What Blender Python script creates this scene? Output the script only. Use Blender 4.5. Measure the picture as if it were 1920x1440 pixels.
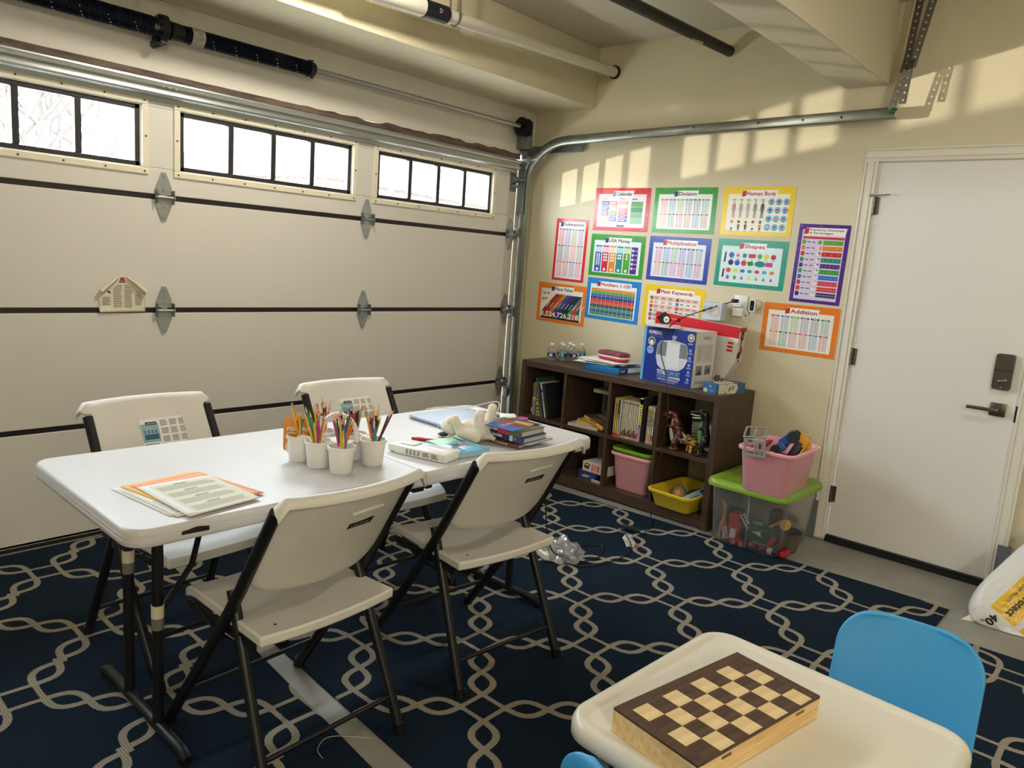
import bpy, bmesh, math, random
from mathutils import Vector, Matrix
random.seed(7)
D = bpy.data
SC = bpy.context.scene
COL = SC.collection
for o in list(D.objects):
    D.objects.remove(o, do_unlink=True)

# ------------------------------------------------------------------ camera
cam = D.objects.new('camera', D.cameras.new('camera'))
COL.objects.link(cam)
RIGHT = Vector((0.66381510, -0.74430729, 0.07318580))
UP = Vector((0.07574177, 0.16425631, 0.98350549))
FWD = Vector((0.74405154, 0.64732258, -0.16541098))
cam.matrix_world = Matrix(((RIGHT.x, UP.x, -FWD.x, -4.2804166), (RIGHT.y, UP.y, -FWD.y, -3.6834791),
                           (RIGHT.z, UP.z, -FWD.z, 1.4433957), (0, 0, 0, 1)))
cam.data.sensor_width = 36.0
cam.data.lens = 1413.6313 / 1920 * 36.0
cam.data.clip_start = 0.02
SC.camera = cam
SC.view_settings.view_transform = 'Standard'
SC.view_settings.look = 'None'
SC.view_settings.gamma = 1.0
SC.view_settings.use_curve_mapping = False
SC.view_settings.exposure = 0.03

# ------------------------------------------------------------------ sky and lights
W = D.worlds.new('sky'); SC.world = W; W.use_nodes = True
wn = W.node_tree.nodes; wl = W.node_tree.links
bg = wn['Background']
bg.inputs['Color'].default_value = (0.84, 0.93, 1.0, 1)
bg.inputs['Strength'].default_value = 45.0


def lamp(name, kind, loc, energy, color=(1, 1, 1), size=0.1, target=None, **kw):
    l = D.lights.new(name, kind); l.energy = energy; l.color = color
    o = D.objects.new(name, l); COL.objects.link(o); o.location = loc
    if kind == 'AREA':
        l.shape = kw.get('shape', 'DISK'); l.size = size
        if 'size_y' in kw: l.size_y = kw['size_y']
    elif kind == 'SUN':
        l.angle = size
    else:
        l.shadow_soft_size = size
    if target is not None:
        o.rotation_euler = (Vector(target) - Vector(loc)).to_track_quat('-Z', 'Y').to_euler()
    return o


WARM = (1.0, 0.91, 0.78)
lamp('ceiling_lamp_table_bay', 'AREA', (-2.30, -1.15, 2.80), 18, WARM, 0.12, target=(-2.30, -0.35, 2.10))
lamp('ceiling_lamp_door_bay', 'AREA', (-1.70, -3.50, 2.80), 13, WARM, 0.15)
lamp('rear_fill_light', 'POINT', (-5.30, -5.70, 2.45), 130, (1.0, 0.94, 0.86), 0.15)  # unseen fill light added behind the camera to brighten sides facing it
# low sun thrown back up by a parked car's glass outside, through the door windows
g = lamp('car_glass_glint', 'SPOT', (-10.6, 6.9, 0.42), 6500, (1.0, 0.90, 0.72), 0.08, target=(-1.6, 0.0, 1.95))
g.data.spot_size = math.radians(28); g.data.spot_blend = 0.2
for i, xw in enumerate((-4.43, -3.25, -2.077, -0.9)):
    p = lamp('window_portal', 'AREA', (xw, 0.06, 1.864), 1.0, size=0.99, shape='RECTANGLE', size_y=0.26)
    p.rotation_euler = (-math.pi / 2, 0, 0)
    p.data.cycles.is_portal = True

# ------------------------------------------------------------------ materials
def lin(c):
    if isinstance(c, str):
        c = tuple(int(c[i:i + 2], 16) / 255 for i in (0, 2, 4))
    return tuple(((v / 12.92) if v <= 0.04045 else ((v + 0.055) / 1.055) ** 2.4) for v in c)


MATS = {}
def mat(name, color, rough=0.5, metal=0.0, spec=0.5, var=0.0, scale=30, bump=0.0, bscale=200, coat=0.0, stretch=None, color2=None):
    """principled material; var/color2 = procedural colour variation, bump = fine procedural relief"""
    if name in MATS: return MATS[name]
    m = D.materials.new(name); m.use_nodes = True
    nt = m.node_tree; n = nt.nodes; l = nt.links
    b = n['Principled BSDF']
    c = lin(color)
    b.inputs['Base Color'].default_value = (*c, 1)
    b.inputs['Roughness'].default_value = rough
    b.inputs['Metallic'].default_value = metal
    b.inputs['Specular IOR Level'].default_value = spec
    b.inputs['Coat Weight'].default_value = coat
    b.inputs['Coat Roughness'].default_value = 0.12
    if var or color2 or bump:
        tc = n.new('ShaderNodeTexCoord'); src = tc.outputs['Object']
        if stretch:
            mp = n.new('ShaderNodeMapping'); mp.inputs['Scale'].default_value = stretch
            l.new(src, mp.inputs['Vector']); src = mp.outputs['Vector']
    if var or color2:
        t = n.new('ShaderNodeTexNoise'); t.inputs['Scale'].default_value = scale; t.inputs['Detail'].default_value = 5
        l.new(src, t.inputs['Vector'])
        r = n.new('ShaderNodeValToRGB')
        c2 = lin(color2) if color2 else tuple(max(0, v * (1 - var)) for v in c)
        r.color_ramp.elements[0].position = 0.32; r.color_ramp.elements[1].position = 0.68
        r.color_ramp.elements[0].color = (*c2, 1); r.color_ramp.elements[1].color = (*c, 1)
        l.new(t.outputs['Fac'], r.inputs['Fac']); l.new(r.outputs['Color'], b.inputs['Base Color'])
    if bump:
        t2 = n.new('ShaderNodeTexNoise'); t2.inputs['Scale'].default_value = bscale; t2.inputs['Detail'].default_value = 3
        l.new(src, t2.inputs['Vector'])
        bp = n.new('ShaderNodeBump'); bp.inputs['Strength'].default_value = bump; bp.inputs['Distance'].default_value = 0.002
        l.new(t2.outputs['Fac'], bp.inputs['Height']); l.new(bp.outputs['Normal'], b.inputs['Normal'])
    MATS[name] = m
    return m


def ink(color, rough=0.35):
    """plain printed colour"""
    key = 'ink_%s_%g' % (color, rough)
    return mat(key, color, rough, spec=0.25)


def clear(name, tint, density, rough=0.08, gloss=0.08, milky=0.0):
    """clear thin plastic / glass: see-through with a faint gloss and an optional milky scatter"""
    m = D.materials.new(name); m.use_nodes = True
    nt = m.node_tree; n = nt.nodes; l = nt.links
    n.remove(n['Principled BSDF']); out = n['Material Output']
    tr = n.new('ShaderNodeBsdfTransparent'); tr.inputs['Color'].default_value = (*[1 - density * (1 - v) for v in lin(tint)], 1)
    gl = n.new('ShaderNodeBsdfGlossy'); gl.inputs['Roughness'].default_value = rough
    fr = n.new('ShaderNodeLayerWeight'); fr.inputs['Blend'].default_value = gloss * 2
    mx = n.new('ShaderNodeMixShader')
    mr = n.new('ShaderNodeMath'); mr.operation = 'MULTIPLY_ADD'; mr.inputs[1].default_value = 0.7; mr.inputs[2].default_value = gloss * 0.4
    l.new(fr.outputs['Facing'], mr.inputs[0]); l.new(mr.outputs[0], mx.inputs['Fac'])
    last = tr.outputs[0]
    if milky:
        df = n.new('ShaderNodeBsdfDiffuse'); df.inputs['Color'].default_value = (*lin(tint), 1)
        tl = n.new('ShaderNodeBsdfTranslucent'); tl.inputs['Color'].default_value = (*lin(tint), 1)
        ad = n.new('ShaderNodeMixShader'); ad.inputs['Fac'].default_value = 0.5
        l.new(df.outputs[0], ad.inputs[1]); l.new(tl.outputs[0], ad.inputs[2])
        mk = n.new('ShaderNodeMixShader'); mk.inputs['Fac'].default_value = milky
        l.new(tr.outputs[0], mk.inputs[1]); l.new(ad.outputs[0], mk.inputs[2]); last = mk.outputs[0]
    l.new(last, mx.inputs[1]); l.new(gl.outputs[0], mx.inputs[2]); l.new(mx.outputs[0], out.inputs['Surface'])
    MATS[name] = m
    return m


def wood(name, c1, c2, scale=6, axis='X', rough=0.45):
    """straight wood grain along an axis of the object"""
    m = D.materials.new(name); m.use_nodes = True
    nt = m.node_tree; n = nt.nodes; l = nt.links; b = n['Principled BSDF']
    tc = n.new('ShaderNodeTexCoord'); mp = n.new('ShaderNodeMapping')
    s = {'X': (1, 22, 22), 'Y': (22, 1, 22), 'Z': (22, 22, 1)}[axis]
    mp.inputs['Scale'].default_value = s
    l.new(tc.outputs['Object'], mp.inputs['Vector'])
    t = n.new('ShaderNodeTexNoise'); t.inputs['Scale'].default_value = scale; t.inputs['Detail'].default_value = 6; t.inputs['Distortion'].default_value = 0.4
    l.new(mp.outputs['Vector'], t.inputs['Vector'])
    r = n.new('ShaderNodeValToRGB'); r.color_ramp.elements[0].position = 0.3; r.color_ramp.elements[1].position = 0.7
    r.color_ramp.elements[0].color = (*lin(c1), 1); r.color_ramp.elements[1].color = (*lin(c2), 1)
    l.new(t.outputs['Fac'], r.inputs['Fac']); l.new(r.outputs['Color'], b.inputs['Base Color'])
    b.inputs['Roughness'].default_value = rough
    MATS[name] = m
    return m


# ------------------------------------------------------------------ mesh building
def rot_between(d):
    d = Vector(d).normalized()
    return d.to_track_quat('Z', 'Y').to_matrix()


class MB:
    """collects shapes for ONE mesh object"""
    def __init__(self): self.v = []; self.f = []; self.mi = []; self.sm = []
    def add(self, verts, faces, k=0, smooth=False, T=None):
        b = len(self.v)
        for p in verts:
            p = Vector(p)
            self.v.append(T @ p if T is not None else p)
        for fc in faces:
            self.f.append([b + i for i in fc]); self.mi.append(k); self.sm.append(smooth)
        return self
    def box(self, x0, x1, y0, y1, z0, z1, k=0, T=None):
        vs = [(x, y, z) for z in (z0, z1) for y in (y0, y1) for x in (x0, x1)]
        return self.add(vs, [(0, 2, 3, 1), (4, 5, 7, 6), (0, 1, 5, 4), (2, 6, 7, 3), (0, 4, 6, 2), (1, 3, 7, 5)], k, False, T)
    def bbox(self, x0, x1, y0, y1, z0, z1, b=0.004, k=0, T=None, seg=2):
        bm = bmesh.new(); bmesh.ops.create_cube(bm, size=1)
        bmesh.ops.scale(bm, vec=(x1 - x0, y1 - y0, z1 - z0), verts=bm.verts)
        bmesh.ops.translate(bm, vec=((x0 + x1) / 2, (y0 + y1) / 2, (z0 + z1) / 2), verts=bm.verts)
        bmesh.ops.bevel(bm, geom=list(bm.edges), offset=b, segments=seg, affect='EDGES', profile=0.5)
        return self.bm(bm, k, T)
    def bm(self, bm, k=0, T=None, smooth=True):
        bm.verts.ensure_lookup_table(); bm.verts.index_update()
        self.add([v.co.copy() for v in bm.verts], [[v.index for v in f.verts] for f in bm.faces], k, smooth, T)
        bm.free(); return self
    def cyl(self, p0, p1, r0, r1=None, n=14, k=0, caps=True, T=None, flat=None):
        r1 = r0 if r1 is None else r1
        p0 = Vector(p0); p1 = Vector(p1); M = rot_between(p1 - p0)
        vs = []
        for p, r in ((p0, r0), (p1, r1)):
            for i in range(n):
                a = 2 * math.pi * i / n
                q = Vector((math.cos(a) * r, math.sin(a) * r * (flat or 1), 0))
                vs.append(p + M @ q)
        fs = [(i, (i + 1) % n, n + (i + 1) % n, n + i) for i in range(n)]
        self.add(vs, fs, k, True, T)
        if caps:
            self.add(vs[:n], [tuple(reversed(range(n)))], k, False, T)
            self.add(vs[n:], [tuple(range(n))], k, False, T)
        return self
    def tube(self, pts, r, n=10, k=0, T=None, closed=False, caps=True):
        pts = [Vector(p) for p in pts]; N = len(pts); rs = r if isinstance(r, (list, tuple)) else [r] * N
        vs = []; nrm = None
        for i, p in enumerate(pts):
            t = (pts[min(i + 1, N - 1)] - pts[max(i - 1, 0)]).normalized()
            if nrm is None:
                nrm = t.orthogonal().normalized()
            nrm = (nrm - t * nrm.dot(t))
            nrm = nrm.normalized() if nrm.length > 1e-6 else t.orthogonal().normalized()
            bn = t.cross(nrm)
            for j in range(n):
                a = 2 * math.pi * j / n
                vs.append(p + (nrm * math.cos(a) + bn * math.sin(a)) * rs[i])
        fs = [(i * n + j, i * n + (j + 1) % n, (i + 1) * n + (j + 1) % n, (i + 1) * n + j) for i in range(N - 1) for j in range(n)]
        self.add(vs, fs, k, True, T)
        if caps:
            self.add(vs[:n], [tuple(reversed(range(n)))], k, False, T); self.add(vs[-n:], [tuple(range(n))], k, False, T)
        return self
    def lathe(self, prof, n=24, k=0, T=None, c=(0, 0)):
        """prof: (radius, z) list, turned about z"""
        vs = []
        for r, z in prof:
            for i in range(n):
                a = 2 * math.pi * i / n
                vs.append((c[0] + math.cos(a) * r, c[1] + math.sin(a) * r, z))
        fs = [(i * n + j, i * n + (j + 1) % n, (i + 1) * n + (j + 1) % n, (i + 1) * n + j) for i in range(len(prof) - 1) for j in range(n)]
        self.add(vs, fs, k, True, T)
        if prof[0][0] > 1e-5: self.add(vs[:n], [tuple(reversed(range(n)))], k, False, T)
        if prof[-1][0] > 1e-5: self.add(vs[-n:], [tuple(range(n))], k, False, T)
        return self
    def prism(self, poly, z0, z1, k=0, T=None, smooth=False):
        n = len(poly)
        vs = [(x, y, z0) for x, y in poly] + [(x, y, z1) for x, y in poly]
        self.add(vs, [tuple(reversed(range(n))), tuple(range(n, 2 * n))], k, False, T)
        return self.add(vs, [(i, (i + 1) % n, n + (i + 1) % n, n + i) for i in range(n)], k, smooth, T)
    def ball(self, c, r, k=0, T=None, u=14, v=10):
        """ellipsoid; r = radius or (rx, ry, rz)"""
        r = r if isinstance(r, (tuple, list)) else (r, r, r)
        bm = bmesh.new(); bmesh.ops.create_uvsphere(bm, u_segments=u, v_segments=v, radius=1)
        bmesh.ops.scale(bm, vec=r, verts=bm.verts); bmesh.ops.translate(bm, vec=c, verts=bm.verts)
        return self.bm(bm, k, T)
    def limb(self, pts, k=0, T=None):
        """chain of (point, radius): overlapping balls, meant for a voxel remesh"""
        for (p, r), (q, s) in zip(pts, pts[1:]):
            p = Vector(p); q = Vector(q); n = max(2, int((q - p).length / max(0.35 * min(r, s), 0.0015)))
            for i in range(n + 1):
                t = i / n
                self.ball(p.lerp(q, t), r + (s - r) * t, k, T, 10, 7)
        return self


def rrect(w, h, r, n=6, cx=0, cy=0):
    """rounded rectangle outline, counter-clockwise"""
    out = []
    for sx, sy, a0 in ((1, 1, 0), (-1, 1, 90), (-1, -1, 180), (1, -1, 270)):
        for i in range(n + 1):
            a = math.radians(a0 + 90 * i / n)
            out.append((cx + sx * (w / 2 - r) + math.cos(a) * r, cy + sy * (h / 2 - r) + math.sin(a) * r))
    return out


def obj(name, mb, mats, parent=None, bevel=0.0, smooth_angle=40, remesh=0.0, solid=0.0, subsurf=0):
    me = D.meshes.new(name)
    me.from_pydata([tuple(p) for p in mb.v], [], mb.f)
    mats = mats if isinstance(mats, (list, tuple)) else [mats]
    for m in mats: me.materials.append(m)
    me.polygons.foreach_set('material_index', mb.mi)
    me.polygons.foreach_set('use_smooth', mb.sm)
    me.update()
    if any(mb.sm):
        me.set_sharp_from_angle(angle=math.radians(smooth_angle))
    o = D.objects.new(name, me); COL.objects.link(o)
    if parent is not None: o.parent = parent
    if solid:
        s = o.modifiers.new('solid', 'SOLIDIFY'); s.thickness = solid; s.offset = 0
    if remesh:
        r = o.modifiers.new('remesh', 'REMESH'); r.mode = 'VOXEL'; r.voxel_size = remesh; r.use_smooth_shade = True
        s = o.modifiers.new('smooth', 'SMOOTH'); s.factor = 0.6; s.iterations = 6
    if bevel:
        b = o.modifiers.new('bevel', 'BEVEL'); b.width = bevel; b.segments = 2; b.limit_method = 'ANGLE'; b.angle_limit = math.radians(50)
    if subsurf:
        s = o.modifiers.new('sub', 'SUBSURF'); s.levels = subsurf; s.render_levels = subsurf
    return o


def tag(o, label, cat=None, group=None, kind=None):
    o['label'] = label
    if cat: o['category'] = cat
    if group: o['group'] = group
    if kind: o['kind'] = kind
    return o


def thing(name, label, cat, loc=(0, 0, 0), rz=0.0, group=None, axes=None):
    """an Empty at the thing's base that parents its parts; axes = (local x, local y) in world for tilted things"""
    o = D.objects.new(name, None); COL.objects.link(o); o.empty_display_size = 0.05
    if axes:
        x = Vector(axes[0]).normalized(); y = Vector(axes[1]); y = (y - x * y.dot(x)).normalized(); z = x.cross(y)
        o.matrix_world = Matrix(((x.x, y.x, z.x, loc[0]), (x.y, y.y, z.y, loc[1]), (x.z, y.z, z.z, loc[2]), (0, 0, 0, 1)))
    else:
        o.location = loc; o.rotation_euler = (0, 0, rz)
    return tag(o, label, cat, group)


def copy_tree(o, parent=None):
    c = o.copy(); COL.objects.link(c)
    if parent is not None: c.parent = parent
    for ch in list(o.children): copy_tree(ch, c)
    return c


WALL = ((0, -1, 0), (0, 0, 1))     # facing the room from the poster wall: x runs towards the door, y up
GARAGE = ((1, 0, 0), (0, 0, 1))    # facing the room from the garage door

_TXT = {}
def text_geo(s):
    if s in _TXT: return _TXT[s]
    cu = D.curves.new('t', 'FONT'); cu.body = s; cu.size = 1.0; cu.resolution_u = 2; cu.fill_mode = 'FRONT'
    o = D.objects.new('t', cu)
    me = D.meshes.new_from_object(o)
    vs = [v.co.copy() for v in me.vertices]; fs = [list(p.vertices) for p in me.polygons]
    D.objects.remove(o); D.curves.remove(cu); D.meshes.remove(me)
    if vs:
        x0 = min(v.x for v in vs); x1 = max(v.x for v in vs); y0 = min(v.y for v in vs); y1 = max(v.y for v in vs)
    else: x0 = x1 = y0 = y1 = 0
    _TXT[s] = (vs, fs, x0, x1, y0, y1)
    return _TXT[s]


class Print:
    """flat print on a w x h face (x right, y up, z out of the face), origin at the lower left corner"""
    def __init__(self, w, h, z=0.0006):
        self.w = w; self.h = h; self.mb = MB(); self.cols = []; self.z = z; self.lay = 0
    def k(self, c):
        if c not in self.cols: self.cols.append(c)
        return self.cols.index(c)
    def zz(self, l): return self.z + 0.00022 * l
    def poly(self, pts, c, l=0):
        self.mb.add([(x, y, self.zz(l)) for x, y in pts], [tuple(range(len(pts)))], self.k(c)); return self
    def rect(self, x0, y0, x1, y1, c, l=0): return self.poly([(x0, y0), (x1, y0), (x1, y1), (x0, y1)], c, l)
    def disc(self, x, y, r, c, l=0, n=18, ry=None):
        return self.poly([(x + math.cos(2 * math.pi * i / n) * r, y + math.sin(2 * math.pi * i / n) * (ry or r)) for i in range(n)], c, l)
    def text(self, s, x, y, size, c, l=1, anchor='l', width=None, sx=1.0, bold=0.0):
        """size = cap height; y = base line"""
        vs, fs, x0, x1, y0, y1 = text_geo(s)
        if not vs: return self
        k = size / 0.70; kx = k * sx
        if width: kx = width / (x1 - x0)
        wd = (x1 - x0) * kx
        ox = x - x0 * kx - (wd / 2 if anchor == 'c' else wd if anchor == 'r' else 0)
        offs = [(0, 0)] if not bold else [(-bold, 0), (bold, 0), (0, bold), (0, -bold)]
        for i, (dx, dy) in enumerate(offs):
            self.mb.add([(ox + v.x * kx + dx, y + v.y * k + dy, self.zz(l) + 0.00001 * i) for v in vs], fs, self.k(c))
        return self
    def lines(self, x0, y0, x1, y1, n, c, l=1, fill=0.5, jag=0.25):
        """n short rows of small print"""
        hh = (y1 - y0) / n
        for i in range(n):
            e = x1 - (x1 - x0) * jag * random.random()
            self.rect(x0, y0 + i * hh + hh * (1 - fill) / 2, e, y0 + i * hh + hh * (1 + fill) / 2, c, l)
        return self
    def build(self, parent, name='print', loc=None, M=None, rough=0.35):
        o = obj(name, self.mb, [ink(c, rough) for c in self.cols], parent)
        if loc is not None: o.location = loc
        if M is not None: o.matrix_local = M
        return o


def face(o, x, y):
    """local matrix for print on a face: o = lower-left corner, x / y = directions along it"""
    x = Vector(x).normalized(); y = Vector(y).normalized(); z = x.cross(y); o = Vector(o)
    return Matrix(((x.x, y.x, z.x, o.x), (x.y, y.y, z.y, o.y), (x.z, y.z, z.z, o.z), (0, 0, 0, 1)))
# ================================================================== the setting
M_WALL = mat('cream_wall_paint', 'd8cfb2', 0.62, bump=0.35, bscale=140, var=0.03, scale=3)
M_CEIL = mat('ceiling_paint', 'cfc8b4', 0.8, bump=0.4, bscale=120)
M_BEAM = mat('beam_paint', 'd2cab2', 0.8, bump=0.6, bscale=110)
M_TRIM = mat('white_trim_paint', 'e6e2d6', 0.4)
M_GDOOR = mat('garage_door_steel', 'd9d7cf', 0.5, bump=0.25, bscale=160, stretch=(1, 1, 4))
M_DOOR = mat('white_door_paint', 'e6e5e0', 0.33, bump=0.05, bscale=60)
M_STEEL = mat('galvanised_steel', 'b4b8b6', 0.36, 0.75, var=0.08, scale=60)
M_STEELD = mat('dull_galvanised_steel', '8f9492', 0.45, 0.85, var=0.3, scale=40)
M_BLACK = mat('black_painted_steel', '15161a', 0.38, 0.2)
M_RUBBER = mat('black_rubber', '0c0c0d', 0.7)
M_BROWN = mat('dark_brown_seam', '1d1416', 0.5)
M_CONC = mat('grey_floor_paint', '97968f', 0.45, var=0.22, scale=5, bump=0.15, bscale=60)


def struct(name, mb, m, label, parent=None, **kw):
    o = obj(name, mb, m, parent, **kw)
    if parent is None: tag(o, label, kind='structure')
    return o


ZC = 2.85
struct('floor', MB().box(-6.3, 0.2, -6.9, 0.25, -0.12, 0.0), M_CONC, 'grey painted concrete garage floor under the rugs')
struct('ceiling', MB().box(-6.3, 0.2, -6.9, 0.25, ZC, ZC + 0.12), M_CEIL, 'cream ceiling with low beam and soffit')
struct('trim_1', MB().box(-6.2, 0.0, -0.52, 0.0, 2.468, ZC), M_WALL, 'cream boxed soffit running above the garage door', bevel=0.006)
struct('trim_2', MB().box(-6.2, 0.0, -2.371, -2.149, 2.452, ZC), M_BEAM, 'deep cream plaster beam running to the poster wall', bevel=0.006)
# poster wall with the doorway cut out (y -3.175 .. -2.372, z < 2.08)
DY0, DY1, DZ = -2.372, -3.172, 2.08
w = MB().box(0, 0.16, DY0, 0.25, 0, ZC).box(0, 0.16, -6.9, DY1, 0, ZC).box(0, 0.16, DY1, DY0, DZ, ZC)
struct('wall_right', w, M_WALL, 'cream textured wall covered with learning posters')
# wall with the garage opening (x -5.06 .. -0.15, z < 2.15)
w = MB().box(-0.15, 0.0, 0.0, 0.2, 0, ZC).box(-6.3, -5.06, 0.0, 0.2, 0, ZC).box(-5.06, -0.15, -0.004, 0.2, 2.155, ZC)
struct('wall_back', w, mat('cool_lit_wall_paint', 'd6d2c6', 0.62, bump=0.35, bscale=140), 'cream wall around and above the garage door')  # wall paint greyed to put the cool bounce light into its colour
struct('wall_left', MB().box(-6.3, -6.2, -6.9, 0.25, 0, ZC), M_WALL, 'cream side wall left of the camera')
struct('wall_front', MB().box(-6.3, 0.2, -6.9, -6.8, 0, ZC), M_WALL, 'cream wall behind the camera')

# ------------------------------------------------------------------ outside
M_DRIVE = mat('driveway_concrete', '9a968d', 0.9)
struct('ground_outside', MB().box(-40, 40, 0.25, 70, -0.2, -0.06), M_DRIVE, 'pale driveway and street outside the garage door')
M_BARK = mat('dark_bark', '2b2420', 0.9); M_LEAF = mat('dark_leaves', '2a2416', 0.9, color2='161b13', scale=3)


def bare_tree(loc, h, seed, label):
    rnd = random.Random(seed)
    t = thing('bare_tree', label, 'tree', loc)
    obj('trunk', MB().tube([(0, 0, 0), (0.1, 0, h * .25), (0.0, 0, h * .45)], [0.16, 0.13, 0.10]), M_BARK, t)
    br = MB()
    def grow(p, d, L, r, lev):
        q = [p]; dd = d.copy()
        for i in range(4):
            dd = (dd + Vector((rnd.uniform(-.3, .3), rnd.uniform(-.3, .3), rnd.uniform(-.05, .3)))).normalized()
            q.append(q[-1] + dd * L / 4)
        br.tube(q, [r, r * .85, r * .7, r * .5, r * .35], n=5)
        if lev:
            for i in range(4):
                e = q[1 + i % 4]; a = rnd.uniform(0, 6.28)
                nd = (dd * .6 + Vector((math.cos(a), math.sin(a), rnd.uniform(.0, .7)))).normalized()
                grow(e, nd, L * .62, r * .5, lev - 1)
    for i in range(6):
        a = i * 1.05
        grow(Vector((0, 0, h * (.3 + .03 * i))), Vector((math.cos(a) * .7, math.sin(a) * .7, .9)).normalized(), h * .42, 0.06, 3)
    obj('branches', br, M_BARK, t)
    return t


def leafy(loc, r, seed, label, name='shrub'):
    rnd = random.Random(seed)
    t = thing(name, label, 'shrub', loc)
    obj('stem', MB().tube([(0, 0, 0), (0.05, 0, r * 1.2)], 0.05), M_BARK, t)
    lf = MB()
    for i in range(1500):
        d = Vector((rnd.gauss(0, 1), rnd.gauss(0, 1), rnd.gauss(0, 1))).normalized() * r * rnd.uniform(.45, 1) ** .6
        p = d + Vector((0, 0, r * 1.25)); s = 0.035 * r * rnd.uniform(.7, 1.6)
        a = Vector((rnd.gauss(0, 1), rnd.gauss(0, 1), rnd.gauss(0, 1))).normalized() * s; b = a.orthogonal().normalized() * s * .6
        lf.add([p - a, p + b, p + a, p - b], [(0, 1, 2, 3)])
    obj('foliage', lf, M_LEAF, t)['kind'] = 'stuff'
    return t


bare_tree((-0.9, 7.6, -0.06), 4.4, 3, 'bare tree seen through the left door window')
leafy((5.9, 11.6, -0.06), 1.40, 5, 'sparse tree seen through the middle door window')
leafy((5.6, 8.6, -0.06), 1.20, 9, 'broad tree seen through left half of the right door window')
hs = thing('neighbour_house', 'pale house with low roof seen through the right door window', 'house', (16.5, 18.5, -0.06), 0.25)
obj('wall', MB().box(-7, 7, 0, 6, 0, 3.45), mat('neighbour_stucco', '8a7a64', 0.9), hs)
obj('roof', MB().prism([(-0.8, 3.45), (-0.7, 3.65), (3.0, 5.2), (6.9, 3.65), (7.0, 3.45)], -7.6, 7.6, T=Matrix(((0, 0, 1, 0), (1, 0, 0, 0), (0, 1, 0, 0), (0, 0, 0, 1)))), mat('neighbour_roof', '281f17', 0.9), hs)

# ------------------------------------------------------------------ garage door
GX0, GX1, SEC = -5.04, -0.162, 0.5334
gd = thing('door_1', 'white sectional garage door with a row of four-pane windows', 'garage door', (0, 0, 0)); gd['kind'] = 'structure'; del gd['category']
HX = [-5.03 + 0.02, -3.84, -2.654, -1.467, -0.2]
WINS = [(-4.955, -3.90), (-3.780, -2.723), (-2.606, -1.546), (-1.428, -0.374)]
WZ0, WZ1 = 1.697, 2.038
for i in range(4):
    z0, z1 = i * SEC + 0.012, (i + 1) * SEC - 0.012
    if i < 3:
        mb = MB().box(GX0, GX1, 0.0, 0.045, z0, z1)
    else:
        mb = MB().box(GX0, GX1, 0, 0.045, z0, WZ0 + .035).box(GX0, GX1, 0, 0.045, WZ1 - .035, z1)
        xs = [GX0] + [v for a, b in WINS for v in (a + .035, b - .035)] + [GX1]
        for a, b in zip(xs[::2], xs[1::2]): mb.box(a, b, 0, 0.045, WZ0 + .035, WZ1 - .035)
    s = obj('section', mb, M_GDOOR, gd, bevel=0.004)
    st = MB().box(GX1 - .075, GX1, -0.003, 0, z0, z1)
    obj('end_stile', st, mat('end_stile_steel', 'c9c4b6', 0.45), s)
    if i: obj('seam', MB().box(GX0, GX1, 0.006, 0.03, i * SEC - .0125, i * SEC + .0125), M_BROWN, s)
obj('bottom_seal', MB().box(GX0, GX1, -0.012, 0.05, 0.0, 0.014).box(GX0, GX1, 0.0, 0.05, 0.014, 0.03), M_RUBBER, gd, bevel=0.003)
M_WFR = mat('cream_window_frame', 'e8e2cc', 0.4); M_WIN = mat('dark_window_grille', '2b2729', 0.5); M_SCREW = mat('screw_brown', '4a4032', 0.5)
M_GLASS = clear('glare_veiled_window_glass', 'ffffff', 0.05, 0.03, 0.04, milky=0.012)  # faint milky scatter stands in for glare veiling the trees outside
for a, b in WINS:
    fr = MB()
    o0, o1, o2 = 0.0, 0.03, 0.034
    for (x0, x1, z0, z1) in ((a, b, WZ0, WZ0 + o1), (a, b, WZ1 - o1, WZ1), (a, a + o1, WZ0 + o1, WZ1 - o1), (b - o1, b, WZ0 + o1, WZ1 - o1)):
        fr.box(x0, x1, -0.010, 0.03, z0, z1)
    f = obj('window_frame', fr, M_WFR, gd, bevel=0.004)
    sc = MB()
    for j in range(7):
        x = a + .02 + (b - a - .04) * j / 6
        for z in (WZ0 + .014, WZ1 - .014): sc.cyl((x, -0.0125, z), (x, -0.009, z), 0.0045, n=8)
    for x in (a + .014, b - .014): sc.cyl((x, -0.0125, (WZ0 + WZ1) / 2), (x, -0.009, (WZ0 + WZ1) / 2), 0.0045, n=8)
    obj('screw', sc, M_SCREW, f)
    gl = MB(); ia, ib, i0, i1 = a + o2 - .004, b - o2 + .004, WZ0 + o2 - .004, WZ1 - o2 + .004
    t = 0.026
    for (x0, x1, z0, z1) in ((ia, ib, i0, i0 + t), (ia, ib, i1 - t, i1), (ia, ia + t, i0, i1), (ib - t, ib, i0, i1)): gl.box(x0, x1, 0.008, 0.04, z0, z1)
    obj('window_grille', gl, M_WIN, f, bevel=0.003)
    pw = (ib - ia - 2 * t) / 4
    for j in range(4):
        x0 = ia + t + pw * j
        if j: obj('muntin', MB().box(x0 - .014, x0 + .014, 0.006, 0.038, i0 + t, i1 - t), M_WIN, f, bevel=0.003)
        obj('pane', MB().box(x0, x0 + pw, 0.023, 0.025, i0 + t, i1 - t), M_GLASS, f)
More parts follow.
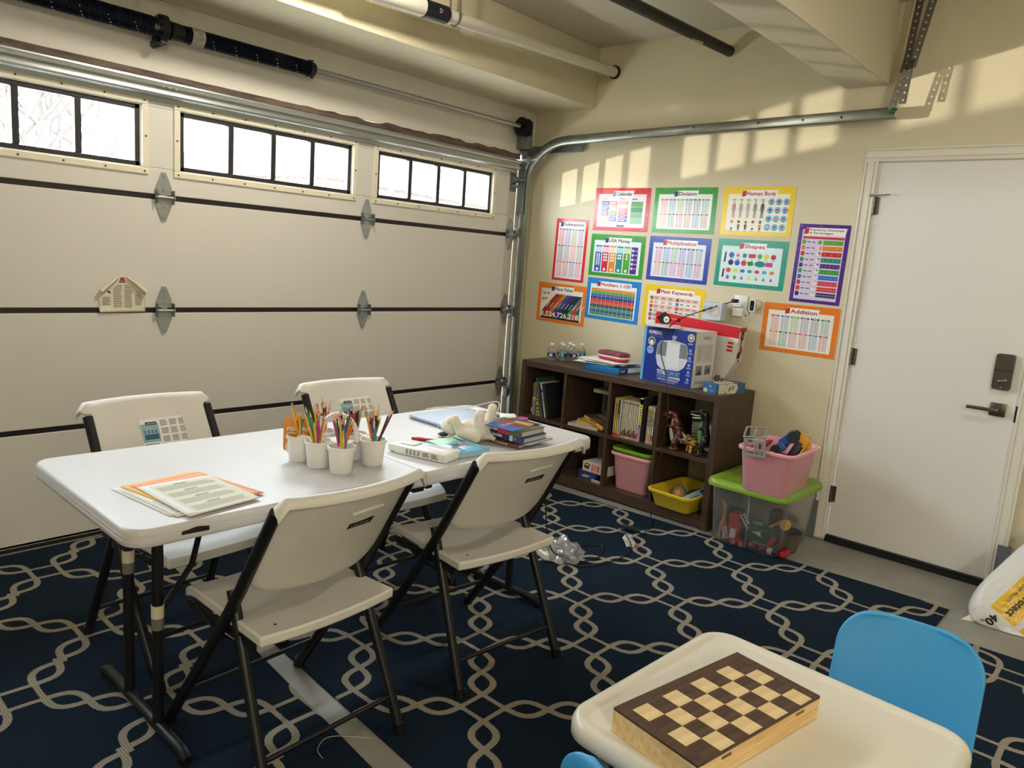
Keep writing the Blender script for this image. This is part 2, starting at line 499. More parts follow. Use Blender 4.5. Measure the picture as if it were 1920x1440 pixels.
for zi in (1, 2, 3):
    for hi, hx in enumerate(HX):
        z = zi * SEC
        h = obj('hinge', MB().prism([(hx - .012, z + .008), (hx + .012, z + .008), (hx + .038, z + .03), (hx + .036, z + .05), (hx + .010, z + .115), (hx - .010, z + .115), (hx - .036, z + .05), (hx - .038, z + .03)], -0.006, 0.0,
                                    T=Matrix(((1, 0, 0, 0), (0, 0, 1, -0.001), (0, 1, 0, 0), (0, 0, 0, 1)))), M_STEEL, gd, bevel=0.0012)
        obj('lower_leaf', MB().prism([(hx - .036, z - .004), (hx + .036, z - .004), (hx + .037, z - .035), (hx + .010, z - .108), (hx - .010, z - .108), (hx - .037, z - .035)], -0.006, 0.0,
                                     T=Matrix(((1, 0, 0, 0), (0, 0, 1, -0.003), (0, 1, 0, 0), (0, 0, 0, 1)))), M_STEEL, h, bevel=0.0012)
        obj('flange', MB().box(hx - .040, hx - .037, -0.036, -0.002, z - .03, z + .035).box(hx + .037, hx + .040, -0.036, -0.002, z - .03, z + .035), M_STEELD, h, bevel=0.002)
        obj('hinge_pin', MB().cyl((hx - .045, -0.024, z), (hx + .045, -0.024, z), 0.008), M_STEEL, h)
        bl = MB()
        for dz, dx in ((.035, 0), (.098, 0), (-.042, 0), (-.095, 0)): bl.cyl((hx + dx, -0.014, z + dz), (hx + dx, -0.004, z + dz), 0.007, n=6)
        for dz, dx in ((.03, -.022), (.03, .022), (.062, 0), (.078, 0), (-.06, 0)): bl.cyl((hx + dx, -0.0085, z + dz), (hx + dx, -0.006, z + dz), 0.0035, n=8)
        obj('bolt', bl, M_STEEL, h)
        if hi == 4: obj('roller', MB().cyl((hx + .03, -0.024, z), (hx + .085, -0.024, z), 0.006).cyl((hx + .085, -0.024, z), (hx + .100, -0.024, z), 0.022), M_STEELD, h)
# stiffening strut along the top of the door
prof = [(-.004, 2.03), (-.018, 2.03), (-.020, 2.046), (-.056, 2.052), (-.060, 2.060), (-.058, 2.072), (-.044, 2.076), (-.044, 2.086), (-.060, 2.090), (-.062, 2.104), (-.052, 2.110), (-.020, 2.114), (-.018, 2.124), (-.004, 2.124)]
TX = Matrix(((0, 0, 1, 0), (1, 0, 0, 0), (0, 1, 0, 0), (0, 0, 0, 1)))
st = obj('strut', MB().prism(prof, GX0, GX1 - .03, T=TX), M_STEEL, gd)
bl = MB()
for x in HX[1:4]:
    for dx in (-.03, 0, .03): bl.ball((x + dx, -.069, 2.088), (.008, .005, .005), u=8, v=6)
obj('bolt', bl, M_STEEL, st)
tb = obj('top_bracket', MB().box(GX1 - .07, GX1 - .005, -.03, -.001, 1.93, 1.945).box(GX1 - .07, GX1 - .005, -.006, -.001, 1.90, 2.03)
         .prism([(-.001, 1.95), (-.001, 2.02), (-.07, 1.985), (-.07, 1.975)], GX1 - .06, GX1 - .03, T=TX), M_STEELD, gd)
obj('roller', MB().cyl((GX1 - .05, -.06, 1.985), (GX1 + .06, -.06, 1.985), .006), M_STEEL, tb)
# torn dark weather strip above the door
mb = MB(); n = 90; rnd = random.Random(4)
xs = [GX0 + (GX1 - GX0) * i / n for i in range(n + 1)]
top = [2.153 + (rnd.uniform(-.004, .010) if x > -1.9 else rnd.uniform(0, .002)) + (.008 if x > -1.4 else 0) for x in xs]
for i in range(n):
    x0, x1 = xs[i], xs[i + 1]
    mb.add([(x0, -.02, 2.126), (x1, -.02, 2.126), (x1, -.02, top[i + 1]), (x0, -.02, top[i]), (x0, 0, 2.126), (x1, 0, 2.126), (x1, 0, top[i + 1]), (x0, 0, top[i])],
           [(0, 1, 2, 3), (3, 2, 6, 7), (1, 0, 4, 5)])
struct('trim_3', mb, mat('torn_brown_wood', '3a2b29', 0.7, color2='6d5a50', scale=40, stretch=(.15, 1, 1), bump=.5, bscale=80), 'torn dark brown wood strip along the top of the garage door')

# ------------------------------------------------------------------ torsion spring, shaft and drum
M_SPRING = mat('oiled_blue_spring', '141b2c', 0.35, 0.7)
SY, SZ = -0.095, 2.330
ts = thing('torsion_spring_shaft', 'dark torsion springs on a steel shaft above the garage door', 'door spring', (-2.6, SY, SZ))
def at(*p): return (p[0] + 2.6, p[1] - SY, p[2] - SZ)
obj('shaft', MB().cyl(at(-5.0, SY, SZ), at(-0.235, SY, SZ), 0.0135, n=16), M_STEEL, ts)
def coil(x0, x1, r, name):
    n = int((x1 - x0) / 0.0085); seg = 14; pts = []
    for i in range(n * seg + 1):
        a = 2 * math.pi * i / seg
        pts.append(at(x0 + (x1 - x0) * i / (n * seg), SY + math.cos(a) * r, SZ + math.sin(a) * r))
    return obj(name, MB().tube(pts, 0.0046, n=5), M_SPRING, ts)
coil(-3.9, -2.745, 0.0385, 'spring'); coil(-2.655, -1.945, 0.0335, 'spring')
M_DASH = mat('white_spring_paint', 'd7d5cf', 0.6)
for x0, x1, r in ((-3.6, -2.8, .0428), (-2.48, -1.98, .0378)):
    mk = MB(); x = x0; rr = random.Random(3)
    while x < x1:
        for j in range(5):
            a = 2.2 + j * .38 + rr.uniform(-.08, .08); xx = x + j * .008
            c = at(xx, SY + math.cos(a + 1.2) * r, SZ + math.sin(a + 1.2) * r)
            mk.ball(c, (.003, .0022, .0022), u=6, v=4)
        x += .11
    obj('paint_marks', mk, M_DASH, ts)['kind'] = 'stuff'
br = obj('centre_bracket', MB().cyl(at(-2.715, SY, SZ), at(-2.685, SY, SZ), .058, n=20).box(-.115, -.085, -.02, .09, -.07, -.045).box(-.107, -.093, .02, .09, -.075, .06), M_BLACK, ts, bevel=.003)
mb = MB()
for a in range(6): mb.cyl(at(-2.725, SY + math.cos(a) * .042, SZ + math.sin(a) * .042), at(-2.68, SY + math.cos(a) * .042, SZ + math.sin(a) * .042), .008, n=6)
obj('bolt', mb, M_BLACK, br)
obj('winding_cone', MB().cyl(at(-1.95, SY, SZ), at(-1.915, SY, SZ), .042, .034, n=20).cyl(at(-1.925, SY, SZ - .045), at(-1.925, SY, SZ + .045), .008), M_BLACK, ts)
obj('winding_cone', MB().cyl(at(-2.665, SY, SZ), at(-2.61, SY, SZ), .040, .037, n=20), M_BLACK, ts)
lb = obj('warning_label', MB().cyl(at(-2.575, SY, SZ), at(-2.515, SY, SZ), .0395, n=24, caps=False), mat('spring_label', 'b9b4a6', 0.6, color2='8d897d', scale=120), ts)
obj('cable_drum', MB().cyl(at(-.262, SY, SZ), at(-.252, SY, SZ), .062, n=28).cyl(at(-.252, SY, SZ), at(-.215, SY, SZ), .056, n=28).cyl(at(-.215, SY, SZ), at(-.205, SY, SZ), .060, n=28)
    .cyl(at(-.275, SY, SZ), at(-.262, SY, SZ), .022, n=16), mat('black_drum', '15181f', 0.45, 0.4), ts)
obj('bearing_plate', MB().box(*[v for p in ((-.195 + 2.6, -.190 + 2.6), (-.05, .09), (-.14, .04)) for v in p]).box(-.235 + 2.6, -.19 + 2.6, -.05, -.045, -.14, -.06), M_STEELD, ts, bevel=.002)
# opener rod near the top edge of the photo
tk = thing('opener_rod', 'thin steel rod with a black end under the soffit', 'rod', (-2.75, -0.30, 2.455))
obj('rod', MB().cyl((-.9, 0, 0), (0, 0, 0), .007), M_STEEL, tk); obj('end_cap', MB().bbox(-.01, .05, -.014, .014, -.012, .012, .004), M_BLACK, tk)
obj('tab', MB().box(-.16, -.14, -.001, .001, -.04, 0), M_STEEL, tk)

# ------------------------------------------------------------------ door track on the right
tr = thing('door_track', 'curved galvanised door track from garage corner towards the white door', 'door track', (-.12, -.045, 0))
path = [(-.05, 0.0), (-.05, 1.93)]
R = .36; cz = 1.93
for i in range(1, 13):
    a = math.pi / 2 * i / 12
    path.append((-.05 - R * (1 - math.cos(a)), cz + R * math.sin(a) * .88))
path += [(-.60, cz + R * .88 + .004), (-2.455, 2.288)]
def sweep(path, sect, k=0):
    vs = []; ns = len(sect)
    for i, (y, z) in enumerate(path):
        a = Vector(path[max(i - 1, 0)]); b = Vector(path[min(i + 1, len(path) - 1)]); t = (b - a).normalized(); nn = Vector((-t.y, t.x))
        for s, o_ in sect: vs.append((s + .12 - .12, y + nn.x * o_ + .045, z + nn.y * o_))
    fs = [(i * ns + j, (i + 1) * ns + j, (i + 1) * ns + j + 1, i * ns + j + 1) for i in range(len(path) - 1) for j in range(ns - 1)]
    return MB().add(vs, fs, k, True)
sect = [(.020, -.016), (.020, -.024), (.006, -.027), (-.014, -.027), (-.018, -.02), (-.018, .02), (-.014, .027), (.006, .027), (.020, .024), (.020, .016)]
obj('rail', sweep(path, sect), mat('bright_galvanised', '9ba19f', 0.34, 0.95, var=.15, scale=14), tr, solid=.002, smooth_angle=35)
for z in (.45, 1.05, 1.62): obj('wall_bracket', MB().box(-.03, .012, .0, .042, z - .03, z + .03), M_STEELD, tr, bevel=.002)
obj('flag_bracket', MB().box(-.036, -.033, -.03, .035, 1.75, 2.30).box(-.036, .10, .030, .033, 2.16, 2.23).box(.098, .101, -.42, .033, 2.185, 2.235), M_STEELD, tr, bevel=.001)
for y in (-.9, -1.35, -1.75, -2.0, -2.2): obj('bolt', MB().cyl((-.017, y + .045, 2.268 + (-.6 - y) * .008), (-.021, y + .045, 2.268 + (-.6 - y) * .008), .006, n=10), M_BLACK, tr)
obj('end_fastener', MB().cyl((-.02, -2.39, 2.292), (-.032, -2.39, 2.292), .010, n=6).ball((-.022, -2.40, 2.294), (.008, .014, .016)), mat('green_bolt', '1c5a2c', 0.4, 0.5), tr)

# perforated hanger straps: real punched angle steel
def perforated(p0, p1, wv, width, name, parent, holes=True, t=.0025):
    p0 = Vector(p0); p1 = Vector(p1); d = p1 - p0; L = d.length; d.normalize(); wv = Vector(wv); wv = (wv - d * wv.dot(d)).normalized()
    nn = d.cross(wv); mb = MB(); pitch = .030; n = max(1, int(L / pitch)); pitch = L / n; r = .006; K = 8
    def P(a, b, c): return p0 + d * a + wv * b + nn * c
    for i in range(n):
        c = (i + .5) * pitch
        out = [(-pitch / 2, -width / 2), (0, -width / 2), (pitch / 2, -width / 2), (pitch / 2, 0), (pitch / 2, width / 2), (0, width / 2), (-pitch / 2, width / 2), (-pitch / 2, 0)]
        ring = [(math.cos(math.radians(225 + 45 * j)) * r, math.sin(math.radians(225 + 45 * j)) * r) for j in range(8)]
        for s in (t / 2, -t / 2):
            mb.add([P(c + a, b, s) for a, b in out] + [P(c + a, b, s) for a, b in ring], [(j, (j + 1) % 8, 8 + (j + 1) % 8, 8 + j) for j in range(8)])
        mb.add([P(c + a, b, t / 2) for a, b in ring] + [P(c + a, b, -t / 2) for a, b in ring], [(j, (j + 1) % 8, 8 + (j + 1) % 8, 8 + j) for j in range(8)])
    for b in (-width / 2, width / 2):
        mb.add([P(0, b, t / 2), P(L, b, t / 2), P(L, b, -t / 2), P(0, b, -t / 2)], [(0, 1, 2, 3)])
    return obj(name, mb, M_STRAP, parent)
M_STRAP = mat('dark_punched_steel', '6a655e', 0.5, 0.8, var=.4, scale=60)
hg = thing('track_hanger', 'punched steel angle straps holding the end of the door track', 'hanger', (-.15, -2.46, 2.30))
def L_(*p): return (p[0] + .15, p[1] + 2.46, p[2] - 2.30)
perforated(L_(-.140, -2.435, 2.275), L_(-.145, -2.480, 2.530), (0, 1, 0), .036, 'lower_strap', hg)
perforated(L_(-.150, -2.487, 2.325), L_(-.155, -2.500, 2.530), (0, 1, 0), .034, 'lower_flange', hg)
perforated(L_(-.150, -2.478, 2.500), L_(-.145, -2.500, 2.85), (0, 1, 0), .034, 'upper_strap', hg)
perforated(L_(-.130, -2.500, 2.500), L_(-.090, -2.545, 2.85), (.6, -1, 0), .036, 'upper_flange', hg)

# ------------------------------------------------------------------ pipes under the ceiling
M_PVC = mat('white_pvc', 'd9d4c4', 0.4); M_BLKPIPE = mat('black_pipe', '1b1c1b', 0.5, var=.35, scale=25)
pp = thing('white_pipe', 'white plastic pipe with black coupling running to the poster wall', 'pipe', (-1.5, -.655, 2.6255), axes=((1, 0, .0387), (0, 1, 0)))
obj('pipe', MB().cyl((-3.2, 0, 0), (1.5, 0, 0), .033, n=24), M_PVC, pp)
cp = obj('coupling', MB().cyl((-.17, 0, 0), (-.02, 0, 0), .042, n=24).cyl((-.18, 0, 0), (-.165, 0, 0), .046, n=24), mat('black_coupling', '12141a', 0.5), pp)
pr_ = Print(.08, .03); pr_.text('D', 0, 0, .02, 'd8d8d8'); pr_.build(cp, 'mark', M=face((-.10, -.0435, -.012), (1, 0, 0), (0, 0, 1)))
obj('pipe_end', MB().cyl((-.60, 0, 0), (-.18, 0, 0), .044, n=24), M_PVC, pp)
obj('pipe_hanger', MB().tube([(.045, -.036, .22), (.045, -.037, 0), (.045, -.026, -.028), (.045, 0, -.038), (.045, .026, -.028), (.045, .037, 0), (.045, .036, .22)], .0055, n=8), mat('grey_strap', '6d6a61', .5, .5), pp)
obj('wall_collar', MB().cyl((1.482, 0, 0), (1.498, 0, 0), .042, n=24), M_RUBBER, pp)
pp = thing('black_pipe', 'black pipe hanging between the soffit and the beam', 'pipe', (-1.5, -1.455, 2.677), axes=((1, 0, .03), (0, 1, 0)))
obj('pipe', MB().cyl((-3, 0, 0), (1.5, 0, 0), .030, n=24), M_BLKPIPE, pp)
obj('torn_label', MB().add([(1.02, -.012, -.032), (1.14, -.02, -.028), (1.13, -.026, -.05), (1.09, -.02, -.052)], [(0, 1, 2, 3)]), mat('torn_paper_label', 'c9c5b6', .8), pp, solid=.001)

# ------------------------------------------------------------------ white door
d2 = thing('door_2', 'flat white door with grey keypad lock and lever handle', 'door', (0.0, -2.3875, 0.038), axes=WALL); d2['kind'] = 'structure'; del d2['category']
DW, DH = .7715, 2.03
obj('slab', MB().box(0, DW, 0, DH, -.045, -.004), M_DOOR, d2, bevel=.003)
M_NICK = mat('dark_satin_nickel', '6b675f', 0.35, 0.9)
lk = obj('lock', MB().prism(rrect(.078, .172, .012, 4, .70, 1.036), -.004, .024), M_NICK, d2, bevel=.004)
obj('seam', MB().box(.661, .739, 1.042, 1.045, .0238, .0246), M_BLACK, lk)
obj('thumb_turn', MB().bbox(.684, .722, .988, 1.000, .022, .045, .003, T=Matrix.Translation((.703, .994, 0)) @ Matrix.Rotation(.25, 4, 'Z') @ Matrix.Translation((-.703, -.994, 0))), mat('satin_nickel', 'a8a396', .3, .9), lk)
obj('screw', MB().cyl((.70, .962, .024), (.70, .962, .026), .004, n=10), M_STEEL, lk)
lv = obj('lever', MB().cyl((.700, .850, .008), (.700, .850, .05), .011).bbox(.575, .712, .841, .858, .042, .054, .004), M_NICK, d2)
obj('rose', MB().bbox(.668, .736, .818, .882, -.004, .010, .003), M_NICK, lv)
for z in (1.81, 1.011, .235):
    h = obj('hinge', MB().cyl((-.006, z - .045, .006), (-.006, z + .045, .006), .007, n=12).box(-.02, .018, z - .045, z + .045, -.006, -.001), mat('brushed_hinge', '77736a', .4, .9), d2)
    kn = MB()
    for j in (-.045, -.015, .015, .045): kn.cyl((-.006, z + j - .0012, .006), (-.006, z + j + .0012, .006), .0078, n=12)
    obj('knuckle', kn, M_BLACK, h)
obj('door_stop', MB().cyl((-.03, 1.862, .012), (.07, 1.866, .02), .0035, n=8).cyl((-.032, 1.862, .008), (-.02, 1.862, .016), .008, n=10), M_STEEL, d2)
obj('strike', MB().box(DW + .002, DW + .012, .80, .88, -.004, .001), M_BLACK, d2)
# jamb, threshold and casing
struct('trim_4', MB().box(0.004, .16, -2.385, -2.372, 0, 2.08).box(.004, .16, -3.172, -3.161, 0, 2.08).box(.004, .16, -3.172, -2.372, 2.069, 2.08), M_TRIM, 'white jamb around the white door')
struct('threshold', MB().box(-.02, .16, -3.161, -2.385, 0, .022).box(-.008, .05, -3.161, -2.385, .022, .036), M_RUBBER, 'black threshold strip under the white door', bevel=.003)
def casing(x0, x1, y0, y1, inner):
    """moulded casing board; inner = side with the thin edge ('l','r','b')"""
    mb = MB()
    if inner in 'lr':
        s = 1 if inner == 'l' else -1; a = x0 if inner == 'l' else x1
        for u0, u1, h in ((0, .012, .011), (.012, .019, .008), (.019, .050, .013), (.050, .056, .011), (.056, .066, .018)):
            mb.box(min(a + s * u0, a + s * u1), max(a + s * u0, a + s * u1), y0, y1, 0, h)
    else:
        for u0, u1, h in ((0, .012, .011), (.012, .019, .008), (.019, .050, .013), (.050, .056, .011), (.056, .066, .018)):
            mb.box(x0, x1, y0 + u0, y0 + u1, 0, h)
    return mb
cs = thing('trim_5', 'white moulded casing around the white door', 'casing', (-.0005, -2.375, 0), axes=WALL); cs['kind'] = 'structure'; del cs['category']
obj('board', casing(-.066, 0, .01, 2.072, 'r'), M_TRIM, cs, bevel=.002)
obj('board', casing(.795, .861, .01, 2.072, 'l'), M_TRIM, cs, bevel=.002)
obj('board', casing(-.066, .861, 2.072, 2.138, 'b'), M_TRIM, cs, bevel=.002)
obj('corner_guard', MB().box(-.088, -.05, .005, .22, 0.0, .020).box(.82, .875, .005, .235, 0.0, .0195), mat('grey_metal_base', '7d8286', .5, .3), cs)

# ------------------------------------------------------------------ rugs
def rug_mat(name, ang, p0, q0, S=.424, Sq=None):
    """navy flat-weave with an interlaced chain trellis woven in beige; pattern laid out on the rug"""
    Sq = Sq or S
    m = D.materials.new(name); m.use_nodes = True
    nt = m.node_tree; n = nt.nodes; l = nt.links; b = n['Principled BSDF']
    def math_(op, a, c=None, d=None):
        x = n.new('ShaderNodeMath'); x.operation = op
        for i, v in enumerate((a, c, d)):
            if v is None: continue
            if isinstance(v, (int, float)): x.inputs[i].default_value = v
            else: l.new(v, x.inputs[i])
        return x.outputs[0]
    tc = n.new('ShaderNodeTexCoord')
    wob = n.new('ShaderNodeTexNoise'); wob.inputs['Scale'].default_value = 260; l.new(tc.outputs['Object'], wob.inputs['Vector'])
    sp = n.new('ShaderNodeSeparateXYZ'); l.new(tc.outputs['Object'], sp.inputs[0])
    ca, sa = math.cos(ang), math.sin(ang)
    jig = math_('MULTIPLY', math_('SUBTRACT', wob.outputs['Fac'], .5), .006)
    p = math_('ADD', math_('ADD', math_('MULTIPLY', sp.outputs['X'], ca), math_('MULTIPLY', sp.outputs['Y'], sa)), jig)
    q = math_('ADD', math_('ADD', math_('MULTIPLY', sp.outputs['X'], -sa), math_('MULTIPLY', sp.outputs['Y'], ca)), jig)
    def cell(v, o, s): return math_('ABSOLUTE', math_('SUBTRACT', math_('FLOORED_MODULO', math_('ADD', math_('SUBTRACT', v, o), s / 2), s), s / 2))
    u = cell(p, p0, S); v = cell(q, q0, Sq)
    c0, A, th = .072, .038, .0115
    per = (S - 2 * c0) / 2
    def strand(t, s):
        arg = math_('MULTIPLY', math_('SUBTRACT', t, c0), math.pi / per)
        sn = math_('ABSOLUTE', math_('SINE', arg))
        d = math_('ABSOLUTE', math_('SUBTRACT', s, math_('MULTIPLY', sn, A)))
        slope = math_('MULTIPLY', math_('COSINE', arg), A * math.pi / per)
        d = math_('DIVIDE', d, math_('SQRT', math_('ADD', math_('MULTIPLY', slope, slope), 1)))
        return math_('MULTIPLY', math_('LESS_THAN', d, th), math_('GREATER_THAN', t, c0 - .004))
    dia = math_('LESS_THAN', math_('ABSOLUTE', math_('SUBTRACT', math_('ADD', u, v), c0)), .0125)
    msk = math_('MAXIMUM', math_('MAXIMUM', strand(u, v), strand(v, u)), dia)
    # woven ribs
    wv = n.new('ShaderNodeTexWave'); wv.bands_direction = 'X'; wv.inputs['Scale'].default_value = 42; wv.inputs['Distortion'].default_value = 1.5; wv.inputs['Detail'].default_value = 1
    l.new(tc.outputs['Object'], wv.inputs['Vector'])
    wv2 = n.new('ShaderNodeTexWave'); wv2.bands_direction = 'Y'; wv2.inputs['Scale'].default_value = 60; wv2.inputs['Distortion'].default_value = 1
    l.new(tc.outputs['Object'], wv2.inputs['Vector'])
    weave = math_('MULTIPLY', math_('ADD', wv.outputs['Fac'], wv2.outputs['Fac']), .5)
    big = n.new('ShaderNodeTexNoise'); big.inputs['Scale'].default_value = 3.0; big.inputs['Detail'].default_value = 4; l.new(tc.outputs['Object'], big.inputs['Vector'])
    r1 = n.new('ShaderNodeValToRGB'); r1.color_ramp.elements[0].color = (*lin('0a141f'), 1); r1.color_ramp.elements[1].color = (*lin('162a3d'), 1)
    l.new(math_('ADD', math_('MULTIPLY', weave, .6), math_('MULTIPLY', big.outputs['Fac'], .4)), r1.inputs['Fac'])
    r2 = n.new('ShaderNodeValToRGB'); r2.color_ramp.elements[0].color = (*lin('6f6a5e'), 1); r2.color_ramp.elements[1].color = (*lin('b3ab9b'), 1)
    l.new(weave, r2.inputs['Fac'])
    mx = n.new('ShaderNodeMix'); mx.data_type = 'RGBA'
    l.new(msk, mx.inputs['Factor']); l.new(r1.outputs['Color'], mx.inputs['A']); l.new(r2.outputs['Color'], mx.inputs['B'])
    l.new(mx.outputs['Result'], b.inputs['Base Color'])
    b.inputs['Roughness'].default_value = .95; b.inputs['Specular IOR Level'].default_value = .15
    bp = n.new('ShaderNodeBump'); bp.inputs['Strength'].default_value = .5; bp.inputs['Distance'].default_value = .002
    l.new(math_('ADD', weave, math_('MULTIPLY', msk, .5)), bp.inputs['Height']); l.new(bp.outputs['Normal'], b.inputs['Normal'])
    return m


def rug(name, corners, m, label, group=None):
    mb = MB(); N = 24; vs = []; h = .007
    a, b, c, d = [Vector((*p, 0)) for p in corners]
    for i in range(N + 1):
        for j in range(N + 1):
            s, t = i / N, j / N
            p = (a * (1 - s) + b * s) * (1 - t) + (d * (1 - s) + c * s) * t
            vs.append((p.x, p.y, h + .0015 * math.sin(p.x * 9 + p.y * 4) * math.sin(p.y * 7)))
    fs = [(i * (N + 1) + j, (i + 1) * (N + 1) + j, (i + 1) * (N + 1) + j + 1, i * (N + 1) + j + 1) for i in range(N) for j in range(N)]
    mb.add(vs, fs, 0, True)
    rim = [i * (N + 1) for i in range(N + 1)] + [N * (N + 1) + j for j in range(1, N + 1)] + [i * (N + 1) + N for i in range(N - 1, -1, -1)] + [j for j in range(N - 1, 0, -1)]
    k = len(rim)
    mb.add([vs[i] for i in rim] + [(vs[i][0], vs[i][1], 0.0005) for i in rim], [(i, k + i, k + (i + 1) % k, (i + 1) % k) for i in range(k)])
    o = obj(name, mb, m)
    return tag(o, label, 'rug', group)


# lattice angle: pattern axes run at 45 degrees to the rug edges
A45 = -math.pi / 4
rug('trellis_rug', [(-2.775, -.05), (-.60, -.05), (-.453, -3.108), (-3.03, -3.10)], rug_mat('rug_weave_right', A45, .140 + .0, -2.985),
    'navy rug with beige chain trellis between the bookshelf and floor gap')
rug('trellis_rug', [(-5.4, -.045), (-2.815, -.045), (-3.20, -3.60), (-5.6, -3.60)], rug_mat('rug_weave_left', A45 - .02, -1.635, -3.03, .415, .44),
    'navy rug with beige chain trellis along the left below the garage door')
rug('trellis_rug', [(-3.1, -3.125), (-.775, -3.125), (-.70, -5.6), (-3.1, -5.6)], rug_mat('rug_weave_near', A45, .05, -3.10),
    'navy rug with beige chain trellis under the small table and blue chair')
# ================================================================== furniture
M_PLAST = mat('almond_plastic', 'd5d2ca', 0.42, bump=.06, bscale=300)
M_TABLE = mat('white_table_plastic', 'c9c8c7', 0.40, bump=.10, bscale=220, var=.03, scale=9)
M_PAPER = mat('white_paper', 'e9e8e4', .7)
M_TAPE = mat('yellowed_tape', 'cfc7a8', .5); M_TAPE2 = mat('clear_tape', '6d6b62', .3)


def folding_chair():
    t = thing('folding_chair', '', 'chair', (0, 0, 0))
    ty = lambda z: .255 - .67 * z if z < .47 else -.06 - .585 * (z - .47)
    for s in (-1, 1):
        obj('leg', MB().tube([(s * .228, .262, .012), (s * .225, .10, .235), (s * .222, -.055, .465), (s * .218, -.10, .54), (s * .216, ty(.77), .77), (s * .216, ty(.792), .792)], .0165, n=12).cyl((s * .228, .268, 0), (s * .228, .260, .03), .019, n=12), M_BLACK, t)
        obj('leg', MB().tube([(s * .203, -.035, .515), (s * .205, -.06, .46), (s * .225, -.252, .012)], .0155, n=12).cyl((s * .226, -.255, 0), (s * .225, -.250, .03), .018, n=12), M_BLACK, t)
        obj('folding_link', MB().tube([(s * .212, .14, .418), (s * .214, .02, .378), (s * .214, -.07, .380), (s * .213, -.095, .42)], .006, n=8).box(s * .21 - .004, s * .21 + .004, -.16, .18, .392, .416), M_BLACK, t)
    obj('crossbar', MB().cyl((-.222, -.212, .105), (.222, -.212, .105), .0075, n=10), M_BLACK, t)
    obj('crossbar', MB().cyl((-.224, .175, .135), (.224, .175, .135), .0075, n=10), M_BLACK, t)
    # seat: dished slab with a rolled front edge
    NX, NY = 14, 16; vs = []; W0 = .212
    def P(i, j, top):
        s = -1 + 2 * i / NX; u = j / NY; y = -.200 + .445 * u
        w = W0 * (1.04 - .10 * u); w *= (1 - .06 * max(0, (u - .85) / .15) ** 2)
        z = .445 - .014 * (1 - s * s) * (1 - (2 * u - 1) ** 2) - .030 * max(0, (u - .80) / .2) ** 2 + .004 * s * s
        y += -.012 * (1 - s * s) * (1 - u)
        return (s * w, y, z if top else z - .030)
    for top in (1, 0):
        for i in range(NX + 1):
            for j in range(NY + 1): vs.append(P(i, j, top))
    K = (NX + 1) * (NY + 1); g_ = lambda i, j, t_: (0 if t_ else K) + i * (NY + 1) + j
    fs = []
    for i in range(NX):
        for j in range(NY):
            fs.append((g_(i, j, 1), g_(i + 1, j, 1), g_(i + 1, j + 1, 1), g_(i, j + 1, 1))); fs.append((g_(i, j, 0), g_(i, j + 1, 0), g_(i + 1, j + 1, 0), g_(i + 1, j, 0)))
    for i in range(NX):
        fs.append((g_(i, 0, 0), g_(i + 1, 0, 0), g_(i + 1, 0, 1), g_(i, 0, 1))); fs.append((g_(i, NY, 1), g_(i + 1, NY, 1), g_(i + 1, NY, 0), g_(i, NY, 0)))
    for j in range(NY):
        fs.append((g_(0, j, 0), g_(0, j, 1), g_(0, j + 1, 1), g_(0, j + 1, 0))); fs.append((g_(NX, j, 1), g_(NX, j, 0), g_(NX, j + 1, 0), g_(NX, j + 1, 1)))
    st = obj('seat', MB().add(vs, fs, 0, True), M_PLAST, t, bevel=.006, smooth_angle=50)
    obj('seat_hole', MB().cyl((-.15, -.155, .4415), (-.15, -.155, .4445), .0045, n=10), M_RUBBER, st)
    # backrest shell, bowed away from the sitter, with a rolled top rim
    NS = 20; rows = []
    zs = [.532, .555, .60, .66, .72, .775, .800]
    for z in zs:
        r_ = []
        for i in range(NS + 1):
            s = -1 + 2 * i / NS; t01 = (z - .545) / .27
            w = .206 - .010 * (1 - min(1, max(0, z - .532) / .05)) ** 2
            zz = z + (.026 * abs(s) ** 12 if z < .55 else (.012 * abs(s) ** 12 if z < .57 else 0)) - (.014 * (1 - s * s) if z < .58 else 0)
            r_.append((s * w, ty(zz) - .006 - .050 * (1 - s * s) + .006, zz))
        rows.append(r_)
    for dy, dz, dw in ((-.004, .018, .012), (-.012, .029, .022), (-.024, .031, .026), (-.034, .024, .027), (-.036, .010, .026)):
        r_ = []
        for i in range(NS + 1):
            s = -1 + 2 * i / NS
            drop = .034 * max(0, (abs(s) - .90) / .10) ** 2 * (1 if dy < -.02 else .6)
            r_.append((s * (.212 + dw), ty(.80) - .050 * (1 - s * s) + dy, .800 + dz - drop))
        rows.append(r_)
    vs = [p for r_ in rows for p in r_]; n = NS + 1
    fs = [(a * n + i, a * n + i + 1, (a + 1) * n + i + 1, (a + 1) * n + i) for a in range(len(rows) - 1) for i in range(NS)]
    bk = obj('backrest', MB().add(vs, fs, 0, True), M_PLAST, t, solid=.011, smooth_angle=60)
    bv = bk.modifiers.new('bevel', 'BEVEL'); bv.width = .004; bv.segments = 2; bv.limit_method = 'ANGLE'; bv.angle_limit = math.radians(60)
    # moulded rib and name plate on the back
    def back(s, z, out=.0065): return Vector((s * .205, ty(z) - .050 * (1 - s * s) - out, z))
    rib = MB(); pts = [back(-.05 + .55 * i / 8, .752 - .004 * (i - 4) ** 2 / 16, .0075) for i in range(9)]
    rib.tube(pts, .005, n=8)
    obj('rib', rib, M_PLAST, bk)
    xa = (back(.32, .735) - back(.02, .735)).normalized(); ya = (back(.15, .75) - back(.15, .72)).normalized()
    o_ = back(-.02, .700, .0062)
    pl = MB().prism([(0, 0), (.082, 0), (.086, .021), (.002, .018)], 0, .002)
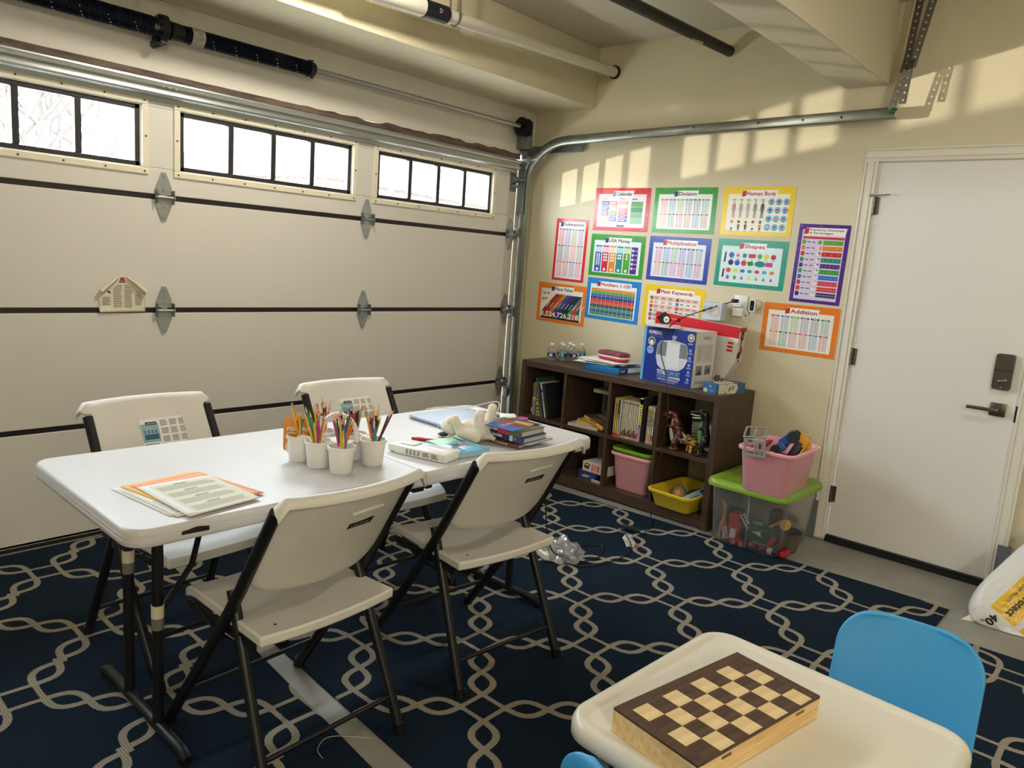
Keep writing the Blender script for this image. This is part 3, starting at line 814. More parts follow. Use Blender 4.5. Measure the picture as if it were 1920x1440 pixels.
    p_ = obj('name_plate', pl, mat('black_name_plate', '121214', .4), bk); p_.matrix_local = face(o_, xa, ya)
    pr = Print(.08, .02, .0026); pr.text('LIFETIME', .010, .0055, .0085, 'b9b7b0', width=.062); pr.build(p_, 'lettering')
    return t


def sticker(ch):
    """instruction sheet stuck on the front of a backrest"""
    bk = [c for c in ch.children if c.name.startswith('backrest')][0]
    ty = lambda z: -.06 - .585 * (z - .47)
    def fr(s, z): return Vector((s * .205, ty(z) - .050 * (1 - s * s) + .0075, z))
    o_ = fr(.05, .640); xa = (fr(-.45, .70) - fr(.05, .70)).normalized(); ya = (fr(0, .73) - fr(0, .61)).normalized()
    sh = obj('label_sheet', MB().box(-.03, .145, 0, .135, 0, .0008), M_PAPER, bk); sh.matrix_local = face(o_ + Vector((0, .004, 0)), xa, ya)
    p = Print(.17, .13, .0012)
    p.rect(-.028, .045, .035, .115, '8fb4bd').rect(-.02, .055, .03, .075, '39606e', 1)
    for i in range(4): p.rect(-.020 + i * .013, .078, -.012 + i * .013, .092, '5b8793', 1)
    p.rect(-.010, .110, .030, .122, '161616', 1).text('LIFETIME', -.006, .1125, .006, 'e8e8e8', 2, width=.032)
    for c in range(3):
        for r in range(3): p.lines(.042 + c * .034, .040 + r * .031, .070 + c * .034, .064 + r * .031, 6, '77756d', .5)
    p.lines(-.026, .004, .034, .040, 6, '77756d', .5).lines(.042, .006, .135, .032, 4, '77756d', .5)
    p.build(sh, 'print', rough=.6)


base = folding_chair()
tag(base, 'cream folding chair with its back to the camera at the left front of the table', 'chair', 'folding chairs around the long table')
base.location = (-3.125, -1.885, .007); base.rotation_euler.z = math.radians(2)
for (x, y, a, lab, stk) in ((-2.378, -1.893, -6, 'cream folding chair with its back to the camera, nearer the bookshelf', 0),
                            (-3.105, -1.19, 183, 'cream folding chair facing the camera at the far left table corner, sticker on its back', 1),
                            (-2.270, -1.205, 177, 'cream folding chair facing the camera behind the pencil cups and laptop', 1)):
    c = copy_tree(base); c['label'] = lab; c.location = (x, y, .007); c.rotation_euler.z = math.radians(a)
    if stk: sticker(c)

# ------------------------------------------------------------------ long fold-in-half table
tb = thing('folding_table', 'long white plastic fold-in-half table with black steel legs', 'table', (-2.66, -1.567, .007), math.radians(-1.2))
TL, TW, TZ = 1.84, .757, .730
def half(x0, x1, rl):
    """one moulded half; rl = -1 rounds the left corners, +1 the right ones"""
    mb = MB(); w = x1 - x0
    def outline(ins, r):
        pts = []
        a, b, c, d = x0 + (ins if rl < 0 else 0), x1 - (ins if rl > 0 else 0), -TW / 2 + ins, TW / 2 - ins
        for (sx, sy, a0) in ((1, 1, 0), (-1, 1, 90), (-1, -1, 180), (1, -1, 270)):
            rr = max(.004, r - ins) if sx == rl else .004
            cx = b - rr if sx > 0 else a + rr; cy = d - rr if sy > 0 else c + rr
            for i in range(9): an = math.radians(a0 + 90 * i / 8); pts.append((cx + math.cos(an) * rr, cy + math.sin(an) * rr))
        return pts
    lev = [(.004, -.046), (.0, -.042), (.0, -.031), (.002, -.030), (.002, -.028), (.0, -.027), (.0, -.019), (.002, -.018), (.002, -.016), (.0, -.015), (.001, -.006), (.004, -.0015), (.010, 0)]
    rings = [[(x, y, TZ + z) for x, y in outline(i, .062)] for i, z in lev]
    n = len(rings[0]); vs = [p for r in rings for p in r]
    fs = [(a * n + i, a * n + (i + 1) % n, (a + 1) * n + (i + 1) % n, (a + 1) * n + i) for a in range(len(rings) - 1) for i in range(n)]
    mb.add(vs, fs, 0, True); mb.add(rings[-1], [tuple(range(n))]); mb.add(rings[0], [tuple(reversed(range(n)))])
    return mb
obj('top_half', half(-TL / 2, -.0015, -1), M_TABLE, tb, smooth_angle=50)
h2 = obj('top_half', half(.0015, TL / 2, 1), M_TABLE, tb, smooth_angle=50)
obj('handle_slot', MB().prism([(-TL / 2 + .125, TZ - .030), (-TL / 2 + .195, TZ - .032), (-TL / 2 + .195, TZ - .020), (-TL / 2 + .165, TZ - .0165), (-TL / 2 + .125, TZ - .021)], TW / 2 - .003, TW / 2 + .0006, T=Matrix(((1, 0, 0, 0), (0, 0, -1, 0), (0, 1, 0, 0), (0, 0, 0, 1)))), M_RUBBER, tb)
obj('hinge_latch', MB().box(-.05, -.004, -TW / 2 + .004, -TW / 2 + .03, TZ - .062, TZ - .044).box(.004, .03, -TW / 2 + .004, -TW / 2 + .03, TZ - .058, TZ - .044), M_BLACK, tb, bevel=.003)
for s in (-1, 1):
    X0 = s * (TL / 2 - .175)
    for y in (.10, -.11):
        lg = obj('leg', MB().cyl((X0, y, .03), (X0, y, TZ - .046), .0155, n=16), M_BLACK, tb)
        if s < 0:
            z0 = .455 if y > 0 else .36
            obj('tape', MB().cyl((X0, y, z0), (X0, y, z0 + .038), .0172, .0178, n=16), M_TAPE, lg)
            obj('tape', MB().cyl((X0, y, z0 - .035), (X0, y, z0), .0168, n=16), M_TAPE2, lg)
    obj('foot_bar', MB().tube([(X0, .300, .012), (X0, .27, .026), (X0, -.27, .026), (X0, -.300, .012)], .0165, n=14).cyl((X0, .285, 0), (X0, .285, .02), .018).cyl((X0, -.285, 0), (X0, -.285, .02), .018), M_BLACK, tb)
    obj('crossbar', MB().cyl((X0, -.25, TZ - .062), (X0, .25, TZ - .062), .012), M_BLACK, tb)
    br = obj('brace', MB().tube([(X0, .10, .50), (X0 - s * .17, .055, .535), (X0 - s * .30, -.0, .585), (X0 - s * .52, .0, TZ - .055)], .0095, n=10), M_BLACK, tb)
    obj('brace_arm', MB().tube([(X0, -.11, .365), (X0 - s * .12, -.06, .47), (X0 - s * .19, .03, .545)], .009, n=10), M_BLACK, br)
    obj('lock_ring', MB().tube([(X0 - s * .20, .03 + .02 * math.cos(a * .7854), .55 + .024 * math.sin(a * .7854)) for a in range(9)], .0022, n=6, caps=False), M_STEEL, br)
fr = MB().box(-TL / 2 + .05, TL / 2 - .05, -.27, -.255, TZ - .075, TZ - .046).box(-TL / 2 + .05, TL / 2 - .05, .255, .27, TZ - .075, TZ - .046)
obj('rail', MB().box(-TL / 2 + .05, TL / 2 - .05, -.27, -.255, TZ - .075, TZ - .046), M_BLACK, tb)
obj('rail', MB().box(-TL / 2 + .05, TL / 2 - .05, .255, .27, TZ - .075, TZ - .046), M_BLACK, tb)
mk = Print(.06, .03, .0004)
for y in (0, .006, .020, .026): mk.rect(0, y, .055, y + .0012, 'c4c1ba')
mk.text('LIFETIME', .006, .011, .006, 'c4c1ba', width=.042); mk.build(tb, 'embossed_mark', M=face((-TL / 2 + .075, -.10, TZ), (0, -1, 0), (1, 0, 0)))

# ------------------------------------------------------------------ small table and blue chairs
M_KTAB = mat('cream_white_plastic', 'e4dfd0', .35, var=.04, scale=7, bump=.05, bscale=200)
kt = thing('small_table', "child's low white plastic table with a rolled rim", 'table', (-2.822, -3.190, .007), math.radians(-3))
KW, KL, KZ = .625, .625, .523
lev = [(.012, -.045, .06), (.0, -.038, .06), (.0, -.018, .06), (.006, -.004, .06), (.014, .0, .06), (.024, -.0005, .06), (.032, -.0045, .055), (.040, -.006, .05)]
rings = [[(x, y, KZ + z) for x, y in rrect(KW - 2 * i, KL - 2 * i, max(.02, r + .015 - i), 8)] for i, z, r in lev]
n = len(rings[0]); mb = MB().add([p for r in rings for p in r], [(a * n + i, a * n + (i + 1) % n, (a + 1) * n + (i + 1) % n, (a + 1) * n + i) for a in range(len(rings) - 1) for i in range(n)], 0, True)
mb.add(rings[-1], [tuple(range(n))]); mb.add(rings[0], [tuple(reversed(range(n)))])
obj('top', mb, M_KTAB, kt, smooth_angle=60)
for sx in (-1, 1):
    for sy in (-1, 1):
        obj('leg', MB().cyl((sx * .265, sy * .265, 0), (sx * .235, sy * .235, KZ - .04), .014), mat('grey_steel_leg', '8d8f90', .4, .6), kt)

M_BLUE = mat('blue_plastic', '43a0de', .45, bump=.10, bscale=260)
def kid_chair(loc, rz, label):
    """low stacking chair facing +y"""
    t = thing('blue_chair', label, 'chair', loc, rz, 'small blue chairs at the low table')
    NS, NT = 20, 40; vs = []
    for j in range(NT + 1):
        u = j / NT; z = .30 + .315 * u
        # half width narrows into a rounded top
        w = .166 if u < .70 else .166 - .085 + .085 * math.sqrt(max(0, 1 - ((u - .70) / .30) ** 2))
        for i in range(NS + 1):
            s = -1 + 2 * i / NS
            zt = z
            y = -.150 - .085 * u - .022 * (1 - s * s)
            vs.append((s * w, y, zt))
    fs = [(j * (NS + 1) + i, j * (NS + 1) + i + 1, (j + 1) * (NS + 1) + i + 1, (j + 1) * (NS + 1) + i) for j in range(NT) for i in range(NS)]
    bk = obj('backrest', MB().add(vs, fs, 0, True), M_BLUE, t, solid=.012, smooth_angle=60)
    bv = bk.modifiers.new('bevel', 'BEVEL'); bv.width = .005; bv.segments = 2; bv.limit_method = 'ANGLE'; bv.angle_limit = math.radians(60)
    sv = [(x, y, .315 - .012 * (1 - (x / .17) ** 2) - .02 * max(0, (y - .10) / .06) ** 2) for y in [-.165 + .33 * j / 12 for j in range(13)] for x in [-.17 + .34 * i / 10 for i in range(11)]]
    sf = [(j * 11 + i, j * 11 + i + 1, (j + 1) * 11 + i + 1, (j + 1) * 11 + i) for j in range(12) for i in range(10)]
    obj('seat', MB().add(sv, sf, 0, True), M_BLUE, t, solid=.014, bevel=.005)
    for sx in (-1, 1):
        for sy in (-1, 1):
            obj('leg', MB().cyl((sx * .175, sy * .17, 0), (sx * .13, sy * .10, .31), .010), mat('grey_steel_leg', '8d8f90', .4, .6), t)
    return t
kid_chair((-2.505, -3.338, .007), math.radians(96), 'blue plastic chair beyond the low table near the white door')
kid_chair((-3.055, -3.158, .007), math.radians(-92), 'blue plastic chair cut off at the bottom edge of the photo')

# ------------------------------------------------------------------ folded chess board
WAL = wood('walnut', '3a281d', '5d4230', 5, 'X'); MAP = wood('maple', 'd9bb86', 'ecd2a0', 4, 'X'); PINE = wood('pine', 'd3ab6c', 'ecd09a', 3, 'X')
cb = thing('chess_box', 'folded wooden chessboard box on the low white table', 'game box', (-2.893, -3.106, .5255), math.atan2(.07, -.40) + math.pi)
CX, CY, CH = .412, .208, .052
obj('case', MB().box(-CX / 2, CX / 2, -CY / 2, CY / 2, 0, CH - .006).box(-CX / 2 - .0006, CX / 2 + .0006, -CY / 2 - .0006, CY / 2 + .0006, .024, .0248), PINE, cb, bevel=.0015)
T_ = .026
for (x0, x1, y0, y1) in ((-CX / 2, CX / 2, CY / 2 - T_, CY / 2), (-CX / 2, -CX / 2 + T_, -CY / 2, CY / 2 - T_), (CX / 2 - T_, CX / 2, -CY / 2, CY / 2 - T_)):
    obj('border', MB().box(x0, x1, y0, y1, CH - .006, CH), WAL, cb, bevel=.0008)
sq = (CX - 2 * T_) / 8; sy_ = (CY - T_ - .003) / 4
PAR = 1
for i in range(8):
    for j in range(4):
        o = obj('square', MB().box(.0003, sq - .0003, .0003, sy_ - .0003, 0, .0055), MAP if (i + j) % 2 == PAR else WAL, cb) if i + j < 2 and (i == 0 or j == 0) and i + j in (0, 1) and not (i == 1) else None
        if o is None:
            src = sqs[(i + j) % 2]; o = D.objects.new('square', src.data); COL.objects.link(o); o.parent = cb
        else:
            if i + j == 0: sqs = {}
            sqs[(i + j) % 2] = o
        o.location = (-CX / 2 + T_ + i * sq, -CY / 2 + .003 + j * sy_, CH - .006)
obj('fold_edge', MB().box(-CX / 2, CX / 2, -CY / 2, -CY / 2 + .0028, CH - .006, CH - .0003), WAL, cb)
M_BRASS = mat('brass', '8d7444', .35, .9)
for x in (-.12, .13): obj('hinge', MB().box(x - .014, x + .014, -CY / 2 - .0015, -CY / 2, CH - .016, CH - .011), M_BRASS, cb)

# ------------------------------------------------------------------ cube bookshelf
ESP = wood('dark_oak_laminate', '38281f', '53402f', 4, 'Y', .45); ESPZ = wood('dark_oak_laminate_upright', '38281f', '53402f', 4, 'Z', .45)
XF, XB, SY0, SY1, SH = -.457, -.023, -.433, -1.880, .776
bs = thing('cube_bookshelf', 'dark wood eight-cube bookshelf under the posters', 'bookshelf', (XF, (SY0 + SY1) / 2, 0))
ox, oy = -XF, -(SY0 + SY1) / 2
def SB(x0, x1, y0, y1, z0, z1): return MB().box(x0 + ox, x1 + ox, y0 + oy, y1 + oy, z0, z1)
PT = .040
obj('top_panel', SB(XF, XB, SY1 + PT, SY0 - PT, SH - PT, SH), ESP, bs, bevel=.0015)
obj('side_panel', SB(XF, XB, SY0 - PT, SY0, 0, SH), ESPZ, bs, bevel=.0015)
obj('side_panel', SB(XF, XB, SY1, SY1 + PT, 0, SH), ESPZ, bs, bevel=.0015)
obj('base_panel', SB(XF, XB, SY1 + PT, SY0 - PT, .012, .075), ESP, bs, bevel=.0015)
DIV = [-.804, -1.150, -1.498]
for y in DIV: obj('divider', SB(XF + .003, XB, y - .010, y + .010, .075, SH - PT), ESPZ, bs, bevel=.001)
ys = [SY0 - PT] + DIV + [SY1 + PT]
CUBES = [(ys[i] - (.010 if i else 0), ys[i + 1] + (.010 if i < 3 else 0)) for i in range(4)]    # (left y, right y) of each column
for a, b in CUBES: obj('shelf', SB(XF + .003, XB, b, a, .386, .407), ESP, bs, bevel=.001)
cam_ = MB()
for y in (CUBES[2][0] - .001, CUBES[1][0] - .001): cam_.cyl((XF + .05 + ox, y + oy, .70), (XF + .05 + ox, y - .002 + oy, .70), .006, n=10)
for a, b in CUBES[1:3]:
    obj('cam_lock', MB().cyl((XF + .05 + ox, a + oy, .12), (XF + .05 + ox, a - .002 + oy, .12), .006, n=10), mat('cam_lock_grey', '8b8780', .4, .5), bs)
ZT, ZM, ZB = SH, .407, .075
# ================================================================== posters
RED, GREEN, YEL, BLUE, PURP, ORNG, TEAL, SKY, NAVY, PINK, WHT, DARK = 'd22f3c', '3f9a3a', 'f2cf2a', '3c4fb0', '54308c', 'e8812d', '2f9e86', '2a86d6', '27306e', 'd8408f', 'efeeea', '23283f'
SETC = [RED, '2f6fc0', '62a845', '5a4a9c', '33345f', '2c8577', 'e07f35', '27795a', 'cf4a9c', 'd9484b', '3478c4', 'b6425a']
PW, PH = .432, .279


def poster(yc, zc, tilt, title, border, panel, label, portrait=False, tcol=DARK, icon=NAVY, tfrac=.46, pcol=None):
    w, h = (PH, PW) if portrait else (PW, PH)
    t = math.radians(tilt)
    t_ = thing('poster', label, 'poster', (-.0015, yc, zc), group='learning posters on the wall', axes=((0, -math.cos(t), math.sin(t)), (0, math.sin(t), math.cos(t))))
    sh = obj('sheet', MB().box(-w / 2, w / 2, -h / 2, h / 2, -.001, 0), mat('laminated_' + border, border, .2, spec=.3), t_)
    p = Print(w, h, .0003); p.ox = 0
    m = .030 if not portrait else .022
    p.rect(m, m * .8, w - m, h - m * 1.35, panel)
    # soft confetti on the border
    rr = random.Random(int(yc * 1000))
    for i in range(16):
        s = rr.choice((0, 1)); x = rr.uniform(.008, w - .008); y = rr.choice((.010, h - .010))
        if s: x, y = rr.choice((.010, w - .010)), rr.uniform(.01, h - .01)
        p.disc(x, y, .0014, 'ffffff', 0, 6)
    # title strip
    tw = w * tfrac; th = .042; x0 = w / 2 - tw / 2 + .01; y0 = h - .060 if not portrait else h - .060
    p.poly([(x0 - .006, y0 - .003), (x0 + tw, y0), (x0 + tw + .006, y0 + th), (x0 - .002, y0 + th - .002)], 'f6f5f2', 1)
    p.poly([(x0 - .014, y0 + .004), (x0 + .012, y0 + .007), (x0 + .014, y0 + th - .003), (x0 - .010, y0 + th - .007)], icon, 2)
    lines = title.split('\n')
    if len(lines) == 1:
        p.text(title, x0 + .018, y0 + .011, .0225, tcol, 2, width=tw - .024, bold=.0009)
    else:
        for i, s in enumerate(lines): p.text(s, x0 + .018, y0 + .024 - i * .017, .0115, tcol, 2, width=(tw - .028) * (len(s) / max(len(q) for q in lines)), bold=.0004)
    return t_, p, w, h


def fin(t_, p, w, h):
    for i, v in enumerate(p.mb.v): p.mb.v[i] = Vector((v.x - w / 2, v.y - h / 2, v.z))
    p.build(t_, 'print', rough=.22)


def soft(c): return '%02x%02x%02x' % tuple(int(int(c[i:i + 2], 16) * .62 + 225 * .38) for i in (0, 2, 4))


def sums(p, x0, y0, x1, y1, cols, rows, cc=None, words=None):
    """blocks of number facts under coloured heads"""
    cw = (x1 - x0) / cols; rh = (y1 - y0) / rows; k = 0
    for r in range(rows):
        for c in range(cols):
            col = SETC[k % 12]; k += 1
            a = x0 + c * cw + cw * .08; b = x0 + (c + 1) * cw - cw * .08; top = y1 - r * rh
            p.rect(a, top - .009, b, top, col, 1)
            p.rect(a + (b - a) * .25, top - .006, b - (b - a) * .25, top - .003, 'f0f0f0', 2)
            n = 12; ih = (rh - .016) / n
            for i in range(n):
                y = top - .013 - i * ih
                for f0, f1 in ((.10, .32), (.38, .46), (.52, .74), (.80, .96)):
                    p.rect(a + (b - a) * f0, y - ih * .5, a + (b - a) * f1, y, soft(col), 1)


t_, p, w, h = poster(-.406, 1.521, -1.0, 'Subtraction', RED, 'f3e6ea', 'tall red-bordered Subtraction poster at the far left', True, tfrac=.70)
sums(p, .028, .026, w - .028, h - .070, 4, 3); fin(t_, p, w, h)

t_, p, w, h = poster(-.802, 1.806, -.2, 'Calendar', RED, 'f1e4e6', 'red-bordered Calendar poster, left end of the top row', icon='7a7f9c', tcol='3c4364', tfrac=.34)
cc = [NAVY, 'd96a7c', '3566a8', 'e6a25a', 'c9404a', '4f9a52', 'e2cf9a', '6a5aa8']
p.text('US Months', .06, .212, .0065, DARK, 2).text('of the Year', .06, .202, .0065, DARK, 2).text('Days of', .20, .212, .0065, DARK, 2).text('the Week', .20, .202, .0065, DARK, 2).lines(.295, .202, .34, .212, 1, DARK, 2, .6)
for i in range(4):
    for j in range(2): p.rect(.058 + j * .066, .165 - i * .034, .118 + j * .066, .194 - i * .034, cc[(i * 2 + j) % 8], 1).lines(.063 + j * .066, .170 - i * .034, .112 + j * .066, .189 - i * .034, 3, 'e9e6ee', 2, .4)
for i in range(6): p.rect(.198, .174 - i * .023, .268, .193 - i * .023, cc[(i * 3 + 3) % 8], 1).rect(.206, .181 - i * .023, .250, .187 - i * .023, 'f0eef0', 2)
for i in range(4): p.rect(.292, .158 - i * .036, .382, .192 - i * .036, ['57a05a', '3f8f55', '7db08a', '9bc7a0'][i], 1)
p.rect(.19, .028, .25, .038, NAVY, 1); fin(t_, p, w, h)

t_, p, w, h = poster(-1.267, 1.807, .1, 'Division', GREEN, 'eef0e6', 'green-bordered Division poster, middle of the top row', tfrac=.34)
sums(p, .045, .030, w - .045, h - .070, 6, 2); fin(t_, p, w, h)

t_, p, w, h = poster(-1.742, 1.809, 0, 'Human Body', YEL, 'f2efdc', 'yellow-bordered Human Body poster, right end of the top row', tcol='c0303a', icon='c0303a', tfrac=.46)
for i in range(5):
    x = .072 + i * .044; c = ['c99', '9fa3a8', 'b7a39c', '8d8a8c', '4d535c'][i]; c = {'c99': 'b98f8a'}.get(c, c)
    p.disc(x, .192, .0055, c, 1, 10).poly([(x - .009, .183), (x + .009, .183), (x + .015, .140), (x + .011, .140), (x + .007, .165), (x + .007, .140), (x + .009, .100), (x + .003, .100), (x, .138), (x - .003, .100), (x - .009, .100), (x - .007, .140), (x - .007, .165), (x - .011, .140), (x - .015, .140)], c, 1)
    p.lines(x - .014, .200, x + .014, .210, 2, '3c3c3c', 1, .5)
for i in range(5):
    x = .068 + i * .044; sk = ['d99a72', '8a5a3c', '5f3d28', 'c58a64', 'a56a44'][i]
    p.disc(x, .078, .009, ['c8502e', '2c2320', 'caa04c', '33231d', '6b3d24'][i], 1, 10).disc(x, .074, .0062, sk, 2, 10).poly([(x - .008, .064), (x + .008, .064), (x + .007, .044), (x - .007, .044)], ['ececec', '7a5a40', '3a3a3a', 'e8e8e8', 'c98a5a'][i], 1).rect(x - .006, .034, x + .006, .044, '30303a', 1)
    p.lines(x - .009, .024, x + .009, .030, 1, '3c3c3c', 1)
oc = ['c9524f', 'a33b44', 'b8606a', '7a3c33', 'd0455a', 'b5494a', '5a5e8c', 'd08a76', 'c93d63', 'd8c0b8', '3f74b0', 'b8625a']
for r in range(4):
    for c in range(3):
        x, y = .298 + c * .044 - r * .003, .195 - r * .048
        p.disc(x, y, .0195, '7fb7d8', 1, 20).disc(x, y + .002, .010, oc[r * 3 + c], 2, 9, .007).rect(x - .008, y - .014, x + .008, y - .011, '30405a', 2)
fin(t_, p, w, h)

t_, p, w, h = poster(-.798, 1.501, -.6, 'USA Money', GREEN, 'e2edf0', 'green-bordered USA Money poster, left end of the second row', tfrac=.44)
cl = ['3f62b4', 'cc2f3c', 'e8852f', '2c8f86', '5aa53c', '54308c']
for i in range(6):
    a = .045 + i * .0575; b = a + .050
    p.rect(a, .030, b, .205, cl[i], 1)
    if i < 5: p.rect(a, .160, b, .196, ['bfe0ee', 'e6cfe0', 'f2e6c8', 'a8dcdc', 'cfe4c0'][i], 2).disc(a + .016, .180, .008, 'd9d9d6', 3, 10).disc(a + .034, .180, .008, 'd9d9d6', 3, 10)
    else:
        for r in range(5): p.disc(a + .013, .182 - r * .029, .009, 'dedee0', 2, 12).rect(a + .028, .180 - r * .029, a + .046, .184 - r * .029, 'dedee0', 2)
    if i < 5:
        for r in range([6, 3, 3, 2, 2][i]):
            for c in range(2 if i != 4 else 1): p.disc(a + (.017 if i != 4 else .025) + c * .017, .146 - r * (.0135 if i == 0 else .019), .0062 if i == 0 else .008, 'e6e4e0', 2, 10)
        p.disc(a + .025, .046, .010, 'e9e9e6', 2, 12)
fin(t_, p, w, h)

t_, p, w, h = poster(-1.261, 1.504, -.6, 'Multiplication', BLUE, 'e6e9f6', 'blue-bordered Multiplication poster, middle of the second row', tcol='b23a44', icon='d0333d', tfrac=.52)
sums(p, .045, .030, w - .045, h - .068, 6, 2); fin(t_, p, w, h)

t_, p, w, h = poster(-1.740, 1.506, -.6, 'Shapes', TEAL, 'dcf0f2', 'teal-bordered Shapes poster, right end of the second row', tcol='b02a50', icon='c0303a', tfrac=.34)
def ngon(p, x, y, r, n, c, a0=90, sx=1.0, l=1): p.poly([(x + math.cos(math.radians(a0 + 360 * i / n)) * r * sx, y + math.sin(math.radians(a0 + 360 * i / n)) * r) for i in range(n)], c, l)
for i, (n, c, sx, a0) in enumerate(((24, '2f5fc4', 1, 0), (3, 'e8792f', 1, 90), (4, '27806f', 1, 45), (4, 'd02f5a', 1.9, 45), (5, '58a83a', 1, 90), (6, 'e6d22c', 1, 90), (7, 'c0303a', 1, 90))):
    ngon(p, .095 + i * .041 + (.012 if i > 3 else 0) + (.006 if i == 3 else 0), .186, .0165, n, c, a0, sx)
    p.rect(.087 + i * .043, .163, .103 + i * .043, .166, '3a3a3a', 1)
for i, (n, c, sx, a0) in enumerate(((8, '2b2a5e', 1, 22), (9, '2f5fc4', 1, 90), (10, 'd2402f', 1, 0), (4, '27803a', 1.4, 60), (24, '1f8a7a', 1.9, 0), (4, 'd0339a', 1.7, 45))):
    ngon(p, .095 + i * .041 + (.018 if i > 3 else 0) + (.014 if i > 4 else 0), .142, .0175, n, c, a0, sx)
for i, c in enumerate(('e2562f', 'd8e04a', '3a6fd0', '2aa39a', 'd0304a', '49a8dc', 'e8862f')): p.disc(.085 + i * .045, .096, .016, c, 1, 16 if i in (0, 1) else 6, .011 if i else .014)
for i, c in enumerate(('8a6fc0', '3f9a3a', '9a62b8', 'dde048', '7ab83a', '3aa59a', 'd84a9c')): ngon(p, .085 + i * .045, .054, .0145, 6 if i == 0 else 4 if i == 1 else 3, c, 90 if i != 1 else 45, .8)
p.poly([(.048, .140), (.060, .145), (.062, .205), (.052, .200)], DARK, 1).poly([(.046, .050), (.058, .055), (.060, .105), (.050, .100)], DARK, 1)
fin(t_, p, w, h)

t_, p, w, h = poster(-.365, 1.142, -.9, 'Place Value', ORNG, 'efe9dc', 'orange-bordered Place Value poster with diagonal stripes, lower left', tfrac=.42)
pc = ['8a3a34', 'b5482e', 'dc7a2f', '2f5aa8', '54308c', '1f4a33', '23306a', '5aa53c', 'cf3a62', '27795a']
for i in range(10):
    a = .045 + i * .034; p.poly([(a, .075), (a + .034, .075), (min(a + .155, w - .034), .205), (min(a + .121, w - .034), .205)], pc[i], 1)
    p.poly([(a, .035), (a + .034, .035), (a + .034, .075), (a, .075)], pc[i], 1)
    p.poly([(a + .04, .105), (a + .044, .104), (a + .075, .142), (a + .071, .143)], 'f2f0ea', 2)
p.rect(.04, .024, w - .04, .036, DARK, 1)
p.text('3,524,726,218', .042, .040, .034, 'f7f5f0', 3, width=w - .095, bold=.0013)
p.disc(.096, .205, .007, DARK, 2, 12).disc(.080, .165, .007, DARK, 2, 12).lines(.042, .195, .082, .212, 3, '555555', 2).lines(.042, .150, .070, .172, 3, '555555', 2)
fin(t_, p, w, h)

t_, p, w, h = poster(-.798, 1.206, -1.0, 'Numbers 1-100', SKY, 'e6edf4', 'sky-blue-bordered Numbers 1-100 poster with coloured rows', tcol='b02a3a', icon='b02a3a', tfrac=.60)
rc = ['e8872f', '58a83a', '3c5fb8', '2b2a6e', 'c83038', 'd9542f', '1f3f38', '2c9a86', '27408c', '3a8f4a']
for r in range(10):
    y1 = .210 - r * .0182
    for c in range(10):
        x = .040 + c * .0352; p.rect(x, y1 - .0172, x + .0344, y1, rc[r], 1)
        p.text(str(r * 10 + c + 1), x + .0172, y1 - .0130, .0085, 'f4f2ee', 2, 'c')
fin(t_, p, w, h)

t_, p, w, h = poster(-1.262, 1.196, -.8, 'Math Keywords', YEL, 'f2eee6', 'yellow-bordered Math Keywords poster half hidden behind the boxes', tcol='b02a3a', icon='b02a3a', tfrac=.58)
for r in range(6):
    y = .183 - r * .027
    if r % 2 == 0: p.rect(.040, y, w - .04, y + .026, 'f2c6bf', 1)
    p.rect(.048, y + .003, .068, y + .022, ['2a7a4a', 'e07a34', 'c0303a', '2c8577', '3a2f6a', 'c0303a'][r], 2)
    p.text('x+÷-%='[r], .058, y + .008, .010, 'ffffff', 3, 'c')
    for c in range(3): p.lines(.078 + c * .050, y + .004, .110 + c * .050, y + .022, 3, '555049', 2, .4)
    p.rect(.235, y + .003, .255, y + .022, ['2a7a4a', '2f6fc0', 'c0303a', '2c8577', '3a2f6a', 'e07a34'][r], 2)
    p.text('><2~%='[r], .245, y + .008, .010, 'ffffff', 3, 'c')
    for c in range(3): p.lines(.265 + c * .044, y + .010, .298 + c * .044, y + .018, 1, '555049', 2, .6)
fin(t_, p, w, h)

t_, p, w, h = poster(-2.141, 1.529, -.8, 'Fractions, Decimals\n& Percentages', PURP, 'd8cfe6', 'tall purple-bordered Fractions, Decimals and Percentages poster by the door', True, tcol='8c2a4a', icon='c0303a', tfrac=.76)
p.rect(.028, .352, w - .024, .364, 'cf3040', 1)
fc = ['6aa83a', 'e8862f', 'cc3038', '2c8f6f', '54308c', '3f9a3a', '2f6fd0', 'd83848', 'd83838', '27306e']; nn = [1, 2, 3, 4, 5, 6, 8, 10, 12, 16]
for r in range(10):
    y = .322 - r * .0318
    p.poly([(.028, y), (.046, y), (.050, y + .012), (.046, y + .024), (.028, y + .024)], fc[r], 1)
    p.lines(.056, y + .008, .078, y + .016, 1, '4a3f6a', 1, .6).lines(.084, y + .008, .106, y + .016, 1, '4a3f6a', 1, .6)
    p.disc(.126, y + .012, .0115, 'efeaf4' if r else fc[0], 1, 18)
    if r: p.poly([(.126, y + .012)] + [(.126 + math.sin(2 * math.pi / nn[r] * i / 6) * .0115, y + .012 + math.cos(2 * math.pi / nn[r] * i / 6) * .0115) for i in range(7)], fc[r], 2)
    x0, x1 = .144, w - .028; p.rect(x0, y, x1, y + .024, fc[r], 1)
    for i in range(nn[r]):
        cw = (x1 - x0) / nn[r]; p.text('1', x0 + cw * (i + .5), y + .008, .009, 'f2f0f6', 2, 'c')
fin(t_, p, w, h)

t_, p, w, h = poster(-2.076, 1.157, -.1, 'Addition', ORNG, 'f0ede6', 'orange-bordered Addition poster beside the door casing', tcol='b02a3a', icon='c0303a', tfrac=.40)
sums(p, .045, .030, w - .045, h - .068, 6, 2); fin(t_, p, w, h)

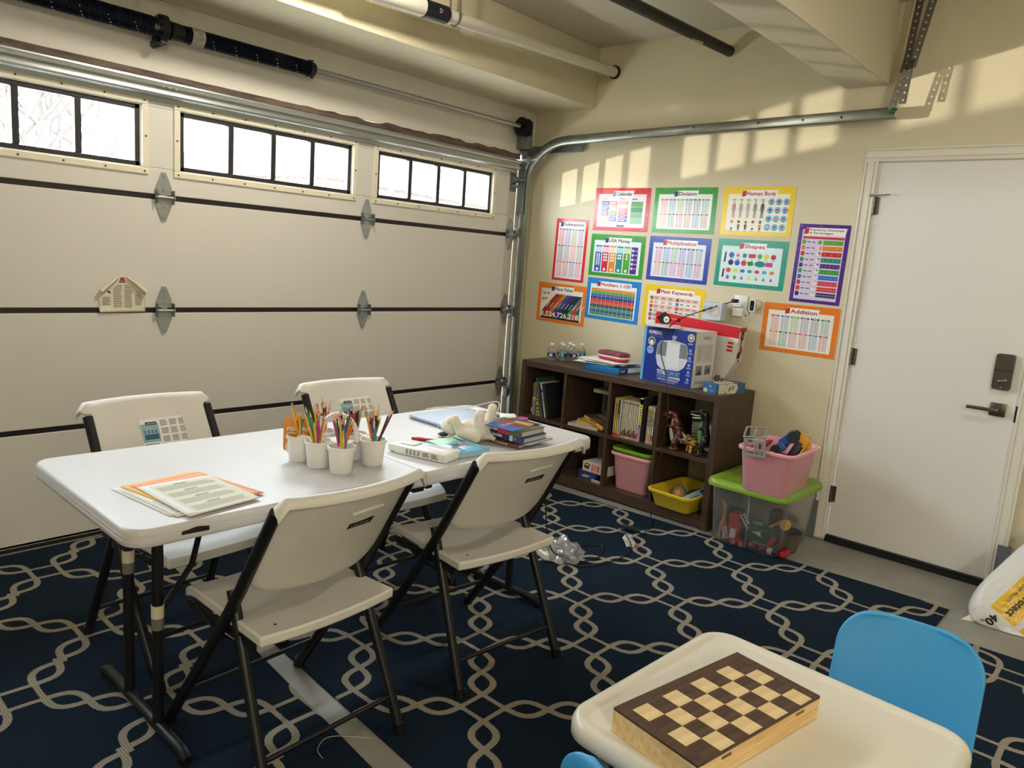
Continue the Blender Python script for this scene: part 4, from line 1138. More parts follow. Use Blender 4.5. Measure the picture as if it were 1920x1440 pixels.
# ------------------------------------------------------------------ curled notice on the garage door
nt_ = thing('door_notice', 'curled paper safety notice stuck on the garage door', 'notice', (-2.845, -.001, 1.135), axes=GARAGE)
NW, NH = .205, .150
mb = MB(); NX, NY = 20, 12; vs = []
for j in range(NY + 1):
    for i in range(NX + 1):
        s = i / NX; u = j / NY; x = (s - .5) * NW; y = -NH / 2 + u * NH * (1.12 - .42 * abs(s - .5) * 2)
        z = .002 + .016 * max(0, u - .72) / .28 * abs(s - .5) * 2 + .010 * max(0, .15 - u) / .15 * (1 - s)
        vs.append((x, y, z))
mb.add(vs, [(j * (NX + 1) + i, j * (NX + 1) + i + 1, (j + 1) * (NX + 1) + i + 1, (j + 1) * (NX + 1) + i) for j in range(NY) for i in range(NX)], 0, True)
obj('sheet', mb, mat('aged_paper', 'ddd6c0', .6), nt_, solid=.0006)
for s in (-1, 1):
    obj('curl', MB().tube([(s * .016, .088, .012), (s * .060, .055, .018), (s * .100, .020, .020)], [.004, .008, .011], n=10), mat('aged_paper', 'ddd6c0', .6), nt_)
p = Print(NW, NH, .0035)
p.poly([(-.030, .068), (.028, .068), (.018, .085), (-.016, .085)], 'a8402f', 0).poly([(-.034, .060), (.030, .060), (.026, .067), (-.028, .067)], '5a68a8', 0)
for (a, b) in ((-.040, .002), (.008, .048)):
    p.lines(a, -.058, b, .052, 13, '8a857a', 0, .45)
p.lines(-.088, -.045, -.052, -.005, 6, '8a857a', 0, .45).lines(.055, -.045, .090, .010, 8, '8a857a', 0, .45)
p.poly([(-.086, .030), (-.070, .038), (-.062, .025), (-.050, .012), (-.056, .010), (-.068, .018), (-.078, .020)], '2a2a2a', 0)
p.poly([(.055, .036), (.090, .020), (.078, .012), (.062, .020)], '55595a', 0)
p.build(nt_, 'print', rough=.6)

# ------------------------------------------------------------------ wall outlet with plugs
M_WPL = mat('white_plastic', 'e8e6e0', .35)
oc_ = thing('wall_outlet', 'white wall outlet with white adapters beside the Shapes poster', 'outlet', (-.001, -1.715, 1.262), axes=WALL)
obj('plate', MB().bbox(-.042, .042, -.058, .058, 0, .006, .002), M_WPL, oc_)
obj('adapter', MB().bbox(-.032, .032, -.066, -.016, .006, .042, .006), M_WPL, oc_)
obj('adapter', MB().bbox(-.034, .020, -.012, .006, .006, .036, .005), M_WPL, oc_)
pl = thing('black_plug', 'black plug with printed tag in the wall outlet', 'plug', (-.037, -1.700, 1.285), axes=WALL)
obj('body', MB().bbox(-.018, .020, -.010, .012, .002, .034, .005), M_BLACK, pl)
tg = thing('cord_tag', 'white and black printed warning tag hanging on the plug cord', 'tag', (-.12, -1.60, 1.238), axes=((.35, -.9, .42), (0, .4, .9)))
obj('tag', MB().box(-.075, .06, -.014, .014, 0, .0008), M_PAPER, tg)
p = Print(.14, .03, .001)
for x in (-.070, -.030, .012): p.rect(x, -.011, x + .028, .011, 'b9b6ae', 0).lines(x + .003, -.008, x + .025, .008, 3, '4a4a4a', 1)
p.rect(-.0365, -.012, -.033, .012, '1a1a1a', 1); p.build(tg, 'print', rough=.6)
wc = thing('wall_camera', 'small white camera with black face on the wall by the outlet', 'camera', (-.001, -1.802, 1.268), axes=WALL)
obj('body', MB().prism(rrect(.036, .074, .010, 5), .012, .040), M_WPL, wc, bevel=.003)
obj('face_plate', MB().prism(rrect(.024, .060, .008, 5), .040, .0415), mat('glossy_black', '0d0d12', .12), wc)
obj('lens', MB().cyl((0, -.008, .0414), (0, -.008, .0425), .005, n=14), mat('lens_blue', '3a5a9c', .1), wc)
obj('mount', MB().cyl((.02, .01, 0), (.012, .0, .02), .022, n=18), M_WPL, wc)
cc_ = [(-.02, -1.80, 1.235), (-.03, -1.79, 1.20), (-.035, -1.76, 1.19), (-.03, -1.745, 1.215), (-.034, -1.765, 1.235), (-.04, -1.785, 1.20), (-.03, -1.775, 1.175), (-.04, -1.74, 1.19)]
def smoothpath(pts, n=6):
    pts = [Vector(p) for p in pts]; out = []
    for i in range(len(pts) - 1):
        a = pts[max(i - 1, 0)]; b = pts[i]; c = pts[i + 1]; d = pts[min(i + 2, len(pts) - 1)]
        for j in range(n):
            t = j / n
            out.append(.5 * ((2 * b) + (c - a) * t + (2 * a - 5 * b + 4 * c - d) * t * t + (3 * b - a - 3 * c + d) * t ** 3))
    return out + [pts[-1]]
tag(obj('camera_cable', MB().tube(smoothpath(cc_), .0022, n=6), M_WPL), 'white cable looped under the small wall camera', 'cable')
sp_ = thing('night_light_box', 'pale blue and white carton standing behind the red box', 'carton', (-.075, -1.575, 1.165))
obj('carton', MB().box(-.04, .04, -.075, .045, 0, .10), mat('pale_carton', 'c9cfe0', .6), sp_, bevel=.001)
p = Print(.12, .1); p.disc(.02, .062, .018, 'aeb9d6'); p.rect(.05, .02, .11, .09, 'c4c2bb').rect(.058, .03, .10, .08, 'd6d4cd', 1); p.build(sp_, 'print', M=face((-.04, .045, 0), (0, -1, 0), (0, 0, 1)))

# ================================================================== on the bookshelf
M_BOT = clear('bottle_plastic', 'eef4f4', .25, .05, .16)
def bottle(loc, rz, label):
    t = thing('water_bottle', label, 'bottle', loc, rz, 'water bottles on the bookshelf')
    prof = [(.0, .002), (.024, .002), (.0285, .006), (.0285, .018), (.0275, .021), (.0285, .024), (.0285, .066), (.0275, .072), (.022, .084), (.013, .094), (.0115, .098), (.0115, .104)]
    obj('body', MB().lathe(prof[1:], 20), M_BOT, t)
    obj('cap', MB().lathe([(.0, .104), (.0135, .104), (.0135, .115), (.012, .117), (.0, .117)], 16), mat('white_cap', 'eeeeea', .4), t)
    lb = obj('label_band', MB().cyl((0, 0, .028), (0, 0, .056), .0291, n=24, caps=False), mat('water_label', '24406a', .35), t)
    p = Print(.1, .03)
    mb = MB()
    for a0, a1, k, z0, z1 in ((2.6, 3.6, 0, .034, .050), (3.9, 4.7, 1, .031, .053), (-.2, .5, 0, .033, .047)):
        n = 8; vs = [(math.cos(a0 + (a1 - a0) * i / n) * .0294, math.sin(a0 + (a1 - a0) * i / n) * .0294, z) for z in (z0, z1) for i in range(n + 1)]
        mb.add(vs, [(i, i + 1, n + 2 + i, n + 1 + i) for i in range(n)], k, True)
    mb.cyl((0, 0, .0555), (0, 0, .058), .0293, n=24, caps=False, k=0)
    obj('print', mb, [ink('e9eef0'), ink('6ab8cc')], lb)
    return t
for i, (x, y, lab) in enumerate(((-.290, -.545, 'leftmost clear water bottle on the bookshelf'), (-.225, -.595, 'clear water bottle in front, second from the left on the bookshelf'), (-.165, -.632, 'clear water bottle, third from the left in front on the bookshelf'),
                                 (-.060, -.625, 'clear water bottle at the right end of the group on the bookshelf'), (-.175, -.540, 'clear water bottle in the back row, left, on the bookshelf'), (-.105, -.560, 'clear water bottle in the back row, right, on the bookshelf'))):
    bottle((x, y, ZT), 2.0 * i + (3.5 if i < 2 else 0), lab)

# blue binder, loose papers, pencil case
bd = thing('ring_binder', 'blue ring binder lying under papers on the bookshelf', 'binder', (-.245, -1.025, ZT), math.radians(-2))
M_BIND = mat('blue_binder', '1470b4', .4)
obj('cover', MB().bbox(-.135, .135, -.135, .130, 0, .004, .0015).bbox(-.135, .135, -.135, .130, .036, .040, .0015).bbox(-.139, -.131, -.135, .130, 0, .040, .002), M_BIND, bd)
obj('pages', MB().box(-.128, .125, -.128, .122, .005, .034), M_PAPER, bd)
p = Print(.1, .04); p.rect(0, 0, .085, .036, '1a2f6a'); p.lines(.008, .010, .06, .028, 2, 'c9ccd8', 1, .5); p.build(bd, 'spine_label', M=face((-.125, -.1355, .002), (1, 0, 0), (0, 0, 1)))
def sheet(name, label, cat, loc, rz, w, h, m, group=None, curl=.0, amp=.0, pr=None, z=0):
    t = thing(name, label, cat, loc, rz, group)
    N = 14; vs = []
    for i in range(N + 1):
        for j in range(N + 1):
            s, u = i / N - .5, j / N - .5
            vs.append((s * w, u * h, .0006 + curl * max(0, s + u - .35) ** 2 + amp * (1 + math.sin(s * 7 + u * 5)) * .5))
    mb = MB().add(vs, [(i * (N + 1) + j, (i + 1) * (N + 1) + j, (i + 1) * (N + 1) + j + 1, i * (N + 1) + j + 1) for i in range(N) for j in range(N)], 0, True)
    obj('sheet', mb, m, t, solid=.0005)
    return t
rr = random.Random(2)
for i in range(7):
    sheet('paper_sheet', ['loose white sheet on the blue binder, bottom of the pile', 'loose white sheet on the blue binder, second from the bottom', 'loose grey sheet in the pile on the blue binder',
          'creased white sheet midway up the pile on the blue binder', 'white sheet jutting left from the pile on the blue binder', 'white sheet near the top of the pile on the blue binder', 'top white sheet under the red pencil case'][i], 'paper',
          (-.25 + rr.uniform(-.03, .03), -.99 + rr.uniform(-.05, .06), ZT + .041 + i * .0034), rr.uniform(-.25, .25), .23, .29, M_PAPER if i != 2 else mat('grey_paper', '8d8f96', .6), 'papers on the blue binder', 0, .0016)
pc_ = thing('pencil_case', 'red zipped pencil case with dark patterned lid on the papers', 'pencil case', (-.235, -1.010, ZT + .067), math.radians(-8))
def superbox(w, d, z0, z1, r):
    mb = MB(); rings = []
    for k, (ins, z) in enumerate(((.012, z0), (.002, z0 + .008), (0, (z0 + z1) / 2), (.002, z1 - .008), (.014, z1 - .001), (.03, z1))):
        rings.append([(x, y, z) for x, y in rrect(w - 2 * ins, d - 2 * ins, max(.01, r - ins), 6)])
    n = len(rings[0]); mb.add([p for q in rings for p in q], [(a * n + i, a * n + (i + 1) % n, (a + 1) * n + (i + 1) % n, (a + 1) * n + i) for a in range(5) for i in range(n)], 0, True)
    mb.add(rings[-1], [tuple(range(n))]); mb.add(rings[0], [tuple(reversed(range(n)))])
    return mb
obj('base', superbox(.10, .225, 0, .024, .035), mat('red_fabric', 'c3242f', .6), pc_)
obj('zip', superbox(.101, .226, .021, .026, .035), mat('zip_white', 'ded2cc', .6), pc_)
ld = obj('lid', superbox(.10, .225, .025, .056, .035), mat('patterned_fabric', 'a8313a', .6, color2='3a4258', scale=22), pc_)

# humidifier carton
hb = thing('humidifier_box', 'blue and white humidifier carton standing on the bookshelf', 'carton', (-.372, -1.472, ZT), math.radians(-5))
HW, HD, HH = .362, .215, .327
M_HB = mat('blue_carton', '15308f', .35); M_HW = mat('white_carton', 'dcdbd8', .45)
mb = MB().box(0, HD, -HW / 2, HW / 2, 0, HH)
hbx = obj('carton', mb, [M_HB, M_HW], hb, bevel=.0015)
for pl_ in hbx.data.polygons:
    if abs(pl_.normal.x) < .5: pl_.material_index = 1
p = Print(HW, HH)
p.rect(0, 0, .018, HH, '69b4e2', 0)
p.text('HOMEDICS', .035, HH - .045, .020, 'eef0f4', 1, width=.092, bold=.0006).rect(.035, HH - .056, .13, HH - .0548, '9fb4e0', 1)
p.poly([(.105, .225), (.125, .248), (.215, .262), (.300, .248), (.315, .225), (.318, .150), (.300, .110), (.265, .086), (.145, .082), (.115, .105), (.100, .150)], 'd3d6de', 1)
p.poly([(.108, .226), (.126, .246), (.172, .246), (.170, .160), (.105, .166)], '7f858a', 2).poly([(.262, .244), (.298, .246), (.312, .226), (.315, .163), (.262, .163)], '7f858a', 2)
p.poly([(.172, .248), (.262, .246), (.262, .100), (.170, .100)], 'e2e4ea', 2).poly([(.205, .262), (.225, .262), (.235, .285), (.210, .290), (.200, .280)], 'a9b9dc', 1)
p.disc(.060, .238, .026, 'e8e05a', 1, 24).disc(.060, .238, .021, '2a4a9c', 2, 24).disc(.060, .232, .014, 'dfe6ee', 3, 16).disc(.055, .186, .024, '8fb4e2', 1, 24).lines(.040, .184, .070, .194, 2, '2a4a9c', 2, .5)
p.disc(.330, .288, .023, 'e8e05a', 1, 24).disc(.330, .288, .017, '6a6fc0', 2, 20).disc(.330, .290, .009, 'dfe2ea', 3, 12)
for i in range(5):
    y = .215 - i * .042; p.disc(.334, y, .010, '7fa6e0', 1, 16).lines(.318, y - .022, .352, y - .013, 2, 'c4d2ee', 1, .5)
p.lines(.315, .248, .350, .258, 2, 'c4d2ee', 1, .5)
p.text('TOTAL', .118, .052, .026, 'f0f2f6', 1, width=.062, bold=.0008).text('COMFORT', .182, .052, .026, '8fc4ee', 1, width=.098, bold=.0004)
p.text('ULTRASONIC', .118, .034, .013, '6fb4ee', 1, width=.086, bold=.0004).text('HUMIDIFIER', .206, .034, .013, 'f0f2f6', 1, width=.078, bold=.0005)
p.text('WITH UV-C TECHNOLOGY', .126, .019, .010, 'dfe6f2', 1, width=.15, bold=.0003)
p.text('WARM', .150, .006, .008, 'd05a6a', 1).text('& COOL MIST', .186, .006, .008, 'dfe6f2', 1)
p.build(hbx, 'front_print', M=face((0, HW / 2, 0), (0, -1, 0), (0, 0, 1)))
p = Print(HD, HH); p.text('HOMEDICS', .075, HH - .045, .016, '3c3f48', 1, width=.082)
p.rect(.020, .150, .190, .255, 'cdccc8').lines(.03, .16, .08, .245, 9, '8b8b88', 1, .3).lines(.10, .16, .180, .245, 9, 'a5a5a2', 1, .25)
p.rect(.030, .075, .095, .130, '8d8f8e').rect(.120, .075, .185, .130, '8d8f8e').poly([(.03, .075), (.095, .075), (.07, .11)], '4d4f4e', 1).poly([(.12, .08), (.185, .09), (.16, .12)], '5a5c5b', 1)
p.lines(.03, .025, .18, .040, 2, '8b8b88', 1); p.build(hbx, 'side_print', M=face((0, -HW / 2, 0), (1, 0, 0), (0, 0, 1)))
mg = sheet('magazine', 'white and pink magazine lying on top of the humidifier carton', 'magazine', (-.300, -1.385, ZT + HH + .0012), math.radians(-58), .21, .275, mat('magazine_cover', 'e3d3d8', .35, color2='d98aa0', scale=9), curl=0, amp=.004)
obj('pages', MB().box(-.100, .100, -.132, .132, .0005, .0035), M_PAPER, mg)

# red game carton leaning behind
rb = thing('red_game_box', 'long red and white game carton behind the humidifier carton', 'carton', (-.135, -1.49, ZT + .004), axes=((0, -1, -.055), (0, -.055, 1)))
RW, RH, RD = .565, .385, .085
poly = [(-RW / 2, 0), (RW / 2 - .085, 0), (RW / 2 - .05, .06), (RW / 2, .17), (RW / 2, RH - .01), (-RW / 2, RH)]
rbx = obj('carton', MB().prism(poly, -RD, 0), [mat('white_card', 'dedad2', .45)], rb, bevel=.001)
p = Print(RW, RH)
p.poly([(-RW / 2, RH - .085), (RW / 2, RH - .075), (RW / 2, RH - .011), (-RW / 2, RH - .001)], 'cf2733')
p.poly([(-.22 + math.cos(2 * math.pi * i / 16) * (.042 if i % 4 else .056), RH - .040 + math.sin(2 * math.pi * i / 16) * (.036 if i % 4 else .046)) for i in range(16)], '2a2626', 1)
p.disc(-.205, RH - .042, .020, 'efeeea', 2, 20).text('10', -.205, RH - .050, .015, '2a2626', 3, 'c', bold=.0008).disc(-.12, RH - .033, .012, '1d1a1a', 1, 16).poly([(-.175, RH - .034), (-.135, RH - .032), (-.135, RH - .028), (-.175, RH - .030)], 'c9a5a5', 1)
for i in range(3): p.rect(.22, RH - .115 - i * .022, .255, RH - .102 - i * .022, 'cf2733', 1)
p.build(rbx, 'front_print')
p = Print(RD, .3)
p.poly([(.002, .175), (RD, .175), (RD, .204), (.002, .200)], 'cf2733').disc(.042, .152, .022, '2a2626', 1, 10, .03).disc(.042, .152, .010, 'b9b4ae', 2, 12)
p.rect(.036, .085, .048, .13, '3a3636', 1).disc(.052, .065, .021, 'cf3a3a', 1, 14, .027).poly([(.010, .020), (.055, .020), (.050, .060), (.020, .055)], '2f2c2c', 1).disc(.04, .006, .010, 'b8303a', 1, 10)
p.build(rbx, 'side_print', M=face((RW / 2 + .0008, .172, 0), (0, 0, -1), (0, 1, 0)))
p = Print(.06, .06); p.rect(.006, 0, .05, .008, '1f1c1c').lines(.006, .012, .05, .05, 3, '1f1c1c', 1, .6)
p.build(rbx, 'corner_print', M=face((RW / 2 - .076, .018, 0), (.035, .06, 0), (-.06, .035, 0)) @ Matrix.Identity(4))

# small tissue-sized carton
sb = thing('small_carton', 'small blue and white carton at the right front of the bookshelf', 'carton', (-.41, -1.775, ZT), math.radians(-14))
sbx = obj('carton', MB().box(0, .245, -.052, .040, 0, .056), mat('steel_blue_card', '2f618f', .45), sb, bevel=.001)
p = Print(.1, .056); p.rect(.004, .004, .030, .024, 'c9c4b6').disc(.05, .04, .006, '9fc0dc').lines(.045, .012, .082, .022, 2, '7fa6c8', 0, .4); p.build(sbx, 'end_print', M=face((0, .040, 0), (0, -1, 0), (0, 0, 1)))
p = Print(.245, .056); p.poly([(.02, 0), (.07, 0), (.09, .018), (.085, .056), (.02, .056)], 'd6d0bc').poly([(.085, .0), (.165, .0), (.185, .03), (.17, .056), (.09, .056)], 'd8d3c2').poly([(.10, .012), (.118, .018), (.125, .045), (.112, .036)], '5a5a58', 1).poly([(.13, .02), (.14, .02), (.15, .042), (.14, .044)], '5a5a78', 1)
p.build(sbx, 'side_print', M=face((0, -.052, 0), (1, 0, 0), (0, 0, 1)))
p = Print(.245, .09); p.poly([(.03, .01), (.16, .012), (.19, .04), (.17, .08), (.05, .078)], 'd8d3c2').rect(.06, .04, .13, .055, 'b86a5a', 1); p.build(sbx, 'top_print', M=face((0, -.052, .056), (1, 0, 0), (0, 1, 0)))

# ------------------------------------------------------------------ books in the cubes
def book(label, x0, y0, z0, th, ht, dp, cover, lean=0.0, spine=None, title=None, tcol='f0eee6', group='books standing in the bookshelf', flat=False, rz=0.0, bands=(), name='book'):
    """standing book: spine faces the room (-x), thickness runs along -y from y0; lean tips its top towards +y (deg)"""
    if flat:
        t = thing(name, label, 'book', (x0, y0, z0), rz, group); T = Matrix(((0, 1, 0, 0), (0, 0, 1, 0), (1, 0, 0, 0), (0, 0, 0, 1))); 
        t.matrix_world = Matrix.Translation((x0, y0, z0)) @ Matrix.Rotation(rz, 4, 'Z') @ Matrix(((1, 0, 0, 0), (0, 0, -1, ht / 2), (0, 1, 0, th), (0, 0, 0, 1)))
    else:
        t = thing(name, label, 'book', (x0, y0, z0), 0, group)
        a = math.radians(lean); t.rotation_euler = (-a, 0, 0)
    c = mat('cover_' + cover, cover, .38)
    cv = obj('cover', MB().box(0, dp, -.0016, 0, 0, ht).box(0, dp, -th, -th + .0016, 0, ht).box(0, .0018, -th, 0, 0, ht), [c], t)
    obj('pages', MB().box(.002, dp - .004, -th + .0017, -.0017, .003, ht - .003), mat('book_pages', 'd9d2bd', .8), t)
    p = Print(th, ht)
    for z_0, z_1, col in bands: p.rect(.0004, z_0 * ht, th - .0004, z_1 * ht, col)
    if title:      # illegible small title: a row of short strokes down the spine
        rr_ = random.Random(title)
        for i in range(len(title) + 3):
            zt = ht * (.86 - .058 * i)
            p.rect(th * .25, zt - ht * .036 * rr_.uniform(.6, 1), th * rr_.uniform(.6, .78), zt, tcol, 1)
    if p.mb.v: p.build(cv, 'spine_print', M=face((0, 0, 0), (0, -1, 0), (0, 0, 1)))
    return t


BX = XF + .035
# cube 1 (left), upper
y = CUBES[0][0] - .030
for args in (('red-spined book at the left end of the leftmost upper cube', .010, .215, 'b0262c', 0, [(.55, .8, '26324a'), (.1, .22, 'e6d8d0')], None),
             ('olive and grey thick spiral book in the leftmost upper cube', .024, .225, '7c7a52', 0, [(0, .45, '8f97a0'), (.45, .55, 'c8c04a')], None),
             ('thin lime green book in the leftmost upper cube', .006, .205, 'a3b03a', 0, [], None),
             ('cream-spined book with dots in the leftmost upper cube', .016, .195, 'd8cfae', 2, [(.05, .10, '5a4a3a'), (.18, .23, '4a5a4a'), (.30, .36, '3a3430'), (.5, .54, '7a4a3a'), (.6, .64, '6a3a2a')], None),
             ('yellow-spined book with red title in the leftmost upper cube', .018, .205, 'e2bd2a', 5, [(.72, 1, 'c8562e')], 'INVISIBLE')):
    lab, th, ht, col, lean, bands, ti = args
    book(lab, BX + .01, y, ZM, th, ht, .17, col, lean, title=ti, tcol='9c3a24', bands=bands); y -= th + .0025
y -= .004
for args in (('dark green tall book leaning in the leftmost upper cube', .009, .262, '2c5a3c', 13, [(.6, 1, '3f7a52')], None),
             ('thin grey book leaning beside the green one in the leftmost upper cube', .006, .235, '8f9a98', 14, [(0, .3, 'b8a0a0')], None),
             ('navy blue book leaning in the leftmost upper cube', .014, .230, '1f2f55', 15, [], None),
             ('white-spined book leaning in the leftmost upper cube', .015, .236, 'cfcdc6', 15, [(.72, .80, '3a4a6a')], 'WORLD'),
             ('black book leaning at the right end of the leftmost upper cube', .024, .232, '23262c', 15, [], None)):
    lab, th, ht, col, lean, bands, ti = args
    book(lab, BX, y, ZM, th, ht, .19, col, lean, title=ti, tcol='3a4a6a', bands=bands); y -= th / math.cos(math.radians(lean)) + .003
# cube 2, upper: dark series standing at the back right, books lying in front
y = CUBES[1][1] + .150
for i in range(6):
    book(['black-spined book with pale figure, leftmost of the dark series', 'black-spined book, second of the dark series', 'black-spined book, third of the dark series', 'dark green-black book, fourth of the dark series',
          'dark green-black book, fifth of the dark series', 'maroon book standing against the divider in the second upper cube'][i], XF + .20, y, ZM, .019 if i < 5 else .012, .205 if i < 5 else .235, .13, ['17191c', '17191c', '181b1d', '16201f', '16221f', '7a1f3a'][i], 0,
         bands=[(.15, .48, ['4a4c4c', '3c4040', '3d4543', '2f4540', '2b4a42', '8a2a46'][i])])
    y -= (.019 if i < 5 else .012) + .003
book('pale thick book lying on top of the dark series in the second upper cube', XF + .19, CUBES[1][1] + .165, ZM + .208, .026, .150, .18, 'c4bfae', flat=True, rz=math.radians(180 - 180), group='books lying in the second upper cube')
def lying(label, cx, cy, z, w, d, th, cover, rz, edge=None, print_=None, group=None, tilt=0.0):
    """closed book lying flat: w along local x (spine side is -y), d along local y"""
    t = thing('book', label, 'book', (cx, cy, z), rz, group)
    if tilt: t.rotation_euler = (0, math.radians(tilt), rz)
    c = mat('cover_' + cover, cover, .35)
    cv = obj('cover', MB().box(-w / 2, w / 2, -d / 2, d / 2, 0, .0022).box(-w / 2, w / 2, -d / 2, d / 2, th - .0022, th).box(-w / 2, w / 2, -d / 2, -d / 2 + .0025, 0, th), c, t)
    obj('pages', MB().box(-w / 2 + .004, w / 2 - .004, -d / 2 + .0026, d / 2 - .004, .0023, th - .0023), mat('book_pages_grey', 'c9c6bd', .8), t)
    return t, cv
R90 = math.pi / 2
g2 = 'books lying in the second upper cube'
lying('wide pale book at the bottom of the lying pile in the second upper cube', XF + .130, -.945, ZM, .22, .215, .018, 'c9c3b4', -R90 + .1, group=g2)
lying('tan book in the middle of the lying pile in the second upper cube', XF + .135, -.950, ZM + .018, .14, .17, .022, 'c2a866', -R90 + .15, group=g2)
lying('yellow and brown book in the lying pile in the second upper cube', XF + .130, -.955, ZM + .040, .12, .16, .009, 'b8a052', -R90 - .1, group=g2)
t, cv = lying('orange-spined comic book on top of the lying pile in the second upper cube', XF + .118, -1.035, ZM + .030, .185, .150, .030, '46392f', -R90 - .22, group=g2, tilt=13)
p = Print(.185, .03); p.rect(0, 0, .185, .013, 'd07a2c').rect(0, .014, .185, .029, 'd8bc52').lines(.05, .0165, .13, .0265, 1, '2a2420', 1, .7); p.build(cv, 'spine_print', M=face((-.0925, -.0751, 0), (1, 0, 0), (0, 0, 1)))
p = Print(.185, .15); p.lines(.02, .08, .13, .13, 3, '9a9080', 0, .5).poly([(.04, .01), (.14, .01), (.12, .06), (.06, .05)], '8a4a34', 0); p.build(cv, 'cover_print', M=face((-.0925, -.075, .030), (1, 0, 0), (0, 1, 0)))
# cube 3, upper: yellow and cream series
y = CUBES[2][0] - .022
spec = [('pale grey-pink book at the left end of the third upper cube', .011, .238, 'b9aaa2', [(.02, .1, 'c03a34')], None)]
spec += [('yellow book, second from the left in the third upper cube', .013, .235, 'e0bc22', [(.02, .09, 'b8442e')], 'CLUB'), ('yellow and brown book, third from the left in the third upper cube', .013, .232, 'd9bf6a', [(.02, .09, 'b8442e'), (.6, .98, '5a4426')], 'PETS')]
spec += [('pale blue book beside the yellow ones in the third upper cube', .015, .230, 'a9b4b8', [(.01, .07, 'c2486a')], None)]
for i in range(11): spec.append(('cream-spined book, number %s of the boxed set in the third upper cube' % ['one', 'two', 'three', 'four', 'five', 'six', 'seven', 'eight', 'nine', 'ten', 'eleven'][i], .0098, .232, 'd9d0b2', [(.06, .16 + .05 * ((i * 7) % 3), ['5f5648', '6a5a44', '9a5a38'][i * 5 % 3]), (.93, .96, '6a6252')], None))
spec += [('tall yellow and pink spined book in the third upper cube', .019, .268, '3f3c44', [(0, .38, 'b07aa0'), (.38, 1, 'dccf6a'), (.86, .97, 'c04a44')], 'SURVIVE')]
for lab, th, ht, col, bands, ti in spec:
    book(lab, BX - .010 + (.004 if th < .01 else 0), y, ZM, th, ht, .165, col, 0, bands=bands, title=ti, tcol='3a352c'); y -= th + .0012
y -= .030
for i, (th, col) in enumerate(((.0105, 'd3cfc0'), (.0105, 'd6d2c4'), (.0105, 'cfcbbd'), (.013, 'c9c6bb'))):
    book(['white-spined comic with orange band, left of the four in the third upper cube', 'white-spined comic, second of the four in the third upper cube', 'white-spined comic, third of the four in the third upper cube', 'white and red comic against the right divider in the third upper cube'][i],
         BX + .004, y, ZM, th, .225, .165, col, 0, bands=[(.70, .92, ['d0863a', 'c08a4a', '8a9a5a', 'c9b0a0'][i]), (.08, .24, ['d8944a', 'd0a04a', '8ab88a', 'a83a3a'][i])], title='TEST', tcol='55504a'); y -= th + .0012
# cube 4, upper: pale pile behind the dinosaurs
for i in range(7):
    lying(['pale thick book, top of the pile behind the dinosaurs', 'pale book, second from top behind the dinosaurs', 'pale book, third from top behind the dinosaurs', 'brown book, fourth from top behind the dinosaurs', 'tan book, third from bottom behind the dinosaurs',
           'green-edged book, second from bottom behind the dinosaurs', 'grey book, bottom of the pile behind the dinosaurs'][i], XF + .27, -1.715, ZM + [.128, .110, .092, .075, .052, .034, 0][i] + .004, .17, .19, [.030, .0165, .0165, .0155, .022, .0165, .032][i], ['c2baa6', 'b9b2a0', 'b5ae9c', '7c6a52', '9a8c6c', '6f8a5a', '8f8d88'][i], math.radians([88, 92, 90, 94, 89, 91, 90][i]), group='books piled behind the dinosaurs')
# ------------------------------------------------------------------ plastic bins
def bin_(name, label, loc, rz, L, Wd, H, m, cat='bin', group=None, tilt=None):
    """open storage bin with a flared rim: L along x, W along y"""
    t = thing(name, label, cat, loc, rz, group)
    rings = []
    for dl, z, r in ((-.050, 0, .03), (-.044, .006, .034), (-.018, H - .022, .04), (-.014, H - .018, .042), (.0, H - .016, .05), (.002, H - .004, .05), (-.004, H, .048), (-.012, H, .044), (-.024, H - .012, .038), (-.048, .010, .03), (-.058, .005, .026)):
        rings.append([(x, y, z) for x, y in rrect(L + 2 * dl * 1.0, Wd + 2 * dl * .8, r, 6)])
    n = len(rings[0]); mb = MB().add([p for q in rings for p in q], [(a * n + i, a * n + (i + 1) % n, (a + 1) * n + (i + 1) % n, (a + 1) * n + i) for a in range(len(rings) - 1) for i in range(n)], 0, True)
    mb.add(rings[0], [tuple(reversed(range(n)))]); mb.add(rings[-1], [tuple(range(n))])
    obj('tub', mb, m, t, smooth_angle=45)
    return t
M_PINK = mat('pink_plastic', 'f3adba', .42); M_GRN = mat('lime_plastic', '7fae30', .4); M_YELP = mat('yellow_plastic', 'dcc02c', .42)
c3 = (CUBES[2][0] + CUBES[2][1]) / 2; c4 = (CUBES[3][0] + CUBES[3][1]) / 2
bin_('pink_bin', 'tall pink bin in the third lower cube of the bookshelf', (XF + .225, c3, ZB), 0, .42, .30, .235, M_PINK)
bin_('green_bin', 'shallow lime green bin nested in the pink bin', (XF + .228, c3 - .004, ZB + .166), 0, .42, .296, .100, M_GRN)
bin_('yellow_bin', 'shallow yellow bin sticking out of the right lower cube', (XF + .135, c4 + .010, ZB), math.radians(-3), .42, .30, .105, M_YELP)
w_ = thing('toy_roller', 'grey toy with orange disc inside the yellow bin', 'toy', (XF + .13, c4 + .050, ZB + .060), axes=((0, -1, .25), (.35, 0, 1)))
obj('tyre', MB().lathe([(.018, -.012), (.038, -.014), (.044, -.006), (.044, .006), (.038, .014), (.018, .012)], 24), mat('grey_toy', '7d7b6c', .5), w_)
obj('hub', MB().cyl((0, 0, -.010), (0, 0, .016), .020, n=20), mat('orange_toy', 'e08a28', .5), w_)
s_ = thing('toy_box', 'pale blue flat carton sticking up in the yellow bin', 'carton', (XF + .135, c4 - .075, ZB + .045), axes=((.9, -.3, .25), (.2, .7, .5)))
